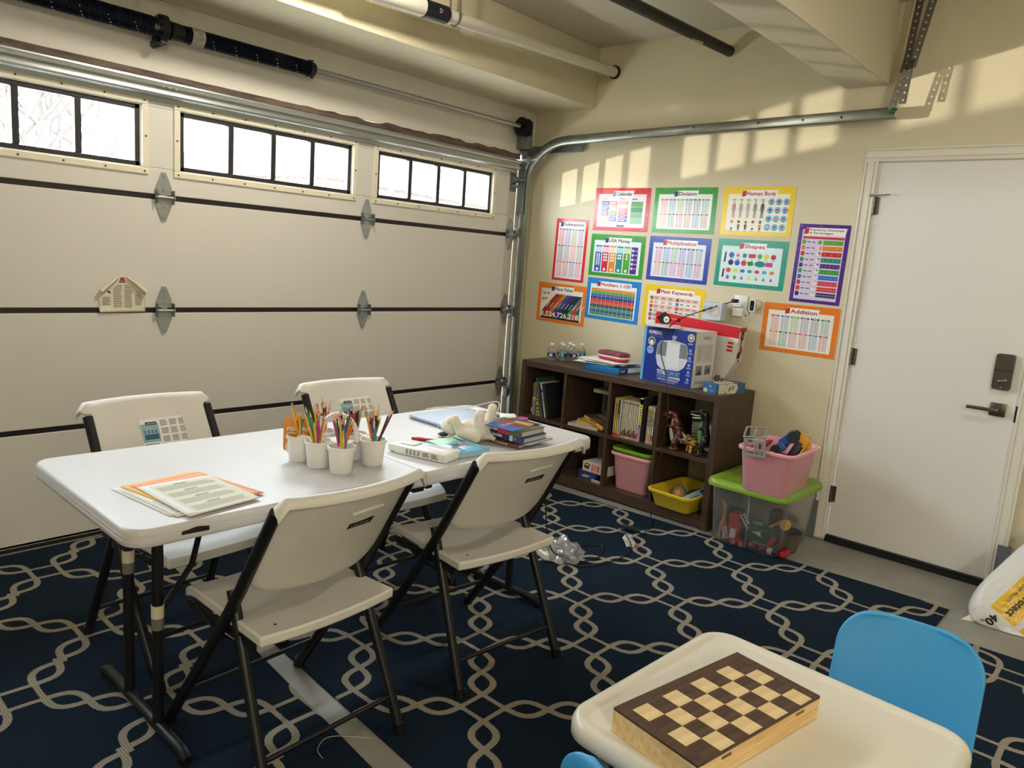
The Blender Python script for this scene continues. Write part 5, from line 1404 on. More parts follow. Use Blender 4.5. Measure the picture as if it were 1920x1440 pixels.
obj('carton', MB().box(-.10, .11, -.045, .055, 0, .016), mat('pale_blue_card', 'a9bcc8', .5), s_, bevel=.001)
p = Print(.2, .1); p.rect(-.09, -.03, .02, .03, '6a8aa8').rect(.04, -.035, .10, .045, '3f5a78'); p.build(s_, 'print', M=face((0, 0, .016), (1, 0, 0), (0, 1, 0)))
d_ = thing('dark_toy', 'dark rounded toy in the back of the yellow bin', 'toy', (XF + .25, c4 - .03, ZB + .050))
obj('body', MB().limb([((-.06, .03, .0), .030), ((.05, -.02, .01), .032)]), mat('dark_grey_toy', '2f3130', .5), d_, remesh=.008)

# board games in the second lower cube
gm = [("blue game carton under the white one in the second lower cube", .055, '27408c', .0, .135, -.005), ("white game carton with red badge in the second lower cube", .062, 'd9d4ca', .055, .195, -.035)]
for i, (lab, hh, col, dz, wd, dy) in enumerate(gm):
    t = thing('board_game', lab, 'board game', (XF + .175, -1.010 - (.030 if i else -.0), ZB + dz + .0005), math.radians(-6 if i else -2), 'board games in the bookshelf')
    bx = obj('carton', MB().box(-.13, .13, -wd / 2 + dy, wd / 2 + dy, 0, hh), mat('carton_' + col, col, .4), t, bevel=.001)
    p = Print(wd, hh)
    if i:
        p.poly([(.018, .018), (.055, .014), (.062, .050), (.030, .054), (.014, .040)], '2a2626').lines(.024, .034, .054, .048, 1, 'f0eeea', 1, .6).lines(.028, .018, .052, .030, 1, 'd0404a', 1, .6)
        p.rect(.078, .006, .140, .054, 'c8382c')
        for r in range(3): p.lines(.084, .038 - r * .015, .134, .050 - r * .015, 1, 'f2e6d8', 1, .6)
        p.disc(.168, .036, .012, '8fa83a', 0, 12).disc(.17, .010, .014, '4a3a5a', 0, 12)
    else:
        p.poly([(.02, .02), (.05, .035), (.09, .028), (.11, .038), (.08, .018), (.04, .012)], 'b8a85a').poly([(.05, .020), (.07, .030), (.08, .022)], 'd8d4c0', 1)
    p.build(bx, 'side_print', M=face((-.13, wd / 2 + dy, 0), (0, -1, 0), (0, 0, 1)))
    if i:
        p = Print(.26, wd); p.rect(.005, .005, .255, wd - .005, '2c2424').poly([(.03, .03), (.12, .02), (.15, .09), (.05, .12)], '9a3a34', 1).poly([(.14, .05), (.22, .04), (.23, .13), (.16, .15)], '5a4a3a', 1).disc(.07, .14, .025, 'b8b0a0', 1, 12)
        p.build(bx, 'top_print', M=face((-.13, wd / 2 + dy, hh), (1, 0, 0), (0, -1, 0)) @ Matrix.Scale(-1, 4, (0, 0, 1)) @ Matrix.Translation((0, 0, -.0016)))
t = thing('board_game', 'thin black and white carton beside the blue game carton', 'board game', (XF + .12, -1.110, ZB), math.radians(-4), 'board games in the bookshelf')
obj('carton', MB().box(-.09, .09, -.02, .05, 0, .020).box(-.091, .091, -.021, .051, .008, .020), mat('grey_card', 'b5b2aa', .5), t, bevel=.001)

# ------------------------------------------------------------------ dinosaurs in the right upper cube
def stripes(name, base, stripe, scale, thr=.50):
    m = D.materials.new(name); m.use_nodes = True; nt = m.node_tree; n = nt.nodes; l = nt.links; b = n['Principled BSDF']
    tc = n.new('ShaderNodeTexCoord'); w = n.new('ShaderNodeTexNoise'); w.inputs['Scale'].default_value = scale; w.inputs['Detail'].default_value = 2; w.inputs['Distortion'].default_value = 1.2
    mp = n.new('ShaderNodeMapping'); mp.inputs['Scale'].default_value = (.5, .5, 2.2); l.new(tc.outputs['Object'], mp.inputs['Vector']); l.new(mp.outputs['Vector'], w.inputs['Vector'])
    r = n.new('ShaderNodeValToRGB'); r.color_ramp.interpolation = 'LINEAR'; r.color_ramp.elements[0].position = thr; r.color_ramp.elements[1].position = thr + .06
    r.color_ramp.elements[0].color = (*lin(base), 1); r.color_ramp.elements[1].color = (*lin(stripe), 1); l.new(w.outputs['Fac'], r.inputs['Fac'])
    l.new(r.outputs['Color'], b.inputs['Base Color']); b.inputs['Roughness'].default_value = .4
    MATS[name] = m
    return m
# faces -x/+y (towards the left of the photo); local x = towards its snout
dn = thing('dinosaur_toy', 'maroon toy dinosaur with orange stripes in the bookshelf', 'toy dinosaur', (XF + .085, -1.600, ZM), math.radians(118), 'toy dinosaurs in the bookshelf')
body = MB().limb([((-.005, 0, .075), .040), ((.015, 0, .125), .034), ((.018, 0, .165), .024), ((.026, 0, .190), .020), ((.050, 0, .205), .020), ((.080, 0, .202), .013), ((.100, 0, .198), .010)])
body.limb([((.045, 0, .190), .012), ((.085, 0, .184), .008)])
body.limb([((-.02, 0, .065), .034), ((-.07, 0, .045), .022), ((-.12, 0, .022), .012), ((-.16, .02, .012), .006)])
for s in (-1, 1):
    body.limb([((-.002, s * .032, .070), .027), ((.022, s * .042, .040), .018), ((.006, s * .044, .014), .013), ((.040, s * .046, .009), .010)])
    body.limb([((.030, s * .024, .150), .011), ((.052, s * .030, .132), .008), ((.068, s * .026, .136), .005)])
obj('body', body, stripes('maroon_dino', '3d1620', 'b35c30', 38, .57), dn, remesh=.0045)
obj('belly', MB().limb([((.022, 0, .062), .026), ((.036, 0, .110), .022), ((.034, 0, .150), .014), ((.040, 0, .178), .010)]), mat('pale_belly', 'b5b790', .5), dn, remesh=.005)
for s in (-1, 1): obj('eye', MB().ball((.062, s * .016, .214), .0045), mat('dino_eye', 'd8d4c8', .2), dn)
dn = thing('dinosaur_toy', 'black and green toy dinosaur with open jaws at the right of the cube', 'toy dinosaur', (XF + .062, -1.772, ZM), math.radians(115), 'toy dinosaurs in the bookshelf')
M_DBLK = mat('black_dino', '17191a', .35)
body = MB().limb([((-.010, 0, .105), .030), ((.000, 0, .160), .027), ((.000, 0, .205), .022), ((.006, 0, .238), .022), ((.040, 0, .250), .018), ((.078, 0, .246), .011)])
body.limb([((.012, 0, .220), .014), ((.040, 0, .208), .010), ((.072, 0, .206), .007)])
body.limb([((-.02, 0, .095), .028), ((-.06, 0, .050), .018), ((-.11, 0, .015), .010)])
for s in (-1, 1):
    body.limb([((-.008, s * .026, .095), .022), ((.014, s * .032, .055), .015), ((-.002, s * .034, .018), .011), ((.034, s * .036, .008), .009)])
    body.limb([((.020, s * .020, .165), .008), ((.042, s * .022, .150), .005)])
obj('body', body, M_DBLK, dn, remesh=.0045)
obj('belly', MB().limb([((.008, 0, .080), .024), ((.016, 0, .130), .023), ((.014, 0, .180), .017), ((.012, 0, .208), .013)]), mat('green_belly', '6f9a4a', .45, color2='3f7a46', scale=14), dn, remesh=.005)
obj('teeth', MB().tube([(.030, .012, .232), (.065, .010, .232), (.084, 0, .236), (.065, -.010, .232), (.030, -.012, .232)], .0026, n=6).tube([(.026, .010, .219), (.060, .007, .216), (.074, 0, .216), (.060, -.007, .216), (.026, -.010, .219)], .0026, n=6), mat('teeth_white', 'e4e2da', .3), dn)
for s in (-1, 1): obj('eye', MB().ball((.030, s * .017, .262), .0035), mat('dino_eye', 'd8d4c8', .2), dn)
dn = thing('dinosaur_toy', 'small yellow and brown horned toy dinosaur between the two big ones', 'toy dinosaur', (XF + .070, -1.705, ZM), math.radians(140), 'toy dinosaurs in the bookshelf')
body = MB().limb([((-.035, 0, .060), .026), ((.0, 0, .062), .030), ((.030, 0, .070), .022)]).limb([((-.05, 0, .055), .016), ((-.085, 0, .035), .006)])
for s in (-1, 1):
    for x in (-.035, .016): body.limb([((x, s * .020, .045), .012), ((x + .006, s * .024, .010), .010)])
obj('body', body, stripes('yellow_dino', 'c79a2c', '4a2a18', 30), dn, remesh=.0045)
hd_ = obj('head', MB().limb([((.035, 0, .078), .022), ((.068, 0, .066), .014)]).ball((.030, 0, .090), (.010, .034, .026)), stripes('horned_head', '4a2430', 'b5a05a', 26), dn, remesh=.0045)
obj('horn', MB().cyl((.050, .010, .092), (.066, .016, .120), .006, .0012, 8).cyl((.050, -.010, .092), (.066, -.016, .120), .006, .0012, 8).cyl((.074, 0, .074), (.086, 0, .088), .004, .001, 8), mat('horn_cream', 'd8c89a', .4), hd_)

# ------------------------------------------------------------------ clear tote with green lid
TX0, TX1, TY0, TY1, TH = -.575, -.085, -2.345, -1.925, .318
tcx, tcy = (TX0 + TX1) / 2, (TY0 + TY1) / 2
to = thing('storage_tote', 'clear plastic tote full of toys with a lime green lid', 'tote', (tcx, tcy, .0085))
M_CLR = clear('clear_tote_plastic', 'ced3d9', .30, .22, .14, milky=.20)
rings = []
for ins, z, r in ((.030, .0, .05), (.022, .010, .055), (.0, TH, .06)):
    rings.append([(x, y, z) for x, y in rrect(TX1 - TX0 - 2 * ins, TY1 - TY0 - 2 * ins, r, 6)])
n = len(rings[0]); mb = MB().add([q for r in rings for q in r], [(a * n + i, a * n + (i + 1) % n, (a + 1) * n + (i + 1) % n, (a + 1) * n + i) for a in range(2) for i in range(n)], 0, True); mb.add(rings[0], [tuple(reversed(range(n)))])
tub = obj('tub', mb, M_CLR, to)
obj('rib', MB().tube([(-(TX1 - TX0) / 2 + .024, -.02, .012), (-(TX1 - TX0) / 2 - .001, -.02, TH)], .002, n=6), clear('rib_plastic', 'e6e8ea', .2, .2, .1, milky=.5), tub)
lid = MB(); rings = []
LW, LD = TX1 - TX0 + .045, TY1 - TY0 + .045
for ins, z, r in ((.0, TH - .010, .07), (-.002, TH + .004, .072), (.006, TH + .022, .068), (.020, TH + .030, .06), (.060, TH + .030, .04), (.066, TH + .024, .036)):
    rings.append([(x, y, z) for x, y in rrect(LW - 2 * ins, LD - 2 * ins, r, 7)])
n = len(rings[0]); lid.add([q for r in rings for q in r], [(a * n + i, a * n + (i + 1) % n, (a + 1) * n + (i + 1) % n, (a + 1) * n + i) for a in range(5) for i in range(n)], 0, True); lid.add(rings[-1], [tuple(range(n))]); lid.add(rings[0], [tuple(reversed(range(n)))])
obj('lid', lid, mat('lime_lid', '7fa332', .35), to, smooth_angle=50)
# toys inside the tote: a is along the front (-x) face towards the door, b is depth
def tin(a, z, b=.05): return (TX0 + .02 + b, TY1 - .03 - a, z)
gT = 'toys inside the clear tote'
M_OR = mat('toy_orange', 'd08a3c', .5); M_RD = mat('toy_red', 'b8262f', .45); M_GR = mat('toy_green', '2a5a3a', .5); M_WH = mat('toy_white', 'd9d6cc', .45); M_BKT = mat('toy_black', '222327', .5); M_TN = mat('toy_tan', 'c79a56', .5); M_BLT = mat('toy_blue', '2c3f66', .5)
def toyroot(name, label, loc, rz=0, axes=None): return thing(name, label, 'toy', loc, rz, gT, axes)
t = toyroot('toy_giraffe', 'tan toy giraffe standing at the left end of the tote', tin(.045, .0205), axes=((0, -1, 0), (-1, 0, 0)))
obj('body', MB().limb([((0, 0, -.09), .014), ((.004, 0, -.15), .010), ((-.004, 0, -.19), .011), ((-.016, 0, -.212), .006)]).limb([((.004, 0, -.19), .006), ((.020, 0, -.208), .004)]).limb([((-.01, .006, -.09), .008), ((-.012, .008, -.005), .006)]).limb([((.012, -.006, -.09), .008), ((.014, -.008, -.005), .006)]), M_OR, t, remesh=.004)
t.matrix_world = Matrix.Translation(tin(.045, .012)) @ Matrix(((0, 0, -1, 0), (-1, 0, 0, 0), (0, 0, 1, 0), (0, 0, 0, 1))).to_3x3().to_4x4() @ Matrix.Scale(-1, 4, (0, 0, 1)) if False else Matrix.Translation(tin(.045, .012)) @ Matrix(((0, -1, 0, 0), (-1, 0, 0, 0), (0, 0, -1, 0), (0, 0, 0, 1)))
def ladder(name, label, loc, axes, m, L=.12):
    t = toyroot(name, label, loc, axes=axes); obj('rail', MB().box(0, L, -.014, -.010, 0, .006), m, t); obj('rail', MB().box(0, L, .010, .014, 0, .006), m, t)
    for i in range(8): obj('rung', MB().box(L * (i + .5) / 8 - .002, L * (i + .5) / 8 + .002, -.010, .010, .001, .005), m, t)
ladder('toy_ladder', 'white toy ladder leaning inside the tote', tin(.150, .185, .03), ((0, -.62, -.78), (0, .78, -.62)), M_WH, .13)
ladder('toy_ladder', 'small white toy ladder low at the left of the tote', tin(.062, .090, .03), ((0, -.2, -1), (0, 1, -.2)), M_WH, .065)
t = toyroot('toy_truck', 'red and white toy fire truck standing on end in the tote', tin(.115, .012, .05))
obj('body', MB().bbox(-.03, .03, -.028, .028, .0, .165, .006), M_RD, t); obj('panel', MB().bbox(-.033, -.03, -.018, .012, .03, .085, .001), M_WH, t)
for z in (.03, .13):
    obj('wheel', MB().cyl((0, .028, z), (0, .040, z), .020, n=18), M_BKT, t)
t = toyroot('toy_truck', 'dark grey toy truck behind the giraffe in the tote', tin(.085, .012, .11)); obj('body', MB().bbox(-.03, .03, -.035, .035, .02, .17, .008), M_BKT, t); obj('headlamp', MB().ball((-.032, -.005, .13), .008).ball((-.032, -.005, .06), .009), M_WH, t)
t = toyroot('toy_car', 'little red toy car at the bottom front of the tote', tin(.150, .012, .03)); obj('body', MB().bbox(-.018, .018, -.035, .035, .012, .034, .006).bbox(-.014, .014, -.016, .018, .032, .046, .005), M_RD, t)
for yy in (-.022, .022): obj('wheel', MB().cyl((-.022, yy, .014), (.022, yy, .014), .014, n=16), mat('toy_wheel_pink', 'c9787a', .5), t)
t = toyroot('toy_case', 'dark green toy block in the middle of the tote', tin(.250, .060, .06)); obj('body', MB().bbox(-.04, .04, -.065, .055, 0, .085, .008), M_GR, t); obj('badge', MB().prism([(-.03, .03), (.03, .05), (.015, .04), (.025, .015), (-.005, .025)], 0, .002, T=face((-.041, .0, .02), (0, -1, 0), (0, 0, 1))), M_WH, t)
t = toyroot('toy_claw', 'tan forked toy arm leaning in the tote', tin(.300, .150, .08), axes=((0, -.75, .6), (1, 0, 0))); obj('arm', MB().limb([((-.06, .010, 0), .009), ((.0, .004, 0), .008), ((.07, 0, 0), .010)]).limb([((-.06, -.012, 0), .008), ((-.005, -.002, 0), .008)]), M_TN, t, remesh=.004)
t = toyroot('toy_ball', 'tan toy disc high at the right of the tote', tin(.375, .165, .06)); obj('disc', MB().cyl((-.01, 0, .02), (.01, 0, .02), .028, n=20), M_TN, t)
t = toyroot('toy_robot', 'red and white toy figure low at the near corner of the tote', tin(.305, .012, .04))
obj('body', MB().limb([((0, .03, .02), .018), ((0, .0, .055), .020), ((0, -.03, .085), .014)]).limb([((0, .045, .07), .011), ((0, .035, .03), .012)]), M_RD, t, remesh=.005); obj('head', MB().ball((-.012, -.022, .022), .018), M_WH, t); obj('eye', MB().ball((-.02, -.045, .024), (.012, .012, .014)), M_BKT, t)
t = toyroot('toy_shield', 'dark red toy body standing behind the green block in the tote', tin(.290, .012, .17)); obj('body', MB().limb([((0, 0, .05), .040), ((0, 0, .17), .048)]), mat('toy_dark_red', '5a1f28', .5), t, remesh=.009)
t = toyroot('toy_block', 'grey-green flat toy bar across the tote', tin(.270, .048, .03)); obj('bar', MB().bbox(-.01, .01, -.045, .045, 0, .018, .004), mat('toy_grey_green', '6f8078', .5), t)
t = toyroot('toy_block', 'pale grey toy bar high in the middle of the tote', tin(.235, .145, .05)); obj('bar', MB().bbox(-.01, .01, -.03, .025, 0, .016, .004), mat('toy_grey_blue', '7f8c92', .5), t)
t = toyroot('toy_train', 'dark blue toy hull at the bottom left of the tote', tin(.190, .012, .12)); obj('hull', MB().limb([((0, .07, .035), .030), ((0, -.07, .045), .036)]), M_BLT, t, remesh=.008)
t = toyroot('toy_ball', 'small red toy ball at the bottom middle of the tote', tin(.225, .012, .03)); obj('ball', MB().ball((0, 0, .022), .018), M_RD, t); obj('rivet', MB().ball((-.016, .002, .030), .005), M_WH, t)
t = toyroot('toy_box', 'purple toy box at the bottom of the tote', tin(.200, .012, .06)); obj('box', MB().bbox(-.02, .02, -.05, .05, 0, .035, .006), mat('toy_purple', '5a2a52', .5), t)
t = toyroot('toy_bucket', 'grey-brown toy bucket at the right end of the tote', tin(.355, .012, .20)); obj('bucket', MB().lathe([(.0, 0), (.045, 0), (.06, .10), (.064, .102), (.060, .098), (.044, .006), (.0, .006)], 20), mat('toy_brown', '5f574c', .5), t)
t = toyroot('toy_block', 'red toy bar at the right bottom of the tote', tin(.385, .012, .09)); obj('bar', MB().bbox(-.05, .05, -.012, .012, 0, .026, .004), M_RD, t)

# pink bin on the lid with toys
PZ = TH + .0255
bin_('pink_bin', 'pink bin heaped with toys on the lime green lid', (-.435, -2.225, PZ), math.radians(1), .42, .30, .235, M_PINK)
gP = 'toys in the pink bin on the lid'
RZ = PZ + .235
M_SIL = mat('silver_toy_frame', 'a9adb0', .35, .3); M_YT = mat('toy_yellow', 'e0a42a', .45); M_BLU = mat('toy_tractor_blue', '1f4f9a', .35)
t = thing('toy_gantry', 'silver openwork toy panel hanging over the rim of the pink bin', 'toy', (-.652, -2.185, RZ - .040), group=gP, axes=((0, -1, .06), (-.12, 0, 1)))
fr = MB()
for (x0, x1, y0, y1) in ((-.055, .060, 0, .014), (-.055, .060, .075, .092), (-.055, -.043, .014, .075), (-.002, .010, .014, .075), (.046, .060, .014, .075), (-.043, -.002, .026, .034)): fr.box(x0, x1, y0, y1, 0, .006)
obj('frame', fr, M_SIL, t, bevel=.001)
obj('strut', MB().prism([(.010, .075), (.020, .075), (.030, .014), (.024, .014)], .0005, .0055).prism([(.046, .075), (.040, .075), (.032, .014), (.038, .014)], .0005, .0055), M_SIL, t)
obj('rivets', MB().box(-.030, -.026, .078, .088, .006, .0068).box(-.022, -.018, .078, .088, .006, .0068).box(-.014, -.010, .078, .088, .006, .0068), M_BKT, t)
t = thing('toy_gantry', 'grey openwork toy panel lying back behind the silver one', 'toy', (-.640, -2.170, RZ + .052), group=gP, axes=((.15, -1, .12), (.75, 0, .55)))
fr = MB()
for (x0, x1, y0, y1) in ((-.06, .055, 0, .010), (-.06, .055, .070, .080), (-.06, -.05, .01, .07), (-.01, .0, .01, .07), (.045, .055, .01, .07)): fr.box(x0, x1, y0, y1, 0, .005)
obj('frame', fr, mat('grey_toy_frame', '8f8d86', .4, .2), t, bevel=.001)
t = thing('toy_figure', 'dark red toy lying in the pink bin behind the silver panel', 'toy', (-.585, -2.170, RZ - .030), group=gP); obj('body', MB().limb([((0, .04, 0), .026), ((.02, -.03, .05), .018), ((.04, -.05, .066), .010)]), mat('toy_maroon', '8c2430', .45), t, remesh=.006)
t = thing('toy_tractor', 'blue toy tractor with black wheels on top of the pink bin', 'toy', (-.475, -2.245, RZ + .008), group=gP, axes=((.25, -.75, .75), (.95, .3, -.1)))
obj('hull', MB().bbox(-.055, .02, -.028, .028, -.030, .018, .008).bbox(.0, .06, -.022, .022, -.018, .030, .012), M_BLU, t)
obj('cab', MB().bbox(.055, .10, -.030, .030, -.024, .036, .012), mat('toy_tractor_slate', '3a5f8c', .35), t)
for x, y, r in ((.082, .036, .030), (.082, -.036, .030), (.02, .040, .024), (-.03, -.038, .024)): obj('wheel', MB().cyl((x, y - .010, 0), (x, y + .010, 0), r, n=20), M_BKT, t)
t = thing('toy_loader', 'yellow and black toy truck tipped up in the pink bin', 'toy', (-.415, -2.300, RZ - .012), group=gP, axes=((.3, -.35, .9), (.9, .3, -.2)))
obj('chassis', MB().bbox(-.06, .05, -.035, .035, -.020, .020, .006), M_BKT, t)
obj('bed', MB().prism([(-.03, -.036), (.06, -.028), (.085, -.016), (.085, .016), (.06, .028), (-.03, .036)], -.034, -.026).bbox(.03, .088, -.034, -.028, -.034, .02, .003).bbox(.03, .088, .028, .034, -.034, .02, .003), M_YT, t)
obj('rim', MB().tube([(.090, -.026, -.020), (.090, -.026, .020), (.090, .0, .028), (.090, .026, .020), (.090, .026, -.020), (.090, .0, -.028), (.090, -.026, -.020)], .006, n=8), M_YT, t)
obj('scoop', MB().box(.02, .086, -.024, .024, -.020, .018), M_BKT, t)
t = thing('toy_digger', 'yellow blocky toy behind the yellow truck in the pink bin', 'toy', (-.370, -2.315, RZ - .005), group=gP); obj('body', MB().bbox(-.03, .03, -.03, .02, -.05, .055, .008).bbox(-.02, .02, -.045, -.02, -.02, .03, .006), M_YT, t); obj('stud', MB().cyl((-.01, -.005, .055), (-.01, -.005, .063), .008, n=12).cyl((.012, -.01, .055), (.012, -.01, .063), .008, n=12), mat('toy_orange_red', 'c8502a', .45), t)
t = thing('toy_ramp', 'yellow and black striped toy ramp at the front of the pink bin', 'toy', (-.575, -2.275, RZ - .030), group=gP, axes=((0, -.9, -.35), (-.6, 0, .8)))
obj('ramp', MB().box(-.04, .05, -.012, .014, 0, .006), M_YT, t)
for i in range(9): obj('stripe', MB().box(-.036 + i * .0095, -.031 + i * .0095, -.012, .014, .006, .0066), M_BKT, t)
t = thing('toy_crate', 'dark toy crate filling the bottom of the pink bin', 'toy', (-.47, -2.225, PZ + .012), group=gP); obj('crate', MB().bbox(-.12, .13, -.085, .085, 0, .165, .01), mat('toy_dark_red2', '4a2a2c', .6, color2='2a3a5a', scale=18), t)

# ------------------------------------------------------------------ salt bag by the door
bg_ = thing('salt_bag', 'white and yellow bag of softener pellets leaning by the white door', 'bag', (-.355, -3.405, .1545), axes=((-.35, .30, -.50), (.10, -.83, -.50)))
bm = bmesh.new(); bmesh.ops.create_uvsphere(bm, u_segments=56, v_segments=40, radius=1)
import mathutils.noise as mn
def bagz(x, y):
    q = max(0.0, 1 - abs(x / .285) ** 3.6 - abs(y / .175) ** 3.3)
    return .0755 * math.sqrt(q) * (1 - .35 * abs(x / .285) ** 7)
for v in bm.verts:
    x, y, z = v.co; s = lambda q, e: math.copysign(abs(q) ** e, q)
    X, Y = s(x, .55) * .285, s(y, .6) * .175; Z_ = z * .075 * (1 - .35 * abs(x) ** 4)
    nz = mn.noise(Vector((X * 22, Y * 60, 1))) * .004 + mn.noise(Vector((X * 70, Y * 20, 3))) * .003
    v.co = (X, Y, Z_ + nz * (1 if z > 0 else -1))
def bag_mat():
    m = D.materials.new('printed_poly_bag'); m.use_nodes = True; nt = m.node_tree; n = nt.nodes; l = nt.links; b = n['Principled BSDF']
    tc = n.new('ShaderNodeTexCoord'); sp = n.new('ShaderNodeSeparateXYZ'); l.new(tc.outputs['Object'], sp.inputs[0])
    def mt(op, a, c):
        q = n.new('ShaderNodeMath'); q.operation = op
        for i, v in enumerate((a, c)):
            if isinstance(v, (int, float)): q.inputs[i].default_value = v
            else: l.new(v, q.inputs[i])
        return q.outputs[0]
    X, Y, Z_ = sp.outputs['X'], sp.outputs['Y'], sp.outputs['Z']
    front = mt('GREATER_THAN', Z_, 0.0)
    def box(x0, x1, y0, y1): return mt('MULTIPLY', mt('MULTIPLY', mt('MULTIPLY', mt('GREATER_THAN', X, x0), mt('LESS_THAN', X, x1)), mt('MULTIPLY', mt('GREATER_THAN', Y, y0), mt('LESS_THAN', Y, y1))), front)
    col = None; prev = (*lin('e2e2e0'), 1)
    for msk, c in ((box(-.11, .185, -.095, .2), 'eabb1c'), (box(-.11, .19, .020, .045), 'dedede'), (box(-.30, -.11, -.06, .2), '181a2a')):
        mx = n.new('ShaderNodeMix'); mx.data_type = 'RGBA'; l.new(msk, mx.inputs['Factor'])
        if col is None: mx.inputs['A'].default_value = prev
        else: l.new(col, mx.inputs['A'])
        mx.inputs['B'].default_value = (*lin(c), 1); col = mx.outputs['Result']
    l.new(col, b.inputs['Base Color']); b.inputs['Roughness'].default_value = .3
    t = n.new('ShaderNodeTexNoise'); t.inputs['Scale'].default_value = 40; l.new(tc.outputs['Object'], t.inputs['Vector'])
    bp = n.new('ShaderNodeBump'); bp.inputs['Strength'].default_value = .5; bp.inputs['Distance'].default_value = .006; l.new(t.outputs['Fac'], bp.inputs['Height']); l.new(bp.outputs['Normal'], b.inputs['Normal'])
    return m
bpy.context.view_layer.update()
BM_ = bg_.matrix_world.copy(); BI = BM_.inverted()
for v in bm.verts:      # the bag sags onto the floor
    q = BM_ @ v.co
    if q.z < .003: q.z = .003; v.co = BI @ q
obj('sack', MB().bm(bm, 0), bag_mat(), bg_, smooth_angle=180)
obj('sealed_end', MB().add([(.265, -.115, .0), (.275, -.02, .0), (.305, -.03, .0), (.312, -.08, .006), (.305, -.125, .0)], [(0, 1, 2, 3, 4)]), mat('bag_seal', 'dedccf', .4), bg_, solid=.003)
def onbag(pr_):
    for i, v in enumerate(pr_.mb.v): pr_.mb.v[i] = Vector((v.x, v.y, bagz(v.x, v.y) + .006))
p = Print(.4, .1, 0)
p.text('Clean - Protect', -.085, -.040, .030, '1f1a12', 0, width=.25, bold=.0012).text('WATER SOFTENER PELLETS', -.085, -.075, .013, '1f1a12', 0, width=.21)
onbag(p); p.build(bg_, 'lettering')
p = Print(.1, .1, 0); p.text('40', .200, -.070, .034, '1f1a16', 0, bold=.0012).text('lb', .246, -.080, .014, '1f1a16', 0); onbag(p); p.build(bg_, 'weight_print')

# ------------------------------------------------------------------ things on the floor
M_BAGC = clear('thin_poly_bag', 'dfe2e2', .15, .2, .2, milky=.38)
fb = thing('plastic_bag', 'crumpled thin plastic bag over a power strip under the table end', 'bag', (-1.42, -1.60, .012))
bm = bmesh.new(); bmesh.ops.create_icosphere(bm, subdivisions=4, radius=1)
for v in bm.verts:
    d = v.co.copy(); k = 1 + .35 * mn.noise(d * 2.2) + .14 * mn.noise(d * 6)
    v.co = (d.x * .085 * k, d.y * .10 * k, max(-.2, d.z) * .075 * k + .015)
obj('film', MB().bm(bm), M_BAGC, fb)
ps = thing('power_strip', 'white power strip lying on the rug behind the chair legs', 'power strip', (-1.46, -1.47, .010), math.radians(70)); obj('body', MB().bbox(-.13, .13, -.025, .025, 0, .032, .006), M_WPL, ps)
for i in range(4): obj('socket', MB().box(-.09 + i * .055, -.06 + i * .055, -.012, .012, .0318, .0325), mat('socket_grey', '8d8d88', .5), ps)
ga = thing('cord_adapter', 'dark green extension cord block on the rug by the bookshelf', 'adapter', (-.815, -1.615, .010), math.radians(-78)); obj('body', MB().bbox(-.055, .055, -.016, .016, 0, .024, .007), mat('dark_green_rubber', '1c2c28', .45), ga); obj('led', MB().bbox(.052, .075, -.007, .007, .004, .014, .002), mat('pale_blue_plug', '8fb4c4', .3), ga)
ft = thing('paper_tag', 'crumpled white cord tag lying on the rug', 'tag', (-.985, -1.715, .011), axes=((.5, -.5, .25), (.75, .55, .35)))
mbx = MB(); vs = []
for j in range(7):
    for i in range(7): vs.append(((i - 3) * .0085, (j - 3) * .017, .010 * math.sin(i * 1.3 + j * .7) + .016))
mbx.add(vs, [(j * 7 + i, j * 7 + i + 1, (j + 1) * 7 + i + 1, (j + 1) * 7 + i) for j in range(6) for i in range(6)], 0, True); obj('paper', mbx, mat('tag_paper', 'cfccc2', .7, color2='9a978e', scale=60), ft, solid=.0006)
M_CORD = mat('black_cord', '161817', .45); M_CORDG = mat('dark_green_cord', '1a2a24', .45)
def cord(name, label, pts, r=.003, m=M_CORD): return tag(obj(name, MB().tube(smoothpath(pts, 8), r, n=7), m), label, 'cord')
cord('extension_cable', 'black cable running from the wall outlet over the cartons to the floor', [(-.05, -1.695, 1.285), (-.14, -1.60, 1.235), (-.30, -1.50, 1.165), (-.40, -1.475, 1.10), (-.425, -1.455, .98), (-.43, -1.50, .86), (-.475, -1.545, .79), (-.480, -1.57, .70), (-.478, -1.575, .55), (-.470, -1.552, .45), (-.474, -1.558, .40), (-.480, -1.555, .30), (-.490, -1.505, .19), (-.50, -1.525, .09), (-.58, -1.60, .022), (-.70, -1.665, .013), (-.775, -1.675, .016)])
cord('extension_cable', 'dark cable looping across the rug from the tag to the plastic bag', [(-.84, -1.56, .016), (-.90, -1.62, .035), (-.97, -1.68, .045), (-1.04, -1.76, .014), (-1.20, -1.80, .012), (-1.33, -1.78, .012), (-1.43, -1.74, .012), (-1.48, -1.66, .014)], .0032, M_CORDG)
cord('extension_cable', 'black cable hanging from the table end to the rug', [(-1.70, -1.66, .735), (-1.66, -1.66, .66), (-1.66, -1.655, .40), (-1.58, -1.645, .12), (-1.40, -1.62, .014), (-1.22, -1.58, .012), (-1.14, -1.64, .012), (-1.26, -1.72, .012), (-1.40, -1.71, .014)], .0032)
tag(obj('loose_thread', MB().tube(smoothpath([(-3.13, -2.08, .011), (-3.12, -2.04, .016), (-3.06, -2.02, .016), (-2.97, -2.11, .014)]), .0009, n=5), mat('beige_thread', 'c9bda2', .9)), 'loose beige thread lying on the rug edge', 'thread')

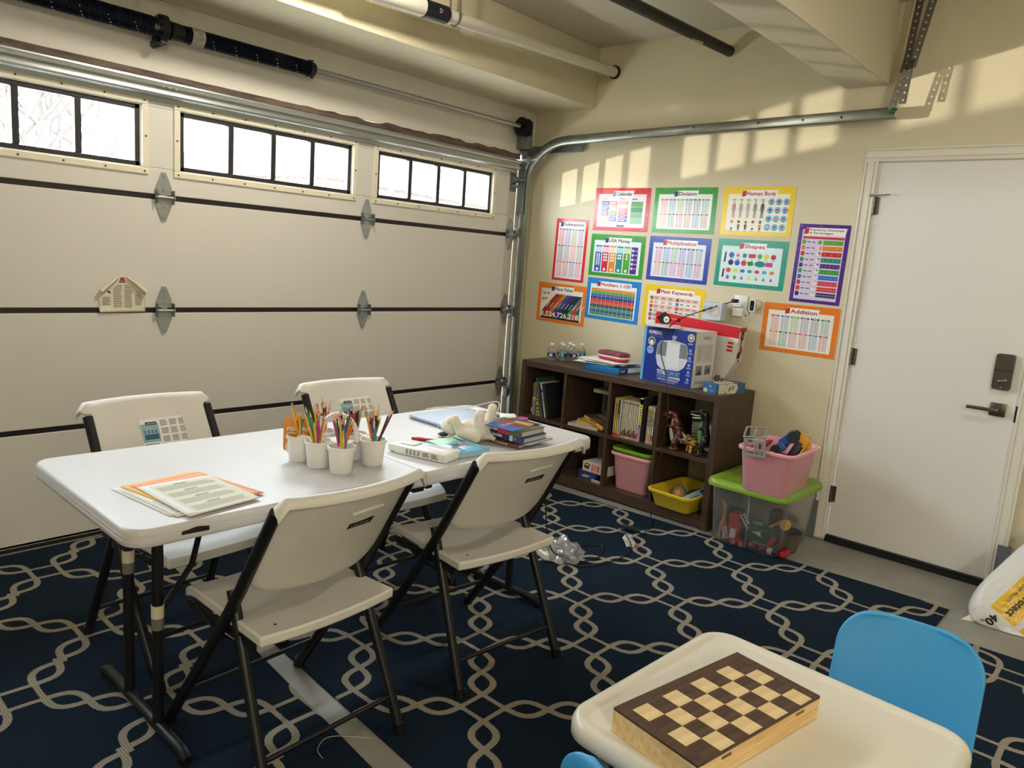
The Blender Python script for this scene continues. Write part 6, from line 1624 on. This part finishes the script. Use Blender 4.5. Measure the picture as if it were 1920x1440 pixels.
# ================================================================== on the long table
TT = .7375
def flat_sheet(label, corners, z, m, group, pr=None, curl=0.0, name='paper_sheet'):
    """sheet given by world corners TL, TR, BR, BL (x, y)"""
    a, b, c, d = [Vector((*q, 0)) for q in corners]; ctr = (a + b + c + d) / 4
    t = thing(name, label, 'paper', (ctr.x, ctr.y, z), 0, group)
    N = 10; vs = []
    for i in range(N + 1):
        for j in range(N + 1):
            s, u = i / N, j / N; q = (a * (1 - s) + b * s) * (1 - u) + (d * (1 - s) + c * s) * u - ctr
            vs.append((q.x, q.y, .0004 + curl * max(0, .3 - s) * max(0, u - .2)))
    obj('sheet', MB().add(vs, [(i * (N + 1) + j, i * (N + 1) + j + 1, (i + 1) * (N + 1) + j + 1, (i + 1) * (N + 1) + j) for i in range(N) for j in range(N)], 0, True), m, t, solid=.0004)
    if pr:
        for k, v in enumerate(pr.mb.v):
            s, u = v.x, 1 - v.y; q = (a * (1 - s) + b * s) * (1 - u) + (d * (1 - s) + c * s) * u - ctr
            pr.mb.v[k] = Vector((q.x, q.y, v.z + .0010 + curl * max(0, .3 - s) * max(0, u - .2)))
        pr.build(t, 'print', rough=.6)
    return t
gp = 'papers at the left of the long table'
flat_sheet('white worksheet at the bottom of the paper pile on the table', [(-3.495, -1.575), (-3.285, -1.555), (-3.26, -1.845), (-3.465, -1.870)], TT + .0005, M_PAPER, gp)
p = Print(1, 1, 0); p.lines(.06, .08, .9, .5, 9, '8d8d92', 0, .3)
flat_sheet('second white worksheet in the paper pile on the table', [(-3.482, -1.592), (-3.272, -1.575), (-3.245, -1.860), (-3.455, -1.885)], TT + .002, M_PAPER, gp, p)
flat_sheet('folded yellow sheet peeking out of the paper pile', [(-3.474, -1.578), (-3.262, -1.548), (-3.215, -1.840), (-3.440, -1.760)], TT + .0035, mat('yellow_paper', 'e9b93a', .6), gp)
p = Print(1, 1, 0)
for i in range(24): p.rect(.04 + i * .039, .955, .06 + i * .039, .965, 'c05a2a').rect(.03, .04 + i * .038, .035, .06 + i * .038, 'c05a2a').rect(.95, .04 + i * .038, .96, .06 + i * .038, 'c05a2a')

flat_sheet('orange sheet with dashed border under the printed page', [(-3.450, -1.588), (-3.243, -1.560), (-3.190, -1.847), (-3.400, -1.872)], TT + .005, mat('orange_paper', 'f0a070', .6), gp, p)
p = Print(1, 1, 0); p.rect(.13, .03, .98, .96, 'd9d7c2')
for r in range(4):
    p.rect(.42, .895 - r * .22, .60, .912 - r * .22, '3a3a3a', 1); p.lines(.17, .74 - r * .22, .93, .88 - r * .22, 6, '77756a', 1, .28, .12)
flat_sheet('white printed page on top of the paper pile on the table', [(-3.445, -1.620), (-3.237, -1.620), (-3.222, -1.882), (-3.436, -1.912)], TT + .0065, M_PAPER, gp, p, curl=0)

# pencil caddy with six cups
M_CUP = mat('white_caddy_plastic', 'e6e4de', .35)
cx0, cy0 = -2.832, -1.690
cd_ = thing('pencil_caddy', 'white plastic caddy of joined cups holding pencils', 'caddy', (cx0, cy0, TT))
CUPS = [(-2.920, -1.602), (-2.912, -1.694), (-2.892, -1.789), (-2.752, -1.768), (-2.755, -1.676), (-2.822, -1.594)]
prof = [(.0, .0), (.032, .0), (.034, .003), (.0405, .072), (.0405, .076), (.0445, .076), (.0455, .080), (.0445, .086), (.0400, .086), (.0385, .080), (.0325, .006), (.0, .005)]
for (x, y) in CUPS: obj('cup', MB().lathe(prof[1:-1], 28, c=(x - cx0, y - cy0)).lathe([(.0325, .006), (.001, .005)], 28, c=(x - cx0, y - cy0)), M_CUP, cd_)
obj('web', MB().cyl((0, 0, .070), (0, 0, .076), .052, n=28).tube([(CUPS[i][0] - cx0, CUPS[i][1] - cy0, .075) for i in (0, 1)], .014).tube([(CUPS[i][0] - cx0, CUPS[i][1] - cy0, .075) for i in (3, 4)], .014), M_CUP, cd_)
arc = [(math.cos(math.pi * i / 14) * .062, 0, .075 + math.sin(math.pi * i / 14) ** .8 * .085) for i in range(15)]
obj('handle', MB().tube([(-x * .55, x * .85, z) for x, y_, z in arc], .0085, n=10), M_CUP, cd_)

gpn = {}
PENC = {'yellow': 'e0a52c', 'green': '3a8a4a', 'dark green': '1f4f38', 'blue': '2f6fa8', 'navy': '1f2a4c', 'maroon': '5a1f2a', 'orange': 'd8742c', 'peach': 'dca070', 'pink': 'd8447a', 'black': '1c1c1f', 'white': 'dcdad2', 'red': 'b8262e', 'brown': '5f3a26', 'purple': '5a3a7a', 'lime': 'c9dc2c', 'magenta': 'a8347c', 'teal': '2c8a7f', 'silver': 'a9adb2'}
CUPN = ['far left cup', 'second cup from the left', 'nearest cup', 'right-hand cup', 'cup right of the handle', 'hidden far cup']
SEEN = {}
WOODT = mat('pencil_wood', 'd9b07c', .6); M_ERA = mat('pink_eraser', 'cf7f84', .6); M_FER = mat('ferrule', 'b0aa90', .35, .9); M_GRPH = mat('graphite', '2a2a2c', .5)


def stick(kind, col, cup, az, tilt, rad, length, up):
    """pencil, pen or marker standing in a cup: az/tilt = lean direction and angle (deg), rad = offset in the cup"""
    x, y = CUPS[cup]; a = math.radians(az)
    d = Vector((math.cos(a) * math.sin(math.radians(tilt)), math.sin(a) * math.sin(math.radians(tilt)), math.cos(math.radians(tilt))))
    # foot rests on the cup floor on the far side from the lean
    ft_ = Vector((x - math.cos(a) * rad * .55, y - math.sin(a) * rad * .55, TT + .008))
    rt = d.dot(RIGHT); ln = 'leaning right' if rt > .07 else 'leaning left' if rt < -.07 else 'upright'
    lab = {'p': '%s pencil, point up, %s in the %s of the caddy', 'e': '%s pencil, eraser up, %s in the %s of the caddy', 'm': '%s capped marker, %s in the %s of the caddy', 'b': '%s pen, %s in the %s of the caddy'}[kind] % (col, ln, CUPN[cup])
    nm = {'p': 'pencil', 'e': 'pencil', 'm': 'marker', 'b': 'pen'}[kind]
    t = thing(nm, lab, nm, ft_, 0, nm + 's in the caddy', axes=(d.orthogonal(), d.cross(d.orthogonal())))
    m = mat('lacquer_' + col, PENC[col], .3)
    L = length
    if kind in 'pe':
        obj('shaft', MB().cyl((0, 0, 0), (0, 0, L - .02), .0036, n=6), m, t)
        if kind == 'p':
            obj('point', MB().cyl((0, 0, L - .02), (0, 0, L - .004), .0034, .0009, n=8), WOODT, t); obj('lead', MB().cyl((0, 0, L - .004), (0, 0, L), .0010, .0003, n=6), m if col not in ('yellow',) else M_GRPH, t)
        else:
            obj('ferrule', MB().cyl((0, 0, L - .020), (0, 0, L - .008), .0038, n=10), M_FER, t); obj('eraser', MB().cyl((0, 0, L - .008), (0, 0, L), .0034, .0030, n=10), M_ERA, t)
    elif kind == 'm':
        obj('barrel', MB().cyl((0, 0, 0), (0, 0, L * .62), .0062, n=12), mat('marker_body', 'dcd9d2', .4) if col not in ('lime', 'peach', 'black') else m, t); obj('cap', MB().cyl((0, 0, L * .62), (0, 0, L), .0068, .0058, n=12).cyl((0, 0, L), (0, 0, L + .004), .004, .003, n=10), m, t)
    else:
        obj('barrel', MB().cyl((0, 0, 0), (0, 0, L), .0046, n=10), m, t); obj('clip', MB().box(-.0012, .0012, .0046, .0062, L - .042, L - .004), M_FER, t)
    return t


rp = random.Random(11)
PL = [  # (kind, colour, cup, azimuth, tilt, length)
    ('e', 'yellow', 0, 120, 12, .175), ('p', 'yellow', 0, 150, 17, .178), ('p', 'yellow', 0, 75, 10, .150), ('m', 'blue', 0, 40, 6, .115), ('p', 'orange', 0, 95, 14, .14), ('b', 'navy', 0, 300, 8, .12),
    ('p', 'yellow', 1, 150, 22, .180), ('m', 'blue', 1, 170, 10, .120), ('p', 'green', 1, 135, 16, .172), ('p', 'yellow', 1, 100, 9, .180), ('p', 'yellow', 1, 190, 26, .160), ('e', 'yellow', 1, 60, 7, .165), ('p', 'teal', 1, 110, 18, .185), ('e', 'magenta', 1, 200, 12, .16), ('p', 'yellow', 1, 20, 10, .15),
    ('p', 'magenta', 2, 140, 16, .175), ('p', 'dark green', 2, 160, 7, .150), ('p', 'blue', 2, 100, 4, .155), ('m', 'peach', 2, 60, 6, .125), ('m', 'lime', 2, 230, 10, .098), ('b', 'black', 2, 40, 9, .135), ('b', 'white', 2, 10, 10, .140), ('p', 'maroon', 2, 15, 14, .165), ('m', 'dark green', 2, 355, 18, .160), ('p', 'orange', 2, 335, 24, .16), ('b', 'silver', 2, 345, 20, .15), ('p', 'pink', 2, 45, 12, .18), ('p', 'maroon', 2, 65, 8, .185),
    ('p', 'yellow', 3, 30, 10, .175), ('p', 'yellow', 3, 350, 12, .180), ('p', 'brown', 3, 330, 26, .170), ('p', 'maroon', 3, 322, 30, .182), ('m', 'pink', 3, 150, 10, .120), ('e', 'black', 3, 110, 9, .150), ('e', 'orange', 3, 80, 12, .155), ('m', 'teal', 3, 60, 4, .110), ('b', 'white', 3, 200, 7, .13), ('p', 'orange', 3, 310, 16, .15), ('e', 'green', 3, 20, 6, .14),
    ('p', 'purple', 4, 150, 16, .18), ('m', 'red', 4, 180, 18, .14), ('b', 'black', 4, 120, 12, .15), ('p', 'red', 4, 160, 10, .16), ('m', 'navy', 4, 210, 16, .15), ('b', 'white', 4, 90, 10, .14), ('p', 'brown', 4, 60, 8, .16), ('p', 'pink', 4, 170, 22, .17),
    ('p', 'dark green', 5, 200, 10, .17), ('b', 'black', 5, 170, 6, .15), ('p', 'orange', 5, 240, 12, .16), ('e', 'yellow', 5, 150, 14, .17), ('m', 'navy', 5, 100, 8, .14), ('p', 'maroon', 5, 60, 10, .18)]
PL += [('p', 'yellow', 0, 200, 14, .16), ('p', 'brown', 0, 20, 12, .15), ('p', 'green', 0, 250, 9, .145), ('p', 'orange', 1, 250, 12, .165), ('b', 'white', 1, 300, 9, .15), ('p', 'red', 1, 330, 8, .175), ('p', 'dark green', 1, 45, 14, .17),
       ('p', 'yellow', 2, 185, 10, .17), ('p', 'brown', 2, 250, 8, .13), ('e', 'orange', 2, 300, 14, .16), ('p', 'green', 2, 120, 11, .165), ('m', 'red', 2, 320, 9, .135), ('p', 'navy', 2, 80, 13, .175), ('p', 'purple', 2, 205, 6, .16),
       ('p', 'red', 3, 230, 8, .15), ('e', 'yellow', 3, 130, 15, .17), ('p', 'dark green', 3, 280, 10, .155), ('b', 'black', 3, 0, 8, .145), ('p', 'purple', 3, 175, 13, .165), ('m', 'lime', 3, 45, 9, .125),
       ('e', 'yellow', 4, 300, 10, .165), ('m', 'green', 4, 20, 12, .14), ('p', 'navy', 4, 250, 9, .17), ('b', 'red', 5, 20, 8, .15), ('p', 'green', 5, 300, 12, .175), ('p', 'brown', 5, 130, 8, .165), ('p', 'pink', 5, 270, 10, .17)]
for k, (kd, cl_, cu, az, ti, L) in enumerate(PL):
    o_ = stick(kd, cl_, cu, az + 30, ti * .92, .030 * (.4 + .6 * ((k * 37) % 10) / 9), L * 1.06, 0)
    SEEN.setdefault(o_['label'], []).append((L, o_))
for lab_, lst in SEEN.items():          # look-alikes in one cup differ in how far they stand up
    if len(lst) == 2 and lst[0][0] != lst[1][0]:
        lst.sort(key=lambda q: q[0]); lst[0][1]['label'] = 'shorter ' + lab_; lst[1][1]['label'] = 'taller ' + lab_
# scissor package card in the far left cup
sc_ = thing('scissors_card', 'orange scissors package card standing in the far left cup', 'package', (-2.922, -1.592, TT + .030), axes=((.80, -.60, .0), (-.05, .06, 1)))
obj('card', MB().prism(rrect(.092, .110, .008, 4, .0, .055), -.0006, .0006), mat('orange_card', 'd88a35', .45), sc_)
p = Print(.09, .11, .001); p.text('FISKARS', -.034, .066, .013, 'f3ece0', 0, width=.066, bold=.0004).lines(-.034, .056, .02, .062, 1, 'f3ece0').disc(-.008, .012, .030, 'ece7da', 0, 24).text('4+', -.030, .004, .026, '25304f', 1, bold=.0012).rect(-.014, .034, .008, .039, '25304f', 1).rect(-.012, .094, .016, .100, 'b9b4a6', 0)
p.build(sc_, 'print')

# white label printer shaped box
wb = thing('white_case', 'long white plastic case with small printed dots beside the comic', 'case', (-2.530, -1.780, TT), math.radians(-76))
obj('body', MB().bbox(-.098, .118, -.052, .052, 0, .030, .006).bbox(-.128, -.094, -.046, .046, .002, .028, .006), mat('case_white', 'e4e2dc', .35), wb)
obj('tray', MB().bbox(-.088, -.030, -.026, .026, .029, .034, .003), mat('case_offwhite', 'd4d1c6', .4), wb)
p = Print(.2, .03)
for i in range(4):
    for j in range(3): p.rect(-.045 + i * .016, .008 + j * .006, -.036 + i * .016, .011 + j * .006, '3a3a3a')
p.lines(.025, .008, .052, .024, 4, '5a5a5a', 0, .5).lines(.060, .007, .090, .024, 5, '6a6a6a', 0, .5); p.build(wb, 'side_print', M=face((0, -.0525, 0), (1, 0, 0), (0, 0, 1)))
p = Print(.1, .1); p.lines(.0, .010, .07, .035, 3, 'b9b4c0', 0, .4).poly([(.03, -.03), (.09, -.03), (.09, -.005), (.03, -.005)], 'dcb0b8').rect(.02, -.02, .05, -.012, 'c9c06a', 1); p.build(wb, 'top_print', M=face((0, 0, .030), (1, 0, 0), (0, 1, 0)))
# comic with a spider on the cover
def hardback(label, cx, cy, z, rz, w, d, th, cover, sp=None, group='comic books on the long table', name='comic_book'):
    t = thing(name, label, 'book', (cx, cy, z), rz, group)
    c = mat('cover_' + cover, cover, .3)
    cv = obj('cover', MB().bbox(-w / 2, w / 2, -d / 2, d / 2, 0, .003, .0008).bbox(-w / 2, w / 2, -d / 2, d / 2, th - .003, th, .0008).bbox(-w / 2, w / 2, -d / 2, -d / 2 + .003, 0, th, .0008), c, t)
    obj('pages', MB().box(-w / 2 + .003, w / 2 - .003, -d / 2 + .003, d / 2 - .003, .003, th - .003), mat('comic_pages', 'b9b8b4', .8), t)
    return t, cv
t, cv = hardback('light blue comic with a brown spider on its cover', -2.385, -1.795, TT, math.radians(-96), .200, .142, .020, '5fb4d8')
p = Print(.2, .142, .0006); p.poly([(-.098, -.069), (-.02, -.069), (-.06, .069), (-.098, .069)], 'a9dcb8').disc(.0, .012, .020, 'b5744a', 1, 14, .015).disc(.022, .006, .012, 'c98a5a', 1, 12)
for s in (-1, 1):
    for i in range(4): p.poly([(-.008 + i * .008, .010 + s * .008), (-.024 + i * .018, .010 + s * .046), (-.020 + i * .018, .010 + s * .047), (-.002 + i * .008, .010 + s * .010)], '5a3a26', 1)
p.lines(-.085, .038, -.012, .058, 1, '2f4a2c', 2, .6).lines(.020, -.052, .092, -.022, 2, '1f2a3a', 2, .5); p.build(cv, 'cover_print', M=face((0, 0, .020), (1, 0, 0), (0, 1, 0)))
for i, (dx, dy, rz, lab) in enumerate(((0, 0, -1.05, 'red marker lying beside the white case, nearer the bear'), (-.012, .014, -.9, 'red marker lying beside the white case, nearer the laptop'))):
    t = thing('marker', lab, 'marker', (-2.385 + dx, -1.652 + dy, TT + .0062), rz, 'red markers lying on the table'); obj('barrel', MB().cyl((-.03, 0, 0), (.042, 0, 0), .0058, n=12), mat('marker_red', 'b81f2e', .35), t); obj('cap', MB().cyl((-.055, 0, 0), (-.028, 0, 0), .0064, n=12), mat('marker_cap_red', 'c92335', .35), t)

# white plush bear on its back, legs in the air
M_PLUSH = mat('white_plush', 'e3dccb', .95, bump=.8, bscale=260)
be = thing('plush_bear', 'white plush bear lying on its back by the comic books', 'plush toy', (-2.235, -1.700, TT), math.radians(-62))
b_ = MB().ball((.01, 0, .040), (.058, .044, .040)).ball((.055, 0, .044), (.036, .046, .042)).ball((-.072, .010, .042), (.040, .040, .040)).ball((-.100, .012, .036), (.020, .022, .018))
b_.limb([((.060, .034, .060), .024), ((.074, .042, .100), .019), ((.078, .044, .124), .020)]).limb([((.050, -.030, .060), .024), ((.046, -.034, .092), .021), ((.050, -.034, .108), .023)])
b_.limb([((-.030, -.040, .050), .019), ((-.040, -.056, .085), .018)]).limb([((-.018, -.044, .034), .022), ((.045, -.050, .026), .024)]).limb([((-.03, .045, .045), .018), ((-.01, .070, .030), .016)])
b_.ball((-.072, .050, .052), (.012, .012, .012)).ball((-.070, -.030, .070), (.012, .012, .012)).limb([((.085, -.01, .025), .014), ((.105, -.012, .020), .011)])
obj('body', b_, M_PLUSH, be, remesh=.005)
obj('nose', MB().ball((-.118, .012, .030), (.006, .008, .006)), mat('plush_black', '1a1a1a', .4), be)
obj('ear_patch', MB().ball((-.098, -.012, .010), (.022, .018, .008)), mat('plush_black', '1a1a1a', .4), be)

# book stack beside the bear
def spine(cv, w, th, d, bands, texts):
    p = Print(w, th)
    for a, b, c in bands: p.rect(-w / 2 + a * w, .0006, -w / 2 + b * w, th - .0006, c)
    for s, a, b, c in texts: p.text(s, -w / 2 + a * w, th * .30, th * .42, c, 1, width=(b - a) * w, bold=.0004)
    p.build(cv, 'spine_print', M=face((0, -d / 2, 0), (1, 0, 0), (0, 0, 1)))
RS = -R90 + math.radians(4)
t, cv = hardback('brown-spined paperback at the bottom of the stack by the bear', -2.118, -1.815, TT, RS, .190, .145, .016, '6a4a3c'); spine(cv, .19, .016, .145, [(0, 1, '6f4c40')], [('TEST PROBLEMS', .12, .72, 'e0d4c4')])
t, cv = hardback('pale thin book second from the bottom of the stack by the bear', -2.085, -1.830, TT + .0163, RS - .03, .215, .160, .010, 'c3cad2')
t, cv = hardback('purple-spined hardback comic third in the stack by the bear', -2.122, -1.838, TT + .0266, RS, .198, .148, .022, '3f3f78'); spine(cv, .198, .022, .148, [(0, .22, '243468'), (.22, .66, '24304a'), (.55, .74, 'b9c4dc'), (.74, 1, '47447a')], [('DOG MAN', .24, .48, 'f0eee8')])
p = Print(.01, .01); p.disc(.058, .011, .008, 'e6e2ea', 0, 10, .006); p.build(cv, 'badge', M=face((0, -.074, 0), (1, 0, 0), (0, 0, 1)))
t, cv = hardback('top hardback comic with blue and red cover in the stack by the bear', -2.128, -1.830, TT + .0490, RS, .200, .150, .024, '47563f'); spine(cv, .2, .024, .15, [(0, .2, '1a1c22'), (.2, .44, '1a1c22'), (.44, .70, 'c02f44'), (.70, 1, '5d6650')], [('DOG MAN', .20, .43, 'f2f0ea')])
p = Print(.2, .15, .0006); p.rect(-.098, -.073, .010, .073, '2f62b8').poly([(-.02, -.073), (.075, -.073), (.055, .073), (-.035, .073)], '8a2f2a', 1).poly([(.03, -.06), (.07, -.05), (.06, .03), (.025, .02)], 'b8a05a', 2).poly([(.06, -.073), (.098, -.073), (.098, .073), (.052, .073)], '3d4a42', 1)
p.text('DOG MAN', -.062, .0, .022, 'eef0f2', 3, width=.07); p.build(cv, 'cover_print', M=face((0, 0, .024), (0, 1, 0), (-1, 0, 0)))

# laptop
lp = thing('laptop', 'closed silver laptop lying near the far end of the table', 'laptop', (-2.035, -1.420, TT), math.radians(-2))
M_ALU = mat('laptop_aluminium', 'b8c3d4', .28, .75)
obj('base', MB().prism(rrect(.335, .225, .012, 5), .002, .010), M_ALU, lp, bevel=.001)
ldl = obj('lid', MB().prism(rrect(.335, .225, .012, 5), .0106, .0165), M_ALU, lp, bevel=.0012)
p = Print(.04, .05); p.disc(-.004, .0, .0105, 'dfe6f0', 0, 16, .012).disc(.005, .0, .0105, 'dfe6f0', 1, 16, .012).poly([(.0, .014), (.005, .021), (.008, .020), (.004, .013)], 'dfe6f0', 0).disc(.0145, .002, .005, 'b4c0d2', 2, 12); p.build(ldl, 'logo', M=face((0, 0, .0165), (-1, 0, 0), (0, -1, 0)))
obj('ports', MB().box(-.1680, -.1672, -.08, .09, .0042, .0078), M_RUBBER, lp)
obj('hinge', MB().box(-.13, .13, .1105, .1128, .006, .012), M_RUBBER, lp)
flat_sheet('white leaflet with purple patch under the charger cable', [(-1.90, -1.275), (-1.765, -1.290), (-1.775, -1.440), (-1.87, -1.43)], TT + .0004, M_PAPER, 'leaflets at the far end of the table', (lambda q: (q.rect(.35, .25, .85, .55, '8a6a9c'), q)[1])(Print(1, 1, 0)))
ch_ = thing('charger_brick', 'white square laptop charger on the table end', 'charger', (-1.850, -1.560, TT), math.radians(-40))
obj('brick', MB().bbox(-.037, .037, -.037, .037, 0, .027, .006), M_WPL, ch_); obj('prong', MB().bbox(-.052, -.036, .0, .025, .004, .022, .003), mat('charger_grey', '4a4a4a', .5), ch_)
tag(obj('charger_cable', MB().tube(smoothpath([(-1.885, -1.585, TT + .008), (-1.93, -1.56, TT + .004), (-1.925, -1.49, TT + .003), (-1.86, -1.50, TT + .025), (-1.80, -1.445, TT + .060), (-1.88, -1.36, TT + .030), (-1.97, -1.275, TT + .022), (-2.06, -1.262, TT + .018), (-1.98, -1.245, TT + .010), (-1.84, -1.30, TT + .004)]), .0019, n=6), M_WPL), 'thin white charger cable looping behind the laptop', 'cable')
dc = thing('dough_pot', 'small yellow modelling dough pot with magenta lid on the table', 'pot', (-1.862, -1.650, TT))
obj('pot', MB().lathe([(.0, 0), (.021, 0), (.0245, .022), (.0, .022)], 22), mat('dough_yellow', 'b5812c', .45), dc); obj('lid', MB().lathe([(.0, .021), (.0285, .021), (.029, .030), (.0275, .033), (.025, .033), (.024, .030), (.0, .030)], 24), mat('magenta_plastic', 'b8357c', .4), dc)
